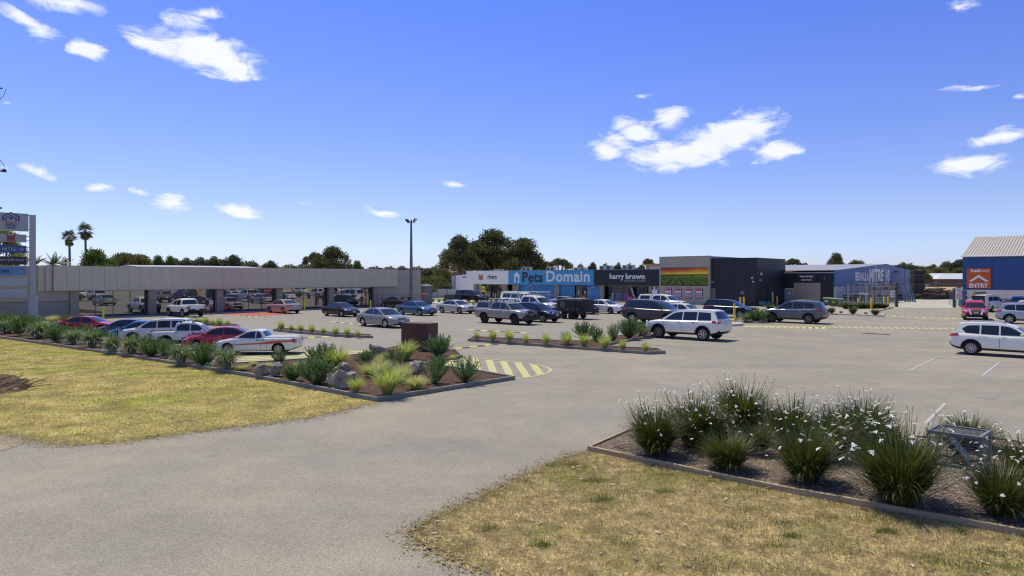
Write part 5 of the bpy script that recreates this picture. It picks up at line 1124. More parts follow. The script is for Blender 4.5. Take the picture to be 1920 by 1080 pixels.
# ------------------------------------------------------------------ plants
def blade_arrays(n, br, lmin, lmax, lean, w, droop, segs=4, seed=0, rot=.5):
    g = np.random.default_rng(seed)
    az = g.uniform(0, 2*pi, n); rr = br*np.sqrt(g.uniform(0, 1, n)); L = g.uniform(lmin, lmax, n)
    ln = np.clip(np.abs(g.normal(lean, lean*.55, n)), .02, 1.35); az2 = az+g.normal(0, rot, n); dr = droop*g.uniform(.4, 1.4, n)
    t = np.linspace(0, 1, segs+1); P = np.zeros((n, segs+1, 3)); ang = np.zeros((n, segs+1))
    P[:, 0, 0] = rr*np.cos(az); P[:, 0, 1] = rr*np.sin(az)
    for i in range(1, segs+1):
        a = ln*(.35+.65*t[i])+dr*t[i]**2; ang[:, i] = a; s = L/segs
        P[:, i, 0] = P[:, i-1, 0]+np.cos(az2)*np.sin(a)*s; P[:, i, 1] = P[:, i-1, 1]+np.sin(az2)*np.sin(a)*s; P[:, i, 2] = P[:, i-1, 2]+np.cos(a)*s
    P[:, :, 2] = np.maximum(P[:, :, 2], .005)
    side = az2+pi/2+g.uniform(-.7, .7, n); wd = w*g.uniform(.7, 1.2, n)
    prof = np.array([.7, 1, .9, .6, .08]) if segs == 4 else np.linspace(1, .08, segs+1)
    D = np.stack([np.cos(side), np.sin(side), np.zeros(n)], 1)[:, None, :]*(wd[:, None]*prof[None])[:, :, None]/2
    V = np.stack([P-D, P+D], 2).reshape(n, -1, 3); m = 2*(segs+1)
    f = np.array([[2*i, 2*i+1, 2*i+3, 2*i+2] for i in range(segs)])
    Fc = (np.arange(n)*m)[:, None, None]+f[None]
    return V.reshape(-1, 3), Fc.reshape(-1, 4), P
g_lime = mat('lime_grass', (.55,.57,.22), .6, c2=(.34,.42,.12), scale=2.5, transl=.35)
g_pale = mat('straw_lime_grass', (.58,.56,.28), .6, c2=(.42,.46,.18), scale=3, transl=.35)
g_shrub = mat('grey_green_needles', (.18,.27,.11), .6, c2=(.10,.17,.06), scale=3, transl=.25)
g_stem = mat('shrub_stem', (.12,.13,.06), .8)
g_strap = mat('strap_leaves', (.20,.27,.11), .5, c2=(.11,.17,.06), scale=3, transl=.25)
g_strap_w = mat('silver_strap_leaves', (.50,.52,.42), .5, c2=(.30,.36,.25), scale=4, transl=.2)
g_dark = mat('iris_leaves', (.055,.078,.015), .5, c2=(.14,.155,.035), scale=4, transl=.22)
g_dark2 = mat('iris_old_leaves', (.22,.19,.08), .6, c2=(.11,.12,.04), scale=4, transl=.2)
fl_white = mat('white_petals', (.85,.85,.84), .5, transl=.2)
fl_yel = mat('flower_centre', (.6,.45,.1), .6)
def needle_shrub(seed, stems=70, h=1.0, leaf=.09):
    g = random.Random(seed); v, f = [], []; sv_, sf = MB(), None
    for s in range(stems):
        az_ = g.uniform(0, 2*pi); lean = abs(g.gauss(.48, .30)); L = h*g.uniform(.7, 1.08)*(1-.12*lean)
        p = Vector((.07*cos(az_)*g.random(), .07*sin(az_)*g.random(), 0)); d = Vector((cos(az_)*sin(lean), sin(az_)*sin(lean), cos(lean)))
        pts = [p]; k = 7
        for i in range(k):
            d = (d+Vector((0, 0, .05))+Vector((g.gauss(0, .04), g.gauss(0, .04), 0))).normalized(); pts.append(pts[-1]+d*L/k)
        sv_.tube([pts[0], pts[3], pts[-1]], [.007, .005, .002], 3, cap=False)
        for q in range(46):
            t = .12+.88*(q/46)**.9; i = min(k-1, int(t*k)); c = pts[i].lerp(pts[i+1], t*k-i); a = g.uniform(0, 2*pi)
            side = Vector((cos(a), sin(a), 0)); dd = (d*g.uniform(.7, 1.3)+side*g.uniform(.5, 1)).normalized()
            ww = dd.cross(Vector((g.gauss(0, 1), g.gauss(0, 1), g.gauss(0, 1)))).normalized()*leaf*.13
            l_ = dd*leaf*g.uniform(.7, 1.2); o = len(v); v += [c-ww, c+ww, c+l_+ww*.5, c+l_-ww*.5]; f.append((o, o+1, o+2, o+3))
    me = np_mesh('foliage', np.array([tuple(x) for x in v]), np.array(f), g_shrub)
    return [('foliage', me), ('stems', sv_.mesh('stems', g_stem))]
def grass_tuft(seed, n=480, L=.55, lean=.55, droop=.55, w=.013, m=None):
    v, f, _ = blade_arrays(n, .07, L*.55, L*1.1, lean, w, droop, 4, seed)
    return [('foliage', np_mesh('foliage', v, f, m or g_lime))]
def strap_plant(seed, n=300, L=.78):
    v, f, _ = blade_arrays(n, .09, L*.6, L, .5, .026, .95, 4, seed)
    v2, f2, _ = blade_arrays(int(n*.55), .10, L*.6, L*1.05, .95, .022, 1.1, 4, seed+50)
    return [('foliage', np_mesh('foliage', np.concatenate([v, v2]), np.concatenate([f, f2+len(v)]), [g_strap, g_strap_w], np.concatenate([np.zeros(len(f)), np.ones(len(f2))])))]
def iris_clump(seed, n=1350, h=1.0, nfl=80, top=True):
    v, f, P = blade_arrays(n, .17, h*.46, h*1.02, .66, .016, .46, 4, seed, .45)
    v2, f2, _ = blade_arrays(200, .18, h*.35, h*.75, 1.05, .016, .75, 4, seed+9)
    g = random.Random(seed); st = MB(); fl = MB()
    for k in range(nfl):
        a = g.uniform(0, 2*pi); ln = abs(g.gauss(.45, .28)); L = h*g.uniform(.72, 1.15)
        d = Vector((cos(a)*sin(ln), sin(a)*sin(ln), cos(ln))); p0 = Vector((cos(a)*.1, sin(a)*.1, 0)); p1 = p0+d*L*.5; p2 = p1+(d+Vector((0, 0, .12))).normalized()*L*.5
        st.tube([p0, p1, p2], [.005, .004, .003], 3, cap=False)
        if g.random() < .2: continue
        s = g.uniform(.026, .042); ax = (d+Vector((g.gauss(0, .5), g.gauss(0, .5), .6))).normalized(); e1 = ax.orthogonal().normalized(); e2 = ax.cross(e1); r0 = g.uniform(0, 2)
        for j in range(6):
            t = r0+j*pi/3; rr = s*(1.0 if j % 2 == 0 else .75); dd = e1*cos(t)+e2*sin(t); nn = e1*-sin(t)+e2*cos(t); o = p2
            fl.add([o, o+dd*rr*.6+nn*rr*.36+ax*.006, o+dd*rr*1.15-ax*.004, o+dd*rr*.6-nn*rr*.36+ax*.006], [(0, 1, 2, 3)], 0)
    out = [('foliage', np_mesh('foliage', np.concatenate([v, v2]), np.concatenate([f, f2+len(v)]), [g_dark, g_dark2], np.concatenate([np.zeros(len(f)), np.ones(len(f2))])))]
    out.append(('flower_stems', st.mesh('flower_stems', g_dark))); out.append(('flowers', fl.mesh('flowers', fl_white)))
    return out
PROTO = {'S': [needle_shrub(1), needle_shrub(2, 56, .95), needle_shrub(3, 84), needle_shrub(4, 48, 1.0, .075)], 'G': [grass_tuft(i) for i in (11, 12, 13)], 'P': [grass_tuft(21, 420, .6, .6, .5, .010, g_pale), grass_tuft(22, 420, .6, .7, .6, .010, g_pale)],
         'V': [strap_plant(i) for i in (31, 32)], 'I': [iris_clump(41), iris_clump(42, 1150, 1.0, 40), iris_clump(43, 1450, 1.0, 66), iris_clump(46, 1100, 1.0, 50)], 'J': [iris_clump(44, 900, 1.0, 16), iris_clump(45, 850, 1.0, 10)]}
PH = {}
for k, lst in PROTO.items():
    PH[k] = [max(max(v.co.z for v in me.vertices) for _, me in p) for p in lst]
PNAME = {'S': ('needle_shrub', 'shrub'), 'G': ('grass_tuft', 'ornamental grass'), 'P': ('grass_tuft', 'ornamental grass'), 'V': ('strap_leaf_plant', 'plant'), 'I': ('white_iris_clump', 'flowering plant'), 'J': ('iris_clump', 'flowering plant')}
prng = random.Random(77)
def plant(kind, px, by, ty, label, group=None, z=.10, wpx=None):
    p = G(px, by, z); hgt = (by-ty)*p.y/F
    i = prng.randrange(len(PROTO[kind])); s = hgt/(PH[kind][i]*{'G': .74, 'P': .74, 'V': .80, 'S': .90, 'I': .93, 'J': .93}[kind])
    nm, cat = PNAME[kind]
    o = empty(nm, (p.x, p.y, z-.01), prng.uniform(0, 6.28), label, cat, group); o.scale = (s, s, s)
    if wpx:
        ext = PROTO[kind][i][0][1]; wd = {'S': .92, 'G': .66, 'P': .72, 'V': 1.02, 'I': 1.20, 'J': 1.15}[kind]
        k = (wpx*p.y/F)/wd; k = max(.75*s, min(1.7*s, k)); o.scale = (k, k, s)
    o.rotation_euler = (prng.gauss(0, .06), prng.gauss(0, .06), o.rotation_euler[2])
    for n_, me in PROTO[kind][i]: link(n_, me, o)['kind'] = 'stuff'
    return o
ORD = ['first','second','third','fourth','fifth','sixth','seventh','eighth','ninth','tenth','eleventh','twelfth','thirteenth','fourteenth','fifteenth','sixteenth','seventeenth','eighteenth','nineteenth','twentieth','twenty-first','twenty-second','twenty-third','twenty-fourth']
# row along the left lawn kerb
row = [('S',6,620,590,36),('V',14,625,603,42),('V',-28,618,598,42),('S',44,629,594,38),('V',72,634,607,46),('S',58,621,596,32),('S',108,641,610,42),('V',88,629,606,38),('V',140,645,622,40),('V',173,651,623,42),('S',160,637,612,34),('V',212,660,633,40),('S',196,649,622,30),('V',248,664,632,42),('S',284,668,634,42),('S',311,672,641,34),('V',338,682,648,50),('S',385,685,647,42),('V',422,693,656,54)]
row.sort(key=lambda r: r[1])
for i, (k, px, by, ty, w) in enumerate(row):
    plant(k, px, by, ty-5,  ('green needle shrub, ' if k == 'S' else 'arching silver strap plant, ')+ORD[i]+' from the left along the lawn kerb', 'plants in a row along the lawn kerb', wpx=w*1.15)
# behind the sign and against the wall
for k, px, by, ty, w, d in [('P',36,612,594,30,'pale grass just left of the sign post'),('S',20,600,588,26,'shrub low against the grey wall left of the sign'),('P',98,605,592,28,'lime grass mound against the wall right of the sign post'),('S',124,603,589,26,'green shrub at the corner of the grey wall before the glass'),('P',136,606,595,22,'lime grass at the foot of the first glass pillar'),('V',116,611,601,24,'low strap plant in front of the wall, left of the red sedan'),('P',66,606,594,22,'lime grass at the right foot of the sign post'),('P',8,606,592,24,'lime grass at the far left under the sign panels')]:
    plant(k, px, by, ty, d, None, .02, w)
# main bed
main = [('S',525,681,657,32,'round green shrub at the back left of the bed by the yellow stripes'),('S',549,713,680,38,'small green shrub right of the pair of rocks'),('S',593,720,668,66,'largest green shrub standing left of the big rocks'),('S',604,688,643,48,'tall green shrub behind the largest one'),('S',572,704,682,26,'little shrub wedged left of the largest green shrub'),('S',823,668,627,48,'tall bushy shrub in front of the brown block, on the back bed'),
 ('S',871,716,668,58,'rounded green shrub nearest the right tip of the garden bed'),('S',814,719,670,46,'upright green shrub second from the right tip of the bed'),('S',820,692,664,34,'shrub behind, against the sleeper edge of the back bed'),('S',690,682,656,32,'small green shrub below the upper pale rock'),('S',741,692,652,48,'dark green shrub right beside the red capped post'),
 ('G',636,690,654,56,'big lime grass clump behind the largest rock'),('G',762,675,643,54,'lime grass clump at the left foot of the brown block'),('G',666,737,708,40,'small lime grass at the foot of the largest rock'),('G',726,740,692,72,'largest lime grass clump at the front of the bed'),
 ('P',780,730,705,58,'pale lime grass spreading right of the largest clump'),('P',692,708,681,56,'pale grass mound in the middle of the bed right of the big rocks'),('P',753,718,684,54,'pale grass mound behind the largest lime clump'),('P',716,700,676,50,'pale grass mound below the two flat rocks'),('P',452,695,682,38,'low pale grass at the left end by the striped paint'),('P',500,690,679,34,'low pale grass behind the pair of rocks'),('P',560,693,678,32,'thin pale grass between the small shrubs on the left'),('P',722,676,661,30,'little pale grass left of the red capped post'),('P',712,688,666,26,'narrow pale grass tuft beside the upper rock'),('P',850,674,664,20,'very small pale grass beside the sleeper edge'),('P',476,686,678,28,'low pale grass against the painted yellow stripes')]
for k, px, by, ty, w, d in main: plant(k, px, by, ty, d, None, .10, w)
# narrow islands
for i, (px, by, h, w) in enumerate([(528,618.5,15,19),(546.5,620.5,11,14),(564.5,622,13,16),(585,623.5,14,18),(607,625.5,11,14),(628.5,627.5,14,19),(650,629.5,14,18),(671,631.2,11,15)]):
    plant('G', px, by, by-h, 'lime grass tuft, '+ORD[i]+' from left on the narrow island behind the brown block', 'lime grass tufts on the narrow island', .12, w)
for i, (px, by, h, w) in enumerate([(352,604,10,22),(372,606,10,22),(386,607.5,12,18),(399,608.5,9,14),(412,610,13,17),(427,611,10,15)]):
    plant('G', px, by, by-h, 'lime grass tuft, '+ORD[i]+' from the left on the island behind the parked white pickups', 'lime grass tufts on the far left island', .12, w)
for i, (px, by, h, w) in enumerate([(894,637,14,16),(924,639.5,19,20),(954.7,641.5,21,24),(986.5,643.5,15,17),(1024,646.5,19,22),(1061,648.5,22,28),(1096,650.5,23,30),(1134,654,23,30),(1168,656,18,20),(1210.5,659,16,19)]):
    plant('G', px, by, by-h, 'lime grass tuft, '+ORD[i]+' from the left on the long island before the white SUV', 'lime grass tufts on the long island', .12, w)
for k, px, by, ty, w, d in [('S',1096,635,602,36,'broad green shrub at the left of the island shrubs'),('S',1120,641,614,22,'small green shrub between two larger ones on the long island'),('S',1149.5,640,607,26,'upright green shrub in the middle of the long island'),('S',1180,634,596,36,'tallest green shrub, left of the white SUV nose'),('S',1201,630,602,26,'green shrub touching the white SUV nose'),('V',1206,631,613,30,'silver strap plant by the front wheel of the white SUV'),('V',1062,645,622,20,'thin shrub behind the lime tufts of the long island')]:
    plant(k, px, by, ty, d, None, .12, w)
for k, px, by, ty, w, d in [('V',1398,603,588,26,'silver strap plant in the short bed ahead of the grey SUV'),('S',1418,603,577,30,'feathery green shrub in the short bed ahead of the grey SUV'),('V',1432,602,582,22,'strap plant touching the grey SUV bonnet'),('J',1410,586,574,30,'olive iris clump behind the short bed'),('J',1386,580,571,14,'small clump by the twin yellow bollards'),('J',1444,580,570,28,'iris clump in front of the blue bin'),('J',1298,581,568,16,'small iris clump under the right hand posters'),
 ('J',1559,587,572,16,'first green clump of the pale gravel bed, beside the grey SUV tail'),('J',1577,586.5,582.5,12,'tiny clump, second in the pale gravel bed'),('J',1600,588,572,20,'round green clump, third in the pale gravel bed'),('J',1623,588.5,584.5,12,'tiny clump, fourth in the pale gravel bed'),('J',1641,590,577,20,'round green clump at the right end of the pale gravel bed')]:
    plant(k, px, by, ty, d, None, .10, w)
for i, px in enumerate(range(1586, 1664, 9)):
    plant('I', px, 579-i*.15, 563+(i % 3)*1.5, 'white flowering clump, '+ORD[i]+' from the left behind the four yellow bollards', 'flowering clumps behind the bollards', .06, 20)
for i, px in enumerate([811,823,834,847]):
    plant('G' if i % 2 else 'V', px, 566, 558.5, ['pale strap plant beside the water tank','lime grass second right of the water tank','pale strap plant before the white fence','lime grass before the white shop end wall'][i], None, .02, 14)
for i, px in enumerate([876,888]):
    plant('G', px, 571.5, 564, 'small lime grass '+['left','right'][i]+' of the pair behind the silver sedan', None, .02, 10)
# front right bed: white flowering iris clumps
iris = [('I',1232,852,738,112,'leftmost white flowering iris clump in the front right bed'),('I',1303,838,722,112,'second flowering iris clump from the left, behind the first'),('I',1388,806,702,126,'tallest back flowering iris clump left of the middle gap'),('J',1366,880,788,108,'low front iris clump with few flowers, second in the front row'),('J',1418,850,775,70,'small iris clump tucked behind the low front one'),
 ('I',1484,838,732,112,'back flowering iris clump in the middle of the bed'),('I',1512,902,768,130,'large front iris clump, third in the front row'),('I',1546,858,752,104,'flowering iris clump right behind the third front clump'),('I',1622,826,727,120,'tall back iris clump right of the middle'),('I',1690,944,770,176,'largest iris clump in the front row, left of the wire cage'),('I',1652,862,762,96,'flowering iris clump directly behind the largest one'),
 ('J',1816,838,770,110,'iris clump behind the wire cage with few flowers'),('I',1874,965,838,140,'front iris clump at the right of the wire cage'),('I',1926,915,800,110,'iris clump with white flowers at the right picture edge'),('J',1440,812,742,70,'back iris clump in the gap between the two tall groups'),('I',1335,842,745,80,'flowering iris clump between the second and tallest left clumps'),('I',1580,842,742,90,'flowering iris clump filling the gap right of the middle')]
for k, px, by, ty, w, d in iris: plant(k, px, by, ty, d, 'white flowering iris clumps in the front right bed', .07, w)

# ------------------------------------------------------------------ rocks
rock_m = mat('lichen_rock', (.20,.165,.12), .9, c2=(.48,.44,.35), scale=3.5, bump=1, bscale=9)
def rock(px, by, ty, wpx, label, seed, dx=.8, lean=0, z=.09):
    p = G(px, by, z); w = wpx*p.y/F; h = (by-ty)*p.y/F*1.12
    bm = bmesh.new(); bmesh.ops.create_icosphere(bm, subdivisions=4, radius=.5); g = random.Random(seed)
    planes = [(Vector((g.gauss(0, 1), g.gauss(0, 1), g.gauss(0, .7))).normalized(), g.uniform(.20, .40)) for _ in range(13)]
    from mathutils import noise
    for v in bm.verts:
        for n_, d in planes:
            e = v.co.dot(n_)-d
            if e > 0: v.co -= n_*e*.9
        v.co += v.normal*noise.fractal(v.co*4.5+Vector((seed, 0, 0)), 1.0, 2.0, 5)*.10
        v.co = Vector((v.co.x*w*1.15+lean*v.co.z*w, v.co.y*w*dx, (v.co.z+.36)*h*1.25))
    me = bpy.data.meshes.new('rock'); bm.to_mesh(me); bm.free(); me.materials.append(rock_m)
    o = link('rock', me, None, (p.x, p.y, z)); o.rotation_euler[2] = g.uniform(-.3, .3)
    tag(o, label, 'rock', 'grey rocks in the pointed garden bed'); return o
rock(493, 706, 685, 27, 'rough grey boulder, left one of the touching pair', 1)
rock(518, 706, 685, 27, 'smooth grey boulder, right one of the touching pair', 2, lean=.3)
rock(637, 729, 698, 42, 'largest dark grey boulder at the front of the bed', 3, lean=-.2)
rock(640, 705, 682, 36, 'craggy grey boulder behind the largest one', 4, lean=-.3)
rock(660, 712, 697, 32, 'craggy low boulder on the right side of the largest one', 5)
rock(690, 683, 671.5, 20, 'small pale rock in the middle of the bed', 6)
rock(712, 685, 676, 22, 'flat pale rock right of the small pale one', 7)
rock(708, 663, 646, 34, 'slanting pale rock at the back of the bed', 8, lean=-.3)
rock(735, 662, 649, 14, 'little brown rock behind the red capped post', 9)
rock(783, 701, 680, 34, 'pale topped rock between the shrubs on the right', 10)
rock(74, 607, 594, 13, 'white rounded rock beside the sign post', 12, z=.01)
# twigs at the left edge
tw = MB(); g = random.Random(8)
for k in range(26):
    p = G(g.uniform(-50, 48), g.uniform(706, 733), .03); a = g.uniform(-.6, 1.0); L = g.uniform(.4, 1.1); q = p.copy(); pts = [q.copy()]
    for i in range(4): a += g.gauss(0, .35); q += Vector((cos(a)*L/4, sin(a)*L/4, g.uniform(-.02, .10))); q.z = max(.03, q.z); pts.append(q.copy())
    tw.tube(pts, [.022, .018, .014, .010, .005], 5)
tag(tw.build('twig_pile', mat('dead_wood', (.15,.10,.065), .9, var=.3)), 'heap of dead fallen twigs on the left lawn at the picture edge', 'twigs', kind='stuff')
br = MB()
for k in range(3):
    p = G(1150+k*9, 838+k*3, .09); br.tube([p, p+Vector((.28, .1-.05*k, .03)), p+Vector((.55, .16-.1*k, .02))], [.016, .014, .006], 5)
tag(br.build('fallen_stick', mat('pale_stick', (.36,.29,.21), .9)), 'pale broken sticks lying at the left end of the front right bed', 'stick', kind='stuff')

# ------------------------------------------------------------------ trees
bark = mat('gum_bark', (.28,.23,.18), .9, var=.3, scale=2)
def leaf_mat(name, c, c2, tr=.2):
    return mat(name, c, .65, c2=c2, scale=.55, transl=tr, det=3)
lm_gum = leaf_mat('gum_leaves', (.13,.135,.05), (.065,.078,.03), .3); lm_olive = leaf_mat('olive_leaves', (.19,.175,.055), (.09,.10,.034), .3)
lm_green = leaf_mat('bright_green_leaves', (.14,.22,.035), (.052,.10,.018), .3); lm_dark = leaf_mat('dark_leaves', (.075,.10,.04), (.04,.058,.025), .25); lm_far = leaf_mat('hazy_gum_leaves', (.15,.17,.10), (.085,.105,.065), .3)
lm_gold = leaf_mat('golden_leaves', (.34,.32,.05), (.12,.15,.03), .35)
def crown(seed, lobes, n, leaf, m, trunk_h, h, gum=True, bark_m=None):
    """lobes: list of (x,y,z,r); unit tree of height h"""
    g = np.random.default_rng(seed); vs, tot = [], 0
    wts = np.array([l[3]**2 for l in lobes]); wts = wts/wts.sum(); C = []
    for (x, y, z, r), w_ in zip(lobes, wts):
        k = int(n*w_); nc = max(8, int(40*(r**1.3)))
        # clumps on the shell of each lobe
        d = g.normal(0, 1, (nc, 3)); d /= np.linalg.norm(d, axis=1)[:, None]; d[:, 2] = np.abs(d[:, 2])*.9-.25
        cc = np.array([x, y, z])+d*r*g.uniform(.55, 1.0, nc)[:, None]*np.array([1, 1, .8])
        idx = g.integers(0, nc, k); cs = r*g.uniform(.20, .42, nc)[idx]
        q = g.normal(0, 1, (k, 3)); q /= np.linalg.norm(q, axis=1)[:, None]
        C.append(cc[idx]+q*(cs*g.uniform(.3, 1, k)**.5)[:, None]*np.array([1.15, 1.15, .75]))
    C = np.concatenate(C); k = len(C)
    a = g.normal(0, 1, (k, 3)); a /= np.linalg.norm(a, axis=1)[:, None]
    b = np.cross(a, g.normal(0, 1, (k, 3))); b /= np.linalg.norm(b, axis=1)[:, None]
    s = leaf*g.uniform(.5, 1.3, k)[:, None]; V = np.stack([C-a*s, C+b*s*.5, C+a*s, C-b*s*.5], 1).reshape(-1, 3)
    me = np_mesh('crown', V, np.arange(4*k).reshape(-1, 4), m)
    t = MB(); r0 = h*.028; gg = random.Random(seed)
    top = Vector((gg.gauss(0, .3), gg.gauss(0, .3), trunk_h)); t.tube([(0,0,-.2), (top.x*.4, top.y*.4, trunk_h*.5), top], [r0*1.3, r0, r0*.8], 8)
    for (x, y, z, r) in lobes:
        e = Vector((x, y, z-r*.15)); mid = top.lerp(e, .5)+Vector((0, 0, -.08*h*gg.random())); t.tube([top, mid, e], [r0*.6, r0*.42, r0*.15], 6)
        for _ in range(3):
            q = e+Vector((gg.gauss(0, .5), gg.gauss(0, .5), gg.gauss(.1, .4)))*r; t.tube([mid, e.lerp(q, .3), q], [r0*.28, r0*.16, r0*.05], 4)
    return [('trunk', t.mesh('trunk', bark_m or bark, True)), ('crown', me)]
def rl(seed, n, spread, z0, z1, r0, r1, flat=1):
    g = random.Random(seed); out = []
    for i in range(n):
        a = i*2.4+g.uniform(-.4, .4); t = g.random(); rad = spread*math.sqrt(t)
        z = z0+(z1-z0)*(1-t*.75)*g.uniform(.75, 1); out.append((rad*cos(a), rad*sin(a)*.8, z, g.uniform(r0, r1)))
    return out
# all unit trees are 10 m tall
TREE = {
 'gum': [(crown(s, rl(s, 16, 3.7, 2.6, 8.6, 1.5, 2.5), 15000, .20, lm_gum, 2.6, 10), 10.0) for s in (1, 2, 3)],
 'open_gum': [(crown(s, rl(s, 12, 4.2, 5.4, 9.0, 1.1, 1.8), 7500, .19, lm_gum, 4.5, 10), 10.0) for s in (4, 5)],
 'round': [(crown(s, rl(s, 16, 3.9, 2.2, 8.0, 1.7, 2.5), 14000, .20, lm_green, 2.2, 10), 10.0) for s in (6,)],
 'dark': [(crown(s, rl(s, 14, 3.2, 1.8, 8.6, 1.6, 2.3), 10000, .22, lm_dark, 2.2, 10), 10.0) for s in (7, 8)],
 'olive': [(crown(s, rl(s, 15, 4.6, 1.6, 7.6, 1.8, 2.6), 11000, .22, lm_olive, 1.6, 10), 10.0) for s in (9, 10)],
 'far': [(crown(s, rl(s, 13, 4.6, 2.2, 8.2, 1.7, 2.6), 6000, .30, lm_far, 2.0, 10), 10.0) for s in (12, 13)],
 'gold': [(crown(s, rl(s, 12, 4.0, 2.4, 8.4, 1.2, 2.0), 9000, .15, lm_gold, 2.0, 10), 10.0) for s in (15,)],
}
THG = {k: [max(v.co.z for v in p[0][1][1].vertices) for p in l] for k, l in TREE.items()}
TWD = {k: [max(v.co.x for v in p[0][1][1].vertices)-min(v.co.x for v in p[0][1][1].vertices) for p in l] for k, l in TREE.items()}
trnd = random.Random(3)
def tree(kind, px, top, wpx, Y, label, group=None, var=None, base=0):
    i = trnd.randrange(len(TREE[kind])) if var is None else var
    X = (px-960)/F*Y; hgt = ZA(top, Y)-base; w = wpx*Y/F
    o = empty({'gum': 'gum_tree', 'open_gum': 'gum_tree', 'round': 'leafy_tree', 'dark': 'dark_tree', 'olive': 'bushy_tree', 'far': 'distant_tree', 'gold': 'golden_leaved_tree'}[kind], (X, Y, base), 0, label, 'tree', group)
    sz = hgt/THG[kind][i]; sx = w/TWD[kind][i]; sy = max(sx, sz*.7); o.scale = (sx, sy, sz)
    for n_, me in TREE[kind][i][0]:
        c_ = link(n_, me, o)
        if n_ == 'crown': c_['kind'] = 'stuff'
    return o
T = tree
T('gum', 862, 437, 98, 165, 'tall dark gum tree, leftmost of the big three behind the shops', 'big gum trees behind the shops', 0)
T('gum', 922, 426, 136, 172, 'tallest widest gum tree in the middle of the big three behind the shops', 'big gum trees behind the shops', 1)
T('gum', 980, 441, 104, 168, 'gum tree at the right of the big three behind the shops', 'big gum trees behind the shops', 2)
T('gum', 892, 450, 120, 176, 'lower gum tree filling the gap between the left and tallest gum', 'big gum trees behind the shops', 0)
T('olive', 830, 500, 50, 150, 'olive bushy tree at the left foot of the big gums')
T('gum', 622, 459, 98, 170, 'broad dark gum tree above the middle of the grey fascia', None, 1)
T('open_gum', 590, 470, 46, 172, 'thin open gum limb tree left of the broad dark gum')
T('round', 672, 486, 36, 165, 'small bright green tree right of the broad dark gum')
T('round', 184, 463, 96, 120, 'large bright green leafy tree behind the two tall palms')
T('round', 300, 476, 34, 150, 'upright green tree, left of two above the fascia')
T('round', 322, 477, 26, 152, 'upright green tree, right of two above the fascia')
T('dark', 438, 476, 56, 160, 'dark conifer like tree above the light roof edge')
T('dark', 508, 487, 42, 160, 'small dark flat topped tree between the roof and the broad gum')
for i, (px, top, w) in enumerate([(232,472,34),(258,475,38),(350,483,34),(376,482,40),(402,480,34),(470,489,30),(540,496,40),(566,495,36),(328,484,40),(455,490,40),(500,495,50),(700,500,44),(728,500,36),(752,499,34),(780,500,40),(800,503,40),(712,503,30)]):
    T('far' if i > 1 else 'olive', px, top-2, w*2.0, 230, 'distant grey green gum in the left treeline, '+ORD[i]+' from the left', 'distant gums of the left treeline')
T('far', 812, 498, 52, 260, 'hazy blue green gum right of the light pole top')
for px, top, w, Y, k, d in [(795,518,44,135,'olive','olive bush tree right of the grey building end'),(822,516,60,140,'olive','yellow green bush tree behind the water tank'),(852,522,50,146,'dark','dark bush behind the white fence left of the shop'),(802,530,40,128,'round','bright green shrub tree above the water tank'),(836,533,46,136,'dark','low dark bush tree over the white fence')]: T(k, px, top, w, Y, d)
T('open_gum', 1050, 482, 56, 190, 'airy flat crowned gum above the blue shop sign', None, 0)
T('dark', 1110, 490, 30, 185, 'small dark round tree above the right end of the blue sign')
for i, (px, top, w) in enumerate([(1088,495,26),(1135,494,24),(1158,492,20),(1180,494,22),(1200,497,26),(1216,485,26)]): T('far' if i < 5 else 'open_gum', px, top-2, w*1.3, 230, 'gum behind the roof air conditioners, '+ORD[i]+' from left', 'distant gums behind the shops')
for i, (px, top, w, k) in enumerate([(1452,498,30,'far'),(1472,492,34,'far'),(1488,486,34,'open_gum'),(1506,494,34,'far'),(1524,498,30,'far'),(1540,502,24,'far'),(1569,475,34,'gum'),(1607,488,36,'olive'),(1630,496,30,'far'),(1655,498,40,'far'),(1688,493,40,'far'),(1706,495,40,'far'),(1722,499,36,'olive')]):
    T(k, px, top-3, w*1.25, 240, ('tall round gum standing alone above the low black shed' if i == 6 else 'gum in the treeline behind the black and blue sheds, '+ORD[i]+' from the left'), 'gums behind the sheds')
for px, top, w, Y, k, d in [(1738,504,52,345,'olive','yellow olive tree above the left white house roof'),(1762,499,60,365,'olive','olive tree above the middle of the white house roofs'),(1776,488,48,380,'far','tall grey gum left of the trade building'),(1797,485,50,370,'dark','dark tall tree touching the trade building corner'),(1800,500,44,350,'olive','brown olive tree low beside the trade building'),(1746,494,44,385,'far','grey gum between the gabled shed and the houses')]: T(k, px, top, w, Y, d)
T('gold', 14, 424, 96, 88, 'golden green leafy tree behind the tenant sign panels')
HZ = []
for i in range(34):                          # low far treeline on the horizon
    px = -60+i*62; HZ.append((px, 504+((i*7) % 5), 96, 420))
hv, hf, ho = [], [], 0
for i, (px, top, w, Y) in enumerate(HZ):
    me = TREE['far'][i % 2][0][1][1]; a = np.empty(len(me.vertices)*3, np.float32); me.vertices.foreach_get('co', a); a = a.reshape(-1, 3).copy()
    h_ = ZA(top, Y); a *= np.array([w*Y/F/TWD['far'][i % 2], 1.4, h_/THG['far'][i % 2]]); a += np.array([(px-960)/F*Y, Y, -.5]); hv.append(a); hf.append(np.arange(len(a)).reshape(-1, 4)+ho); ho += len(a)
tag(link('distant_woodland', np_mesh('distant_woodland', np.concatenate(hv), np.concatenate(hf), lm_far)), 'low hazy belt of trees along the whole horizon', 'woodland', kind='stuff')
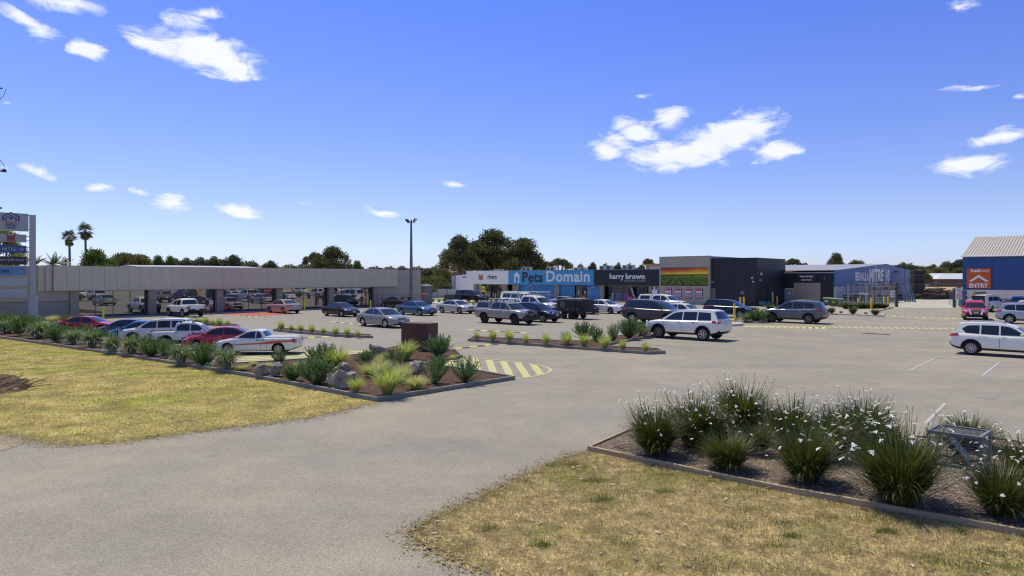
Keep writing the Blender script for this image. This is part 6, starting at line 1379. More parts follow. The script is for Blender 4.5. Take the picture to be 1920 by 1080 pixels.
# palms
frond_m = mat('palm_frond', (.085,.115,.035), .5, c2=(.05,.07,.02), scale=3, transl=.15); dead_f = mat('dead_frond', (.22,.16,.09), .8); palm_b = mat('palm_trunk', (.13,.11,.095), .9, var=.3, scale=5)
def frond(mb, base, az_, elev, L, fan, g, mi=0):
    pts = [base]; d = Vector((cos(az_)*cos(elev), sin(az_)*cos(elev), sin(elev)))
    for i in range(6): d = (d+Vector((0, 0, -.17 if not fan else -.10))).normalized(); pts.append(pts[-1]+d*L/6)
    mb.tube([pts[0], pts[3]], [.03, .02], 3, mi, cap=False)
    side = Vector((-sin(az_), cos(az_), 0))
    if fan:
        c = pts[3]; dn = (pts[4]-pts[3]).normalized(); up = side.cross(dn)
        for k in range(13):
            t = (k-6)/6*1.9; dd = (dn*cos(t)+side*sin(t)); e = c+dd*L*.52+Vector((0, 0, -.10*L*abs(t))); ww = dd.cross(up).normalized()*.055*L/1.6
            mb.add([c, c+(e-c)*.6+ww, e, c+(e-c)*.6-ww], [(0, 1, 2, 3)], mi)
    else:
        for k in range(24):
            t = .12+.88*k/24; i = min(5, int(t*6)); c = pts[i].lerp(pts[i+1], t*6-i); dn = (pts[i+1]-pts[i]).normalized(); ll = L*.22*sin(pi*min(1, t*.8+.2))
            for sgn in (-1, 1):
                e = c+(side*sgn*.8+dn*.6+Vector((0, 0, -.25))).normalized()*ll; mb.add([c, c.lerp(e, .5)+dn*.05, e, c.lerp(e, .5)-dn*.05], [(0, 1, 2, 3)], mi)
def palm(px, top, Y, trunk_top, label, fan, n=34, L=1.7, seed=1):
    g = random.Random(seed); X = (px-960)/F*Y; zt = ZA(trunk_top, Y)
    o = empty('palm_tree', (X, Y, 0), 0, label, 'palm'); m = MB()
    m.tube([(0,0,-.2), (.1,0,zt*.5), (0,0,zt)], [.26, .2, .19] if fan else [.4,.36,.36], 10); m.build('trunk', palm_b, o, True)
    f_ = MB()
    for k in range(n): frond(f_, Vector((0, 0, zt)), k*2.4, R(g.uniform(-35, 80)), L*g.uniform(.85, 1.1), fan, g)
    f_.build('crown', frond_m, o)
    if fan:
        d_ = MB()
        for k in range(16): frond(d_, Vector((0, 0, zt-.2)), k*2.4, R(g.uniform(-85, -50)), L*g.uniform(.7, .9), fan, g)
        d_.build('dead_fronds', dead_f, o)
    return o
palm(130, 433, 125, 446, 'shorter left one of the two tall fan palms', True, seed=2)
palm(160, 417, 128, 433, 'taller right one of the two tall fan palms', True, L=1.85, seed=5)
palm(100, 485, 110, 497, 'feather palm peeping over the grey wall right of the sign', False, 26, 2.5, 3)
palm(118, 490, 115, 499, 'low feather palm beside the shorter fan palm', False, 22, 2.2, 4)
palm(66, 488, 112, 497, 'feather palm half hidden behind the sign post', False, 22, 2.2, 6)
# ------------------------------------------------------------------ street furniture and other things
# tenant sign
ps = empty('tenant_sign', G(61, 604), ROT_U, 'tall white tenant pylon sign with stacked shop name panels', 'sign')
YS = G(61, 604).y; zs = lambda py: ZA(py, YS)
post_m = mat('light_grey_post', (.42,.42,.42), .5, var=.03); pan_m = mat('grey_white_panel', (.37,.385,.39), .5, var=.02)
aS = Vector(ps.location[:2]).dot(U); bS = Vector(ps.location[:2]).dot(W)
xs2 = lambda px: PB(px, bS)[0]-aS
wS = xs2(53.5)-xs2(-12)
for x in (0, xs2(-27)-.0):
    MB().box(x-.22, x+.22, -.16, .16, 0, zs(403)).build('post', post_m, ps, bevel=.02); MB().box(x-.36, x+.36, -.28, .28, 0, zs(558.5)).build('post_base', post_m, ps, bevel=.02)
xr_, xl_ = xs2(49.2), xs2(-15)
PAN = [(401.5,434.5,pan_m,xs2(53)),(440.5,455,pan_m,xr_),(461,475,mat('navy_sign', (.045,.10,.27), .5),xr_),(481.5,496.5,mat('black_sign', (.035,.033,.033), .5),xr_),(501,516,mat('sky_sign', (.09,.28,.50), .5),xr_),(521.5,536,mat('blank_panel', (.45,.46,.46), .5),xr_),(542,556.5,mat('blank_panel', (.45,.46,.46), .5),xr_)]
for t_, b_, m_, xe_ in PAN:
    p_ = MB().box(xl_, xe_, -.09, .09, zs(b_), zs(t_)).build('sign_panel', m_, ps, bevel=.01)
    for z in (zs(t_)-.15, zs(b_)+.15):
        MB().box(xe_, -.2, -.03, .03, z-.03, z+.03).build('bracket', steel, ps)
        MB().box(xs2(-27)+.2, xl_, -.03, .03, z-.03, z+.03).build('bracket', steel, ps)
xc_ = (xs2(20)); nav = mat('navy_print', (.03,.035,.16), .5)
def houseline(r, m_=nav):
    q = MB(); t = .10
    for s in (-1, 1): q.wall([(s*r,0),(s*(r-t),0),(s*(r-t),r*.62),(s*r,r*.68)], -.11, -.092).wall([(s*r,r*.68),(s*(r-t),r*.62),(0,r*1.12),(0,r*1.28)], -.11, -.092)
    return q
o = houseline(.62).build('house_emblem', nav, ps); o.location = (xc_, 0, zs(416.5)); o = houseline(.42).build('house_emblem', nav, ps); o.location = (xc_, 0, zs(416.5))
MB().box(-.1,-.02,-.11,-.092,.12,.34).box(.02,.1,-.11,-.092,.12,.34).build('door_emblem', nav, ps).location = (xc_, 0, zs(416.5))
SW = lambda a_, b_: abs(xs2(b_)-xs2(a_))
text('BENALLA', ps, xc_, -.10, zs(419.8), .3, let_red, fit=SW(8.5, 31), fith=.16); text('HOMEMAKER', ps, xc_, -.10, zs(424), .3, nav, fit=SW(8.5, 31), fith=.12); text('CENTRE', ps, xc_, -.10, zs(428.5), .3, nav, fit=SW(10.5, 28.5), fith=.17)
q = clone_mb(emb, .56, [emblem_red, emblem_red]); link('emblem', q, ps, (xs2(20), -.10, zs(447.5)))
text('MITRE 10', ps, (xs2(3)+xs2(43))/2, -.10, zs(468.3), .5, pan_m, fit=SW(3, 43), fith=.30, bold=.004)
text('harry', ps, (xs2(-6)+xs2(19))/2, -.10, zs(488), .5, pan_m, fit=SW(-6, 18.2), fith=.34, bold=.006); text('brown', ps, (xs2(19.5)+xs2(45))/2, -.10, zs(487.2), .5, pan_m, fit=SW(20, 45), fith=.29, bold=.006)
text('Pets', ps, (xs2(2.5)+xs2(17))/2, -.10, zs(508.5), .5, let_black, fit=SW(.5, 15.5), fith=.28, bold=.004); text('Domain', ps, (xs2(18)+xs2(47))/2, -.10, zs(508.5), .5, pan_m, fit=SW(18, 47.5), fith=.28, bold=.003)
# lighting pole
lp = empty('light_pole', G(771, 574.5), ROT_W, 'tall grey car park light pole with twin floodlights', 'light pole'); zl = ZA(412.5, lp.location.y); pole_m = mat('pole_grey', (.20,.20,.19), .5, .4)
MB().tube([(0,0,0),(0,0,zl*.5),(0,0,zl)], [.26,.21,.13], 12).build('pole', pole_m, lp, True, 50); MB().box(-.35,.35,-.35,.35,0,.04).build('base_plate', pole_m, lp)
MB().tube([(-.75,0,zl-.35),(.75,0,zl-.35)], .05, 8).build('crossarm', pole_m, lp)
for s in (-1, 1):
    o = MB().add([(-.33,-.22,-.1),(.33,-.22,-.1),(.33,.22,-.1),(-.33,.22,-.1),(-.2,-.16,.13),(.2,-.16,.13),(.2,.16,.13),(-.2,.16,.13)], [(0,3,2,1),(4,5,6,7),(0,1,5,4),(1,2,6,5),(2,3,7,6),(3,0,4,7)]).build('floodlight', black_pl, lp); o.location = (s*.78, 0, zl-.05); o.rotation_euler = (0, -s*R(42), 0)
    l_ = MB().box(-.3,.3,-.19,.19,-.112,-.104).build('lens', lamp_clear, o)
# water tank
tk_m = mat('grey_corrugated_steel', (.20,.21,.215), .5, .25, var=.05)
tk = empty('water_tank', G(797, 569.5)+Vector((0,.6,0)), 0, 'grey round corrugated water tank with a red notice', 'water tank'); prof = [(0.001,2.9),(.2,2.88),(1.0,2.72)]
for k in range(56): prof.append((1.0+(.025 if k % 2 else 0), 2.68-k*2.68/56))
q = MB().lathe([(r_, z_) for r_, z_ in prof], 40); q.build('tank_wall', tk_m, tk, True, 60)
for k in range(14): t = 2*pi*k/14; MB().tube([(.2*cos(t),.2*sin(t),2.9),(1.02*cos(t),1.02*sin(t),2.74)], .03, 4).build('roof_rib', roof_grey, tk)
n_ = MB(); 
v = []
for k in range(9): t = R(-118+k*7); v += [(1.045*cos(t),1.045*sin(t),1.35),(1.045*cos(t),1.045*sin(t),1.75)]
MB().add(v, [(2*k,2*k+2,2*k+3,2*k+1) for k in range(8)]).build('notice', mat('red_notice', (.60,.07,.09), .5), tk)
v = []
for k in range(7): t = R(-113+k*7); v += [(1.052*cos(t),1.052*sin(t),1.50),(1.052*cos(t),1.052*sin(t),1.60)]
MB().add(v, [(2*k,2*k+2,2*k+3,2*k+1) for k in range(6)]).build('notice_print', white_p, tk)
# bollards
def bollard(px, by, ty, label, m_, group=None, r=.085):
    p = G(px, by); h = (by-ty)*p.y/F; o = empty('bollard', p, 0, label, 'bollard', group)
    MB().lathe([(r,0),(r,h-.04),(r*.8,h-.005),(.001,h)], 14).build('post', m_, o, True, 50); MB().lathe([(r*1.9,0),(r*1.9,.015),(r,.02)], 14).build('base_collar', steel, o); return o
for px, by, ty, d, m_, r in [(193.5,599,577,'yellow bollard at the glass front behind the red spoiler sedan',yellow_b,.10),(571,582.5,562,'yellow bollard by the glass right of the pink silver sedan',yellow_b,.09),(695,580.5,563,'yellow bollard at the last glass bay left of the black sedan',yellow_b,.09),(1377,607,569,'tall orange yellow bollard on the low island before the navy SUV',yellow_p,.085),(1388.3,576,556.8,'left one of the twin yellow bollards before the black box',yellow_p,.11),(1395,577,556.8,'right one of the twin yellow bollards before the black box',yellow_p,.11),(1449,574.5,555.5,'left orange bollard beside the blue bins',yellow_p,.08),(1457,574.5,555.5,'right orange bollard beside the blue bins',yellow_p,.08),
  (1504.5,571,560,'left orange bollard guarding the roller door',yellow_p,.09),(1521,571,560,'right orange bollard guarding the roller door',yellow_p,.09),(1609.5,578.5,559,'first yellow bollard of four before the steel racks',yellow_p,.12),(1634,580,558.5,'second yellow bollard of four before the steel racks',yellow_p,.12),(1658,576,556.5,'third yellow bollard of four before the steel racks',yellow_p,.10),(1665.5,575.5,556,'fourth yellow bollard of four, next to the gate post',yellow_p,.10),(1095.3,569,554,'orange bollard at the pet shop doors',yellow_p,.12),(929,563,551,'thin yellow bollard before the clothing shop glass',yellow_p,.07)]:
    bollard(px, by, ty, d, m_, 'yellow bollards', r)
# brown steel block
bb = empty('steel_block', (0,0,0), 0, 'rust brown rectangular steel block standing on the back garden bed', 'cabinet'); rust = mat('rust_brown_steel', (.12,.048,.030), .6, .1, var=.10, scale=1.5)
pa, pb2, pc = G(752, 665.2), G(802, 667.3), G(818, 664.0); zt_ = 1.52
c0 = Vector((-4.43, 35.9)); c1 = Vector((-5.95, 36.65)); dd = (c0-c1); nn = Vector((-dd.y, dd.x)).normalized()*-1
if nn.dot(c0) < 0: nn = -nn
c2, c3 = c0+nn*1.0, c1+nn*1.0
MB().prism([tuple(c0), tuple(c2), tuple(c3), tuple(c1)], .08, zt_).build('panel_box', rust, bb, bevel=.012)
cen = (c0+c1+c2+c3)/4; cap = [cen+(p-cen)*1.015 for p in (c0, c2, c3, c1)]; MB().prism([tuple(p) for p in cap], zt_+.002, zt_+.035).build('cap', rust, bb)
# red capped hydrant post
hy = empty('hydrant_post', G(734.5, 676, .1), 0, 'grey stone post with a red cap standing in the garden bed', 'hydrant'); MB().lathe([(.15,0),(.13,.45),(.15,.47)], 14).build('post', mat('post_stone', (.22,.17,.15), .8, var=.1), hy, True); MB().lathe([(.15,.47),(.165,.49),(.165,.54),(.05,.58),(.001,.58)], 14).build('cap', mat('red_cap', (.32,.06,.05), .5), hy, True)
# light in a wire cage
P0 = G(1838, 886, .06); P0.z = .07
cg = empty('caged_light', P0, 0, 'galvanised wire cage over a tilted floodlight in the front right bed', 'light cage')
e1 = (Vector(G(1750, 870, .07)[:2])-Vector(P0[:2])); e1 = e1.normalized(); Lx = .92; e2 = Vector((U.x, U.y)); Ly = .82; hc = .68
cg.rotation_euler = (0, 0, math.atan2(-e1.y, -e1.x)); ly = e2.dot(Vector((e1.y, -e1.x))) ; sgn_ = 1
# local x from the far left corner (-Lx) to the near right corner (0); local y into the bed
fr_ = MB()
def bar(a, b, w=.060): 
    x0, y0, z0 = a; x1, y1, z1 = b; fr_.box(min(x0, x1)-w/2, max(x0, x1)+w/2, min(y0, y1)-w/2, max(y0, y1)+w/2, min(z0, z1)-w/2, max(z0, z1)+w/2)
for z in (.02, hc):
    for y in (0, Ly): bar((-Lx, y, z), (0, y, z))
    for x in (-Lx, 0): bar((x, .05, z), (x, Ly-.05, z))
for x in (-Lx, 0):
    for y in (0, Ly): bar((x, y, .05), (x, y, hc-.05))
cage_m = mat('dull_zinc', (.22,.23,.225), .6, .35, var=.15, scale=8); fr_.build('frame', cage_m, cg)
def mesh_panel(p, ux, uy, nx, ny, name='wire_mesh'):
    q = MB(); p = Vector(p); ux, uy = Vector(ux), Vector(uy)
    for i in range(1, nx): a = p+ux*i/nx; q.tube([a, a+uy], .0048, 4, cap=False)
    for j in range(1, ny): a = p+uy*j/ny; q.tube([a, a+ux], .0048, 4, cap=False)
    q.build(name, cage_m, cg)
mesh_panel((-Lx,0,.02), (Lx,0,0), (0,0,hc), 13, 11); mesh_panel((0,0,.02), (0,Ly,0), (0,0,hc), 12, 11); mesh_panel((-Lx,Ly,.02), (Lx,0,0), (0,0,hc), 13, 11); mesh_panel((-Lx,0,.02), (0,Ly,0), (0,0,hc), 12, 11); mesh_panel((-Lx,0,hc), (Lx,0,0), (0,Ly,0), 9, 8)
fl_ = empty('floodlight', P0+Vector((e1.x*.48+U.x*.38, e1.y*.48+U.y*.38, 0)), cg.rotation_euler.z, 'black floodlight tilted inside the wire cage', 'floodlight')
o = MB().box(-.32,.32,-.12,.12,-.05,.05).build('housing', black_pl, fl_, bevel=.01); o.location = (.04, 0, .30); o.rotation_euler = (R(20), R(52), 0)
MB().box(-.28,.28,-.09,.09,.051,.058).build('lens', mat('frosted_lens', (.20,.22,.23), .3), o); MB().box(-.05,.05,-.05,.05,0,.25).build('stand', black_pl, fl_)
# bins
bin_g = mat('bin_green', (.045,.13,.05), .5, var=.06); bin_b = mat('bin_blue', (.02,.12,.24), .5, var=.06)
def bin_(px0, px1, by, ty, label, m_, lids=True, name='wheelie_bin', cat='bin', stick=(.6,.6,.55)):
    p = G((px0+px1)/2, by); w = (px1-px0)*p.y/F*.85; h = (by-ty)*p.y/F; o = empty(name, p, ROT_W, label, cat)
    MB().add([(-w/2+.08,-.5,.15),(w/2-.08,-.5,.15),(w/2-.08,.5,.15),(-w/2+.08,.5,.15),(-w/2,-.62,h-.15),(w/2,-.62,h-.15),(w/2,.62,h-.15),(-w/2,.62,h-.15)], [(0,3,2,1),(4,5,6,7),(0,1,5,4),(1,2,6,5),(2,3,7,6),(3,0,4,7)]).build('bin_body', m_, o, bevel=.02)
    if lids: MB().add([(-w/2-.03,-.66,h-.14),(w/2+.03,-.66,h-.14),(w/2+.03,.66,h-.14),(-w/2-.03,.66,h-.14),(-w/2+.1,-.5,h-.02),(w/2-.1,-.5,h-.02),(w/2-.1,.5,h),(-w/2+.1,.5,h)], [(4,5,6,7),(0,1,5,4),(1,2,6,5),(2,3,7,6),(3,0,4,7)]).build('lid', m_, o)
    for x in (-w/2+.15, w/2-.15):
        for y in (-.4, .4): MB().lathe([(.001,-.04),(.09,-.04),(.09,.04),(.001,.04)], 10, (x, y, .09), 'y').build('castor', black_pl, o)
    if stick: MB().box(-w*.25, w*.12, -.605, -.585, h*.45, h*.68).build('sticker', mat('sticker_%d' % px0, stick, .6), o).rotation_euler = (R(-0), 0, 0)
    return o
bin_(1544, 1562, 574, 557.3, 'green wheeled bin, leftmost of three behind the grey SUV', bin_g); bin_(1559, 1574, 575.5, 558.5, 'green wheeled bin with yellow sticker, middle of three', bin_g, stick=(.65,.45,.03)); bin_(1572, 1583.5, 576.5, 559, 'green wheeled bin, rightmost of three beside the flowering clumps', bin_g, stick=(.3,.35,.3))
bin_(1424, 1440, 574.5, 563.5, 'open blue bin against the black box building', bin_b, False, stick=None); bin_(1440, 1448, 575, 563.5, 'teal bin end right of the open blue bin', mat('bin_teal', (.015,.07,.10), .5), False, stick=None)
br_ = bin_(1448, 1456, 574, 565, 'dark rusty box right of the blue bins', mat('rust_box', (.10,.05,.035), .7), False, stick=None, name='rusty_box', cat='box')
# feather flags
def flag(px, by, ty, lean, c1, label):
    p = G(px, by); h = (by-ty)*p.y/F; o = empty('feather_flag', p, ROT_W, label, 'flag'); MB().tube([(0,0,0),(-lean*.4,0,h*.6),(-lean,0,h)], [.025,.02,.01], 6).build('pole', black_pl, o)
    v, f_ = [], []; n_ = 10
    for k in range(n_+1):
        t = k/n_; z = h*(.16+.84*t); xl = -lean*t**1.3; wd = .62*(1-.15*t) if t < .8 else .62*.88*math.sqrt(max(0, 1-((t-.8)/.2)**2)); xo = .06*sin(t*7)
        v += [(xl, .05*sin(t*5), z), (xl+wd, .1*sin(t*6+1), z-.12)]
    MB().add(v, [(2*k,2*k+1,2*k+3,2*k+2) for k in range(n_)]).build('banner', c1, o, True)
    pr = mat('flag_print_pale', (.6,.58,.64), .6)
    for k in range(5):
        z = h*(.32+.11*k); x = -lean*(.16+.13*k)+.2; MB().box(x, x+.26, -.09, -.07, z, z+.16).build('banner_print', pr, o)
    MB().box(-.3,.3,-.3,.3,0,.03).build('base', steel, o); return o
flag(1003, 573, 524, 1.4, mat('flag_blue', (.04,.08,.32), .6, c2=(.10,.16,.45), scale=1.5), 'leaning blue feather flag in front of the pet shop'); flag(1187, 572, 533, .75, mat('flag_maroon', (.17,.075,.10), .6), 'maroon feather flag before the bottle shop window')
# shopping trolley frames by the bottle shop door
tk2 = empty('trolley', G(1197, 577), ROT_W, 'wire shopping trolley beside the bottle shop door', 'trolley'); q = MB()
for y in (-.25, .25): q.tube([(-.4,y,.15),(-.4,y,1.0),(-.3,y,1.02)], .02, 5).tube([(-.4,y,.95),(.45,y,.85),(.4,y,.45),(-.38,y,.4),(-.4,y,.95)], .018, 5)
for k in range(5): q.tube([(-.4+k*.2,-.25,.42),(-.4+k*.2,.25,.42)], .012, 4)
q.build('basket', steel, tk2)
# roof air conditioners
AC = mat('cream_ac_case', (.50,.48,.43), .5, var=.05)
def ac(px0, px1, ty, by, nf, label):
    px = (px0+px1)/2; b_, Y = PA(px, AS+3.2); w = (px1-px0)*Y/F*1.05; zt, zb = ZA(ty, Y), ZA(by, Y)-.9; o = empty('air_conditioner', (*AB(AS+3.2, b_)[:2], zb), ROT_W, label, 'air conditioner', 'air conditioners on the shop roof'); h = zt-zb
    zl_ = max(0, SZT-.7-zb)
    MB().box(-w/2, w/2, -.3, .45, .05, h).build('case', AC, o, bevel=.015)
    for k in range(nf):
        cx = -w/2+w*(k+.5)/nf; r_ = min(.30, w/nf*.30); zc_ = h-.42
        f_ = MB().lathe([(r_,-.32),(r_,-.30)], 18, (cx, 0, zc_), 'y').lathe([(.001,-.312),(r_,-.312)], 18, (cx, 0, zc_), 'y').build('fan_grille', joint, o)
        q = MB()
        for j in range(4): t = j*pi/4; q.box(-r_, r_, -.33, -.322, -.01, .01)
        MB().lathe([(.001,-.335),(r_*.25,-.335),(r_*.25,-.31)], 10, (cx, 0, zc_), 'y').build('fan_hub', AC, o)
    for x in (-w/2+.1, w/2-.1): MB().box(x-.05, x+.05, -.3, .4, -.4, .05).build('foot', steel, o)
for i, (a_, b_, t_, y_, n_) in enumerate([(925,944,505,510,2),(979,997,500.5,508,2),(1025,1042,500,507.5,2),(1076,1087,501.5,506,1),(1088,1098,501.5,506,1),(1125,1135,498.3,505,1),(1137,1147.5,497.7,505,1),(1168,1177,497,504,1),(1178,1189,496.7,504,1)]):
    ac(a_, b_, t_, y_, n_, 'cream roof air conditioner, '+ORD[i]+' from the left above the shop signs')
# steel rack yard in front of the blue gabled shed
rk = empty('storage_rack', (0,0,0), 0, 'tall galvanised pipe storage rack before the blue gabled shed', 'rack')
rpx = [(1612,572,532),(1624,571,530.5),(1635,570.5,530.5),(1643,570,531),(1653,569,530.5),(1666,568,530.5),(1679,567,529)]
tops = []
for px, by, ty in rpx:
    for dpt in (0, 2.0):
        p = G(px, by); q_ = p+Vector((U.x, U.y, 0))*0+Vector((-W.x, -W.y, 0))*(-dpt*0)+Vector((0, dpt, 0)); h = ZA(ty, p.y); MB().box(-.06,.06,-.06,.06,0,h).build('upright', steel, rk).location = q_
    tops.append((p, h))
for f_ in (.98, .60, .28):
    for dpt in (0, 2.0): MB().tube([tuple(p+Vector((0, dpt, h*f_))) for p, h in tops], .05, 4).build('beam', steel, rk)
for (p, h), (p2, h2) in list(zip(tops, tops[1:]))[::2]: MB().tube([tuple(p+Vector((0,0,h*.6))), tuple(p2+Vector((0,0,h2*.28)))], .03, 4).build('brace', steel, rk)
for k, (i, f_, c_) in enumerate([(1,.29,(.25,.24,.23)),(2,.30,(.20,.19,.18)),(4,.29,(.28,.27,.26)),(3,.61,(.30,.22,.13)),(5,.61,(.33,.24,.14)),(0,.29,(.15,.15,.15))]):
    p, h = tops[i]; p2, h2 = tops[i+1]; o = empty('stacked_stock', tuple(p+Vector((0,1,h*f_+.06))), 0, ['grey pipe bundle low in the rack, left','dark pipe bundle low in the rack, middle','pale pipe bundle low in the rack, right','timber bundle high in the rack, left','timber bundle high in the rack, right','black bundle at the left foot of the rack'][k], 'stock'); L = (p2-p).length; a_ = math.atan2(p2.y-p.y, p2.x-p.x); o.rotation_euler = (0,0,a_)
    for r_ in range(3):
        for s in range(4): MB().tube([(.1,-.5+s*.26,.1+r_*.2),(L-.1,-.5+s*.26,.1+r_*.2)], .095, 6).build('length', mat('stock_%d' % k, c_, .6, .2, var=.1), o)
cp_ = empty('steel_post', G(1589.5, 572), 0, 'plain galvanised post left of the storage rack', 'post'); MB().box(-.14,.14,-.14,.14,0,ZA(533, cp_.location.y)).box(-.2,.2,-.2,.2,0,.03).build('shaft', steel, cp_)
bo = empty('covered_load', G(1604, 571), ROT_W, 'white sheet covered load on dark stands beside the storage rack', 'load'); MB().box(-1.6,1.6,-.8,.8,1.5,1.62).build('white_top', white_p, bo); MB().box(-1.9,1.3,-.7,.7,.3,1.2).build('dark_stock', black_pl, bo, bevel=.1)
for x in (-1.4, 1.4): MB().box(x-.05,x+.05,-.5,.5,0,1.5).build('stand', steel, bo)
wf3 = empty('mesh_fence', G(1580, 573), math.atan2(G(1677,575).y-G(1580,573).y, G(1677,575).x-G(1580,573).x), 'low wire mesh fence behind the flowering clumps', 'fence'); Lf = (G(1677,575)-G(1580,573)).length
for k in range(6): MB().tube([(Lf*k/5,0,0),(Lf*k/5,0,1.7)], .04, 6).build('post', steel, wf3)
q = MB()
for k in range(int(Lf/.3)): q.tube([(k*.3,0,.05),(k*.3,0,1.65)], .012, 3, cap=False)
for z in (.05,.45,.85,1.25,1.65): q.tube([(0,0,z),(Lf,0,z)], .014, 3, cap=False)
q.build('wire_mesh', steel, wf3)
# steep blue roof sheets leaning against the shed end
ls = empty('leaning_sheets', G(1701, 566), 0, 'blue grey roofing sheets leaning on a frame at the shed end', 'sheets')
for k in range(5): x_b = -.75+k*.40; x_t = x_b-.75+.06*k; MB().add([(x_b,-.6,0),(x_b+.28,-.6,0),(x_t+.28,.3,3.3-.1*k),(x_t,.3,3.3-.1*k),(x_b,-.54,0),(x_b+.28,-.54,0),(x_t+.28,.36,3.3-.1*k),(x_t,.36,3.3-.1*k)], [(0,1,2,3),(7,6,5,4),(0,3,7,4),(1,5,6,2),(3,2,6,7)]).build('sheet', [mat('sheet_blue', (.16,.23,.34), .45), mat('sheet_grey', (.30,.32,.33), .45)][k % 2], ls)
# dark louvred timber stack tower and bundles
tw_ = empty('timber_stack', G(1720, 561), R(-10), 'tall dark covered stack of banded timber at the yard end', 'timber stack')
for k in range(9):
    MB().box(-.95,.95,-1,1,.1+k*.58,.1+k*.58+.48).build('pack', mat('pack_dark_%d' % (k % 3), [(.05,.045,.04),(.08,.065,.05),(.035,.035,.035)][k % 3], .8, var=.2, scale=6), tw_)
    for x in (-.7, 0, .7): MB().box(x-.05,x+.05,-1,1,.1+k*.58-.1,.1+k*.58-.005).build('bearer', mat('bearer', (.3,.24,.16), .8), tw_)
fl2 = empty('yard_light', G(1731.5, 560), 0, 'pale yard light post beside the dark timber stack', 'light pole'); MB().tube([(0,0,0),(0,0,4.9),(-.5,0,5.3)], .08, 6).build('pole', post_m, fl2); MB().box(-.9,-.3,-.15,.15,5.2,5.4).build('lamp_head', post_m, fl2)
dish = empty('round_bag', G(1710, 558), 0, 'cream round cover on a rail at the blue shed corner', 'cover'); MB().lathe([(.001,1.1),(.8,.9),(1.1,.4),(.9,0),(.001,-.1)], 16, (0,0,3.0)).build('cover', mat('cream_cover', (.5,.45,.33), .7), dish, True); MB().tube([(0,0,0),(0,0,3.0)], .06, 6).build('post', steel, dish); MB().box(-.8,3.2,-.3,.3,2.3,2.6).build('rail', mat('pale_beam', (.5,.5,.52), .5), dish)
# wood pile
wp_ = MB(); g = random.Random(3); p = G(1755, 561)
for k in range(320):
    u_ = g.gauss(0, .5); x = p.x+u_*6.0; z = g.uniform(.05, max(.3, 2.0-abs(u_)*1.5)); a = g.uniform(-.5, .5); L = g.uniform(.5, 1.6); y = p.y+g.uniform(-1.2, 1.5)
    wp_.tube([(x-L*cos(a), y-L*sin(a), z), (x+L*cos(a), y+L*sin(a), z+g.uniform(-.3, .3))], g.uniform(.05, .13), 5, g.randrange(3))
tag(wp_.build('firewood_heap', [mat('log_dark', (.06,.045,.035), .9), mat('log_brown', (.15,.10,.065), .9), mat('log_pale', (.33,.27,.2), .9)]), 'dark heap of logs and offcuts on the concrete before the paddock', 'wood pile', kind='stuff')
mp_ = empty('machinery', G(1757, 532.5), 0, 'small farm machine parked in the dry paddock', 'machine'); MB().box(-2.6,1.4,-1,1,.9,2.0).box(-1.6,.6,-.8,.8,2.0,3.4).build('body', mat('machine_grey', (.14,.13,.12), .7), mp_, bevel=.1)
for x in (-1.7, 1.0): MB().lathe([(.001,-.25),(.9,-.25),(.9,.25),(.001,.25)], 14, (x, -1.1, .9), 'y').build('wheel', tyre_m, mp_)
# gate posts, gate and signs
for px, by, ty, d in [(1681.5,576,529.5,'left dark steel gate post by the storage racks'),(1789,576.8,541,'right dark steel gate post before the trade building')]:
    p = G(px, by); o = empty('gate_post', p, 0, d, 'post', 'yard gate posts'); h = ZA(ty, p.y); MB().box(-.13,.13,-.13,.13,0,h).build('shaft', mat('dark_post', (.07,.07,.075), .5, .3), o); MB().box(-.15,.15,-.15,.15,h,h+.06).build('cap', post_m, o)
gt = empty('yard_gate', G(1797, 574), R(75), 'open wire yard gate folded back along the trade building', 'gate'); q = MB()
q.tube([(0,0,.15),(0,0,2.3),(3.6,0,2.3),(3.6,0,.15),(0,0,.15)], .035, 6)
for k in range(12): q.tube([(.3*k,0,.15),(.3*k,0,2.3)], .012, 3, cap=False)
q.build('gate_frame', steel, gt)
red_ring = mat('sign_red', (.55,.03,.03), .5)
def sign(px, by, z0, z1, w, label, disc=False, name='notice_sign'):
    p = G(px, by); o = empty(name, p, 0, label, 'sign'); MB().box(-w/2,w/2,-.03,0,z0,z1).build('board', white_p, o)
    for s in (-1, 1): MB().tube([(s*w*.35,.03,0),(s*w*.35,.03,z1)], .03, 6).build('leg', steel, o)
    zc_ = z0+(z1-z0)*.5; n_ = 20; v = []; r_ = min(w, z1-z0)*.36
    for i in range(n_): t = 2*pi*i/n_; v += [(cos(t)*r_,-.036,zc_+sin(t)*r_), (cos(t)*r_*.72,-.036,zc_+sin(t)*r_*.72)]
    q = MB().add(v, [(2*i,(2*i+2) % (2*n_),(2*i+3) % (2*n_),2*i+1) for i in range(n_)])
    q.add([(-r_*.7,-.037,zc_+r_*.55),(-r_*.55,-.037,zc_+r_*.7),(r_*.7,-.037,zc_-r_*.55),(r_*.55,-.037,zc_-r_*.7)], [(0,1,2,3)])
    if disc: q.build('prohibition_mark', red_ring, o)
    else:
        for k in range(3): MB().box(-w*.35,w*.35,-.036,-.031,z0+.12+k*.22,z0+.24+k*.22).build('print', red_ring if k == 2 else mat('grey_print', (.35,.35,.36), .5), o)
    return o
sign(1675, 574.5, 1.3, 2.15, .75, 'white notice with red heading at the left yard gate post'); sign(1797.5, 577, 2.05, 2.75, .85, 'upper white notice sign beside the right gate post'); sign(1797.6, 577.3, 1.1, 1.95, .85, 'round no entry style mark on the lower board by the right gate post', True)
bd = empty('blue_drum', G(1804, 575), 0, 'tall blue container at the corner of the trade building', 'container'); MB().lathe([(.45,0),(.45,2.3),(.35,2.4),(.001,2.4)], 16).build('drum_body', mat('drum_blue', (.05,.16,.28), .5), bd, True)
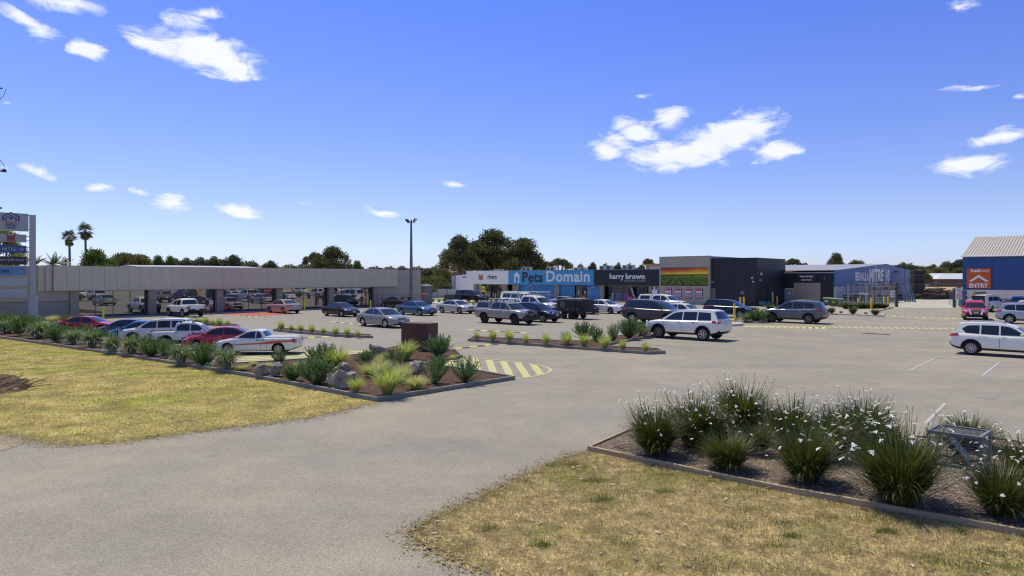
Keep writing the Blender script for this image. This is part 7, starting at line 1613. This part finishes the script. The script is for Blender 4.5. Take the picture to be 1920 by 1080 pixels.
# cardboard carton at the van
cb_ = empty('cardboard_box', G(1836.5, 582), R(-12), 'very tall brown cardboard carton standing at the back of the white van', 'box'); kc = mat('cardboard', (.26,.165,.075), .8, var=.06)
MB().box(-.62,.62,-.35,.35,.0,2.2).build('carton', kc, cb_); MB().box(-.03,.03,-.356,-.351,.02,2.18).build('tape', mat('tape', (.35,.27,.15), .4), cb_); MB().box(-.55,.55,-.3,.3,2.21,2.26).build('lid_flap', mat('cardboard_dark', (.10,.06,.03), .8), cb_)
# picture edge: insulator bracket of a power pole just outside the left edge
pw = empty('power_pole', (G(-42, 700).x, G(-42, 700).y, 0), 0, 'timber power pole just outside the left edge with fittings reaching in', 'power pole'); hp_ = ZA(120, pw.location.y); yk = pw.location.y/F
MB().tube([(0,0,0),(0,0,hp_)], [.16,.12], 10).build('pole', mat('pole_timber', (.14,.10,.075), .9), pw); MB().tube([(0,0,ZA(320.5,pw.location.y)),(46*yk,0,ZA(320.5,pw.location.y))], .035, 6).lathe([(.001,-.05),(.08,-.05),(.08,.06),(.001,.08)], 8, (50*yk,0,ZA(320.5,pw.location.y))).build('bracket', mat('rusty_fitting', (.07,.05,.04), .7), pw)
MB().tube([(0,0,ZA(165.5,pw.location.y)),(46*yk,0,ZA(165.5,pw.location.y))], .03, 6).build('bracket', black_pl, pw)
MB().tube([(42*yk,0,ZA(186,pw.location.y)),(48*yk,0,ZA(180,pw.location.y)),(54*yk,0,ZA(166,pw.location.y))], .012, 4).tube([(42*yk,0,ZA(300,pw.location.y)),(49*yk,0,ZA(309,pw.location.y)),(51*yk,0,ZA(320,pw.location.y))], .012, 4).build('wire', black_pl, pw)
MB().tube([(0,0,ZA(390,pw.location.y)),(45*yk,0,ZA(390,pw.location.y))], .04, 6).build('bracket', mat('green_fitting', (.05,.07,.03), .7), pw)

# ------------------------------------------------------------------ people
def person(loc, rz, label, shirt, trousers, skin=(.38,.22,.15), hair=(.03,.02,.015), pose='stand', h=1.74):
    s = h/1.74
    J = {'pel': (0,0,.95), 'sp': (0,.01,1.12), 'ch': (0,.01,1.34), 'nk': (0,.0,1.48), 'hd0': (0,-.01,1.56), 'hd1': (0,-.02,1.66), 'hd2': (0,-.01,1.73),
         'hl': (-.10,0,.90), 'kl': (-.12,-.02,.50), 'al': (-.12,.02,.09), 'fl': (-.13,-.13,.035), 'hr': (.10,0,.90), 'kr': (.13,-.05,.50), 'ar': (.14,.03,.09), 'fr': (.16,-.12,.035),
         'sl': (-.18,.01,1.40), 'el': (-.25,.03,1.13), 'wl': (-.24,-.06,.90), 'ml': (-.23,-.10,.81), 'sr': (.18,.01,1.40), 'er': (.25,.03,1.13), 'wr': (.24,-.06,.90), 'mr': (.23,-.10,.81)}
    if pose == 'reach': J.update(er=(.42,-.12,1.30), wr=(.62,-.25,1.22), mr=(.70,-.29,1.20), el=(-.28,-.06,1.14), wl=(-.22,-.25,1.05), ml=(-.20,-.32,1.04))
    if pose == 'walk': J.update(kl=(-.11,-.18,.52), al=(-.11,-.24,.09), fl=(-.11,-.38,.05), kr=(.11,.05,.50), ar=(.12,.28,.13), fr=(.12,.20,.035), el=(-.24,.10,1.14), wl=(-.24,.16,.92), ml=(-.24,.16,.83), er=(.24,-.08,1.14), wr=(.23,-.22,.97), mr=(.22,-.29,.92))
    rad = {'pel': .145, 'sp': .13, 'ch': .15, 'nk': .055, 'hd0': .075, 'hd1': .10, 'hd2': .07, 'hl': .095, 'kl': .062, 'al': .042, 'fl': .036, 'hr': .095, 'kr': .062, 'ar': .042, 'fr': .036, 'sl': .065, 'el': .042, 'wl': .029, 'ml': .033, 'sr': .065, 'er': .042, 'wr': .029, 'mr': .033}
    E = [('pel','sp'),('sp','ch'),('ch','nk'),('nk','hd0'),('hd0','hd1'),('hd1','hd2'),('pel','hl'),('hl','kl'),('kl','al'),('al','fl'),('pel','hr'),('hr','kr'),('kr','ar'),('ar','fr'),('ch','sl'),('sl','el'),('el','wl'),('wl','ml'),('ch','sr'),('sr','er'),('er','wr'),('wr','mr')]
    V = [J[k] for k in rad]; ks = list(rad); edges = [(ks.index(a), ks.index(b)) for a, b in E]; rr = [rad[k] for k in ks]
    for sd_, m_, w_ in ((-1,'ml','wl'),(1,'mr','wr')):           # five fingers
        M, Wv = Vector(J[m_]), Vector(J[w_]); d = (M-Wv).normalized(); sdv = Vector((0,1,0)) if abs(d.y) < .8 else Vector((1,0,0))
        for k in range(5):
            off = (k-1.5)*.019 if k < 4 else .045; base_ = M+sdv*off*.8+d*(.012 if k < 4 else -.03); L = (.062,.07,.066,.052,.045)[k]
            i0 = len(V); V += [tuple(base_), tuple(base_+d*L+(sdv*.02 if k == 4 else Vector((0,0,0))))]; rr += [.010, .008]; edges += [(ks.index(m_), i0), (i0, i0+1)]
    me = bpy.data.meshes.new('person'); me.from_pydata([tuple(Vector(v)*s) for v in V], edges, []); ob = bpy.data.objects.new('person', me); col.objects.link(ob)
    sk = ob.modifiers.new('skin', 'SKIN'); me.skin_vertices.new() if not me.skin_vertices else None
    for i, r_ in enumerate(rr): me.skin_vertices[0].data[i].radius = (r_*s*(1.0), r_*s*(.82 if i < 3 else 1))
    me.skin_vertices[0].data[0].use_root = True
    sb = ob.modifiers.new('sub', 'SUBSURF'); sb.levels = sb.render_levels = 1
    dg = bpy.context.evaluated_depsgraph_get(); m2 = bpy.data.meshes.new_from_object(ob.evaluated_get(dg)); bpy.data.objects.remove(ob)
    m2.name = 'person'; m2.materials.clear()
    for m_ in (mat('skin_tone', skin, .5), mat('shirt_'+shirt[0], shirt[1], .8, var=.08), mat('trousers_'+trousers[0], trousers[1], .8, var=.1), mat('shoes', (.02,.02,.02), .6)): m2.materials.append(m_)
    A = [Vector(v) for v in (J['sl'], J['el'], J['sr'], J['er'], J['wl'], J['wr'])]
    for p in m2.polygons:
        c = p.center/s; p.use_smooth = True
        dl = min((c-Vector(J[k])).length for k in ('ml','mr','wl','wr')); de = min((c-(Vector(J[a])+(Vector(J[b])-Vector(J[a]))*.65)).length for a, b in (('el','wl'),('er','wr')))
        if c.z > 1.455: i = 0
        elif dl < .17 or de < .10: i = 0
        elif c.z > .93 or abs(c.x) > .2 and c.z > .8: i = 1
        elif c.z > .10: i = 2
        else: i = 3
        p.material_index = i
    o = link('person', m2, None, loc, rz); tag(o, label, 'person')
    hr = MB().lathe([(.001,.115),(.055,.105),(.095,.06),(.108,.0),(.10,-.06)], 14, (0,.018,1.645)); m_ = hr.build('hair', mat('hair_dark', hair, .8), o, True, 60); m_.scale = (s,)*3
    fc = MB().lathe([(.001,.012),(.012,0),(.001,-.012)], 6, (-.035,-.112,1.65)).lathe([(.001,.012),(.012,0),(.001,-.012)], 6, (.035,-.112,1.65)); e_ = fc.build('eyes', mat('eye_dark', (.02,.015,.015), .3), o); e_.scale = (s,)*3
    ns = MB().add([(-.015,-.11,1.60),(.015,-.11,1.60),(0,-.14,1.605),(0,-.112,1.66)], [(0,2,3),(2,1,3),(0,1,2)]); n2 = ns.build('nose', mat('skin_tone', skin, .5), o); n2.scale = (s,)*3
    return o
person(G(396, 588.8, .12), R(-30), 'person in a white shirt and dark trousers standing at the glass front', ('white',(.62,.62,.62)), ('dark',(.03,.03,.035)))
person(G(716, 579), R(-60), 'person in dark clothes walking by the wall left of the black sedan', ('dark_grey',(.06,.06,.065)), ('grey',(.12,.12,.12)), pose='walk')
person(G(767.5, 576.5), R(40), 'person in a dark top half hidden behind the light pole', ('black',(.03,.03,.03)), ('dark',(.03,.03,.035)))
person(G(678.5, 577.6, .12), R(10), 'person in dark clothes by the last glass bay, left of two', ('black',(.03,.03,.03)), ('dark',(.03,.03,.035)))
person(G(686, 577.5, .12), R(-50), 'person in a grey top by the last glass bay, right of two', ('mid_grey',(.25,.23,.2)), ('dark',(.03,.03,.035)))
person(G(1822, 583), R(150), 'person in a white T-shirt reaching to the cardboard carton', ('white',(.62,.62,.62)), ('dark',(.03,.03,.035)), pose='reach')
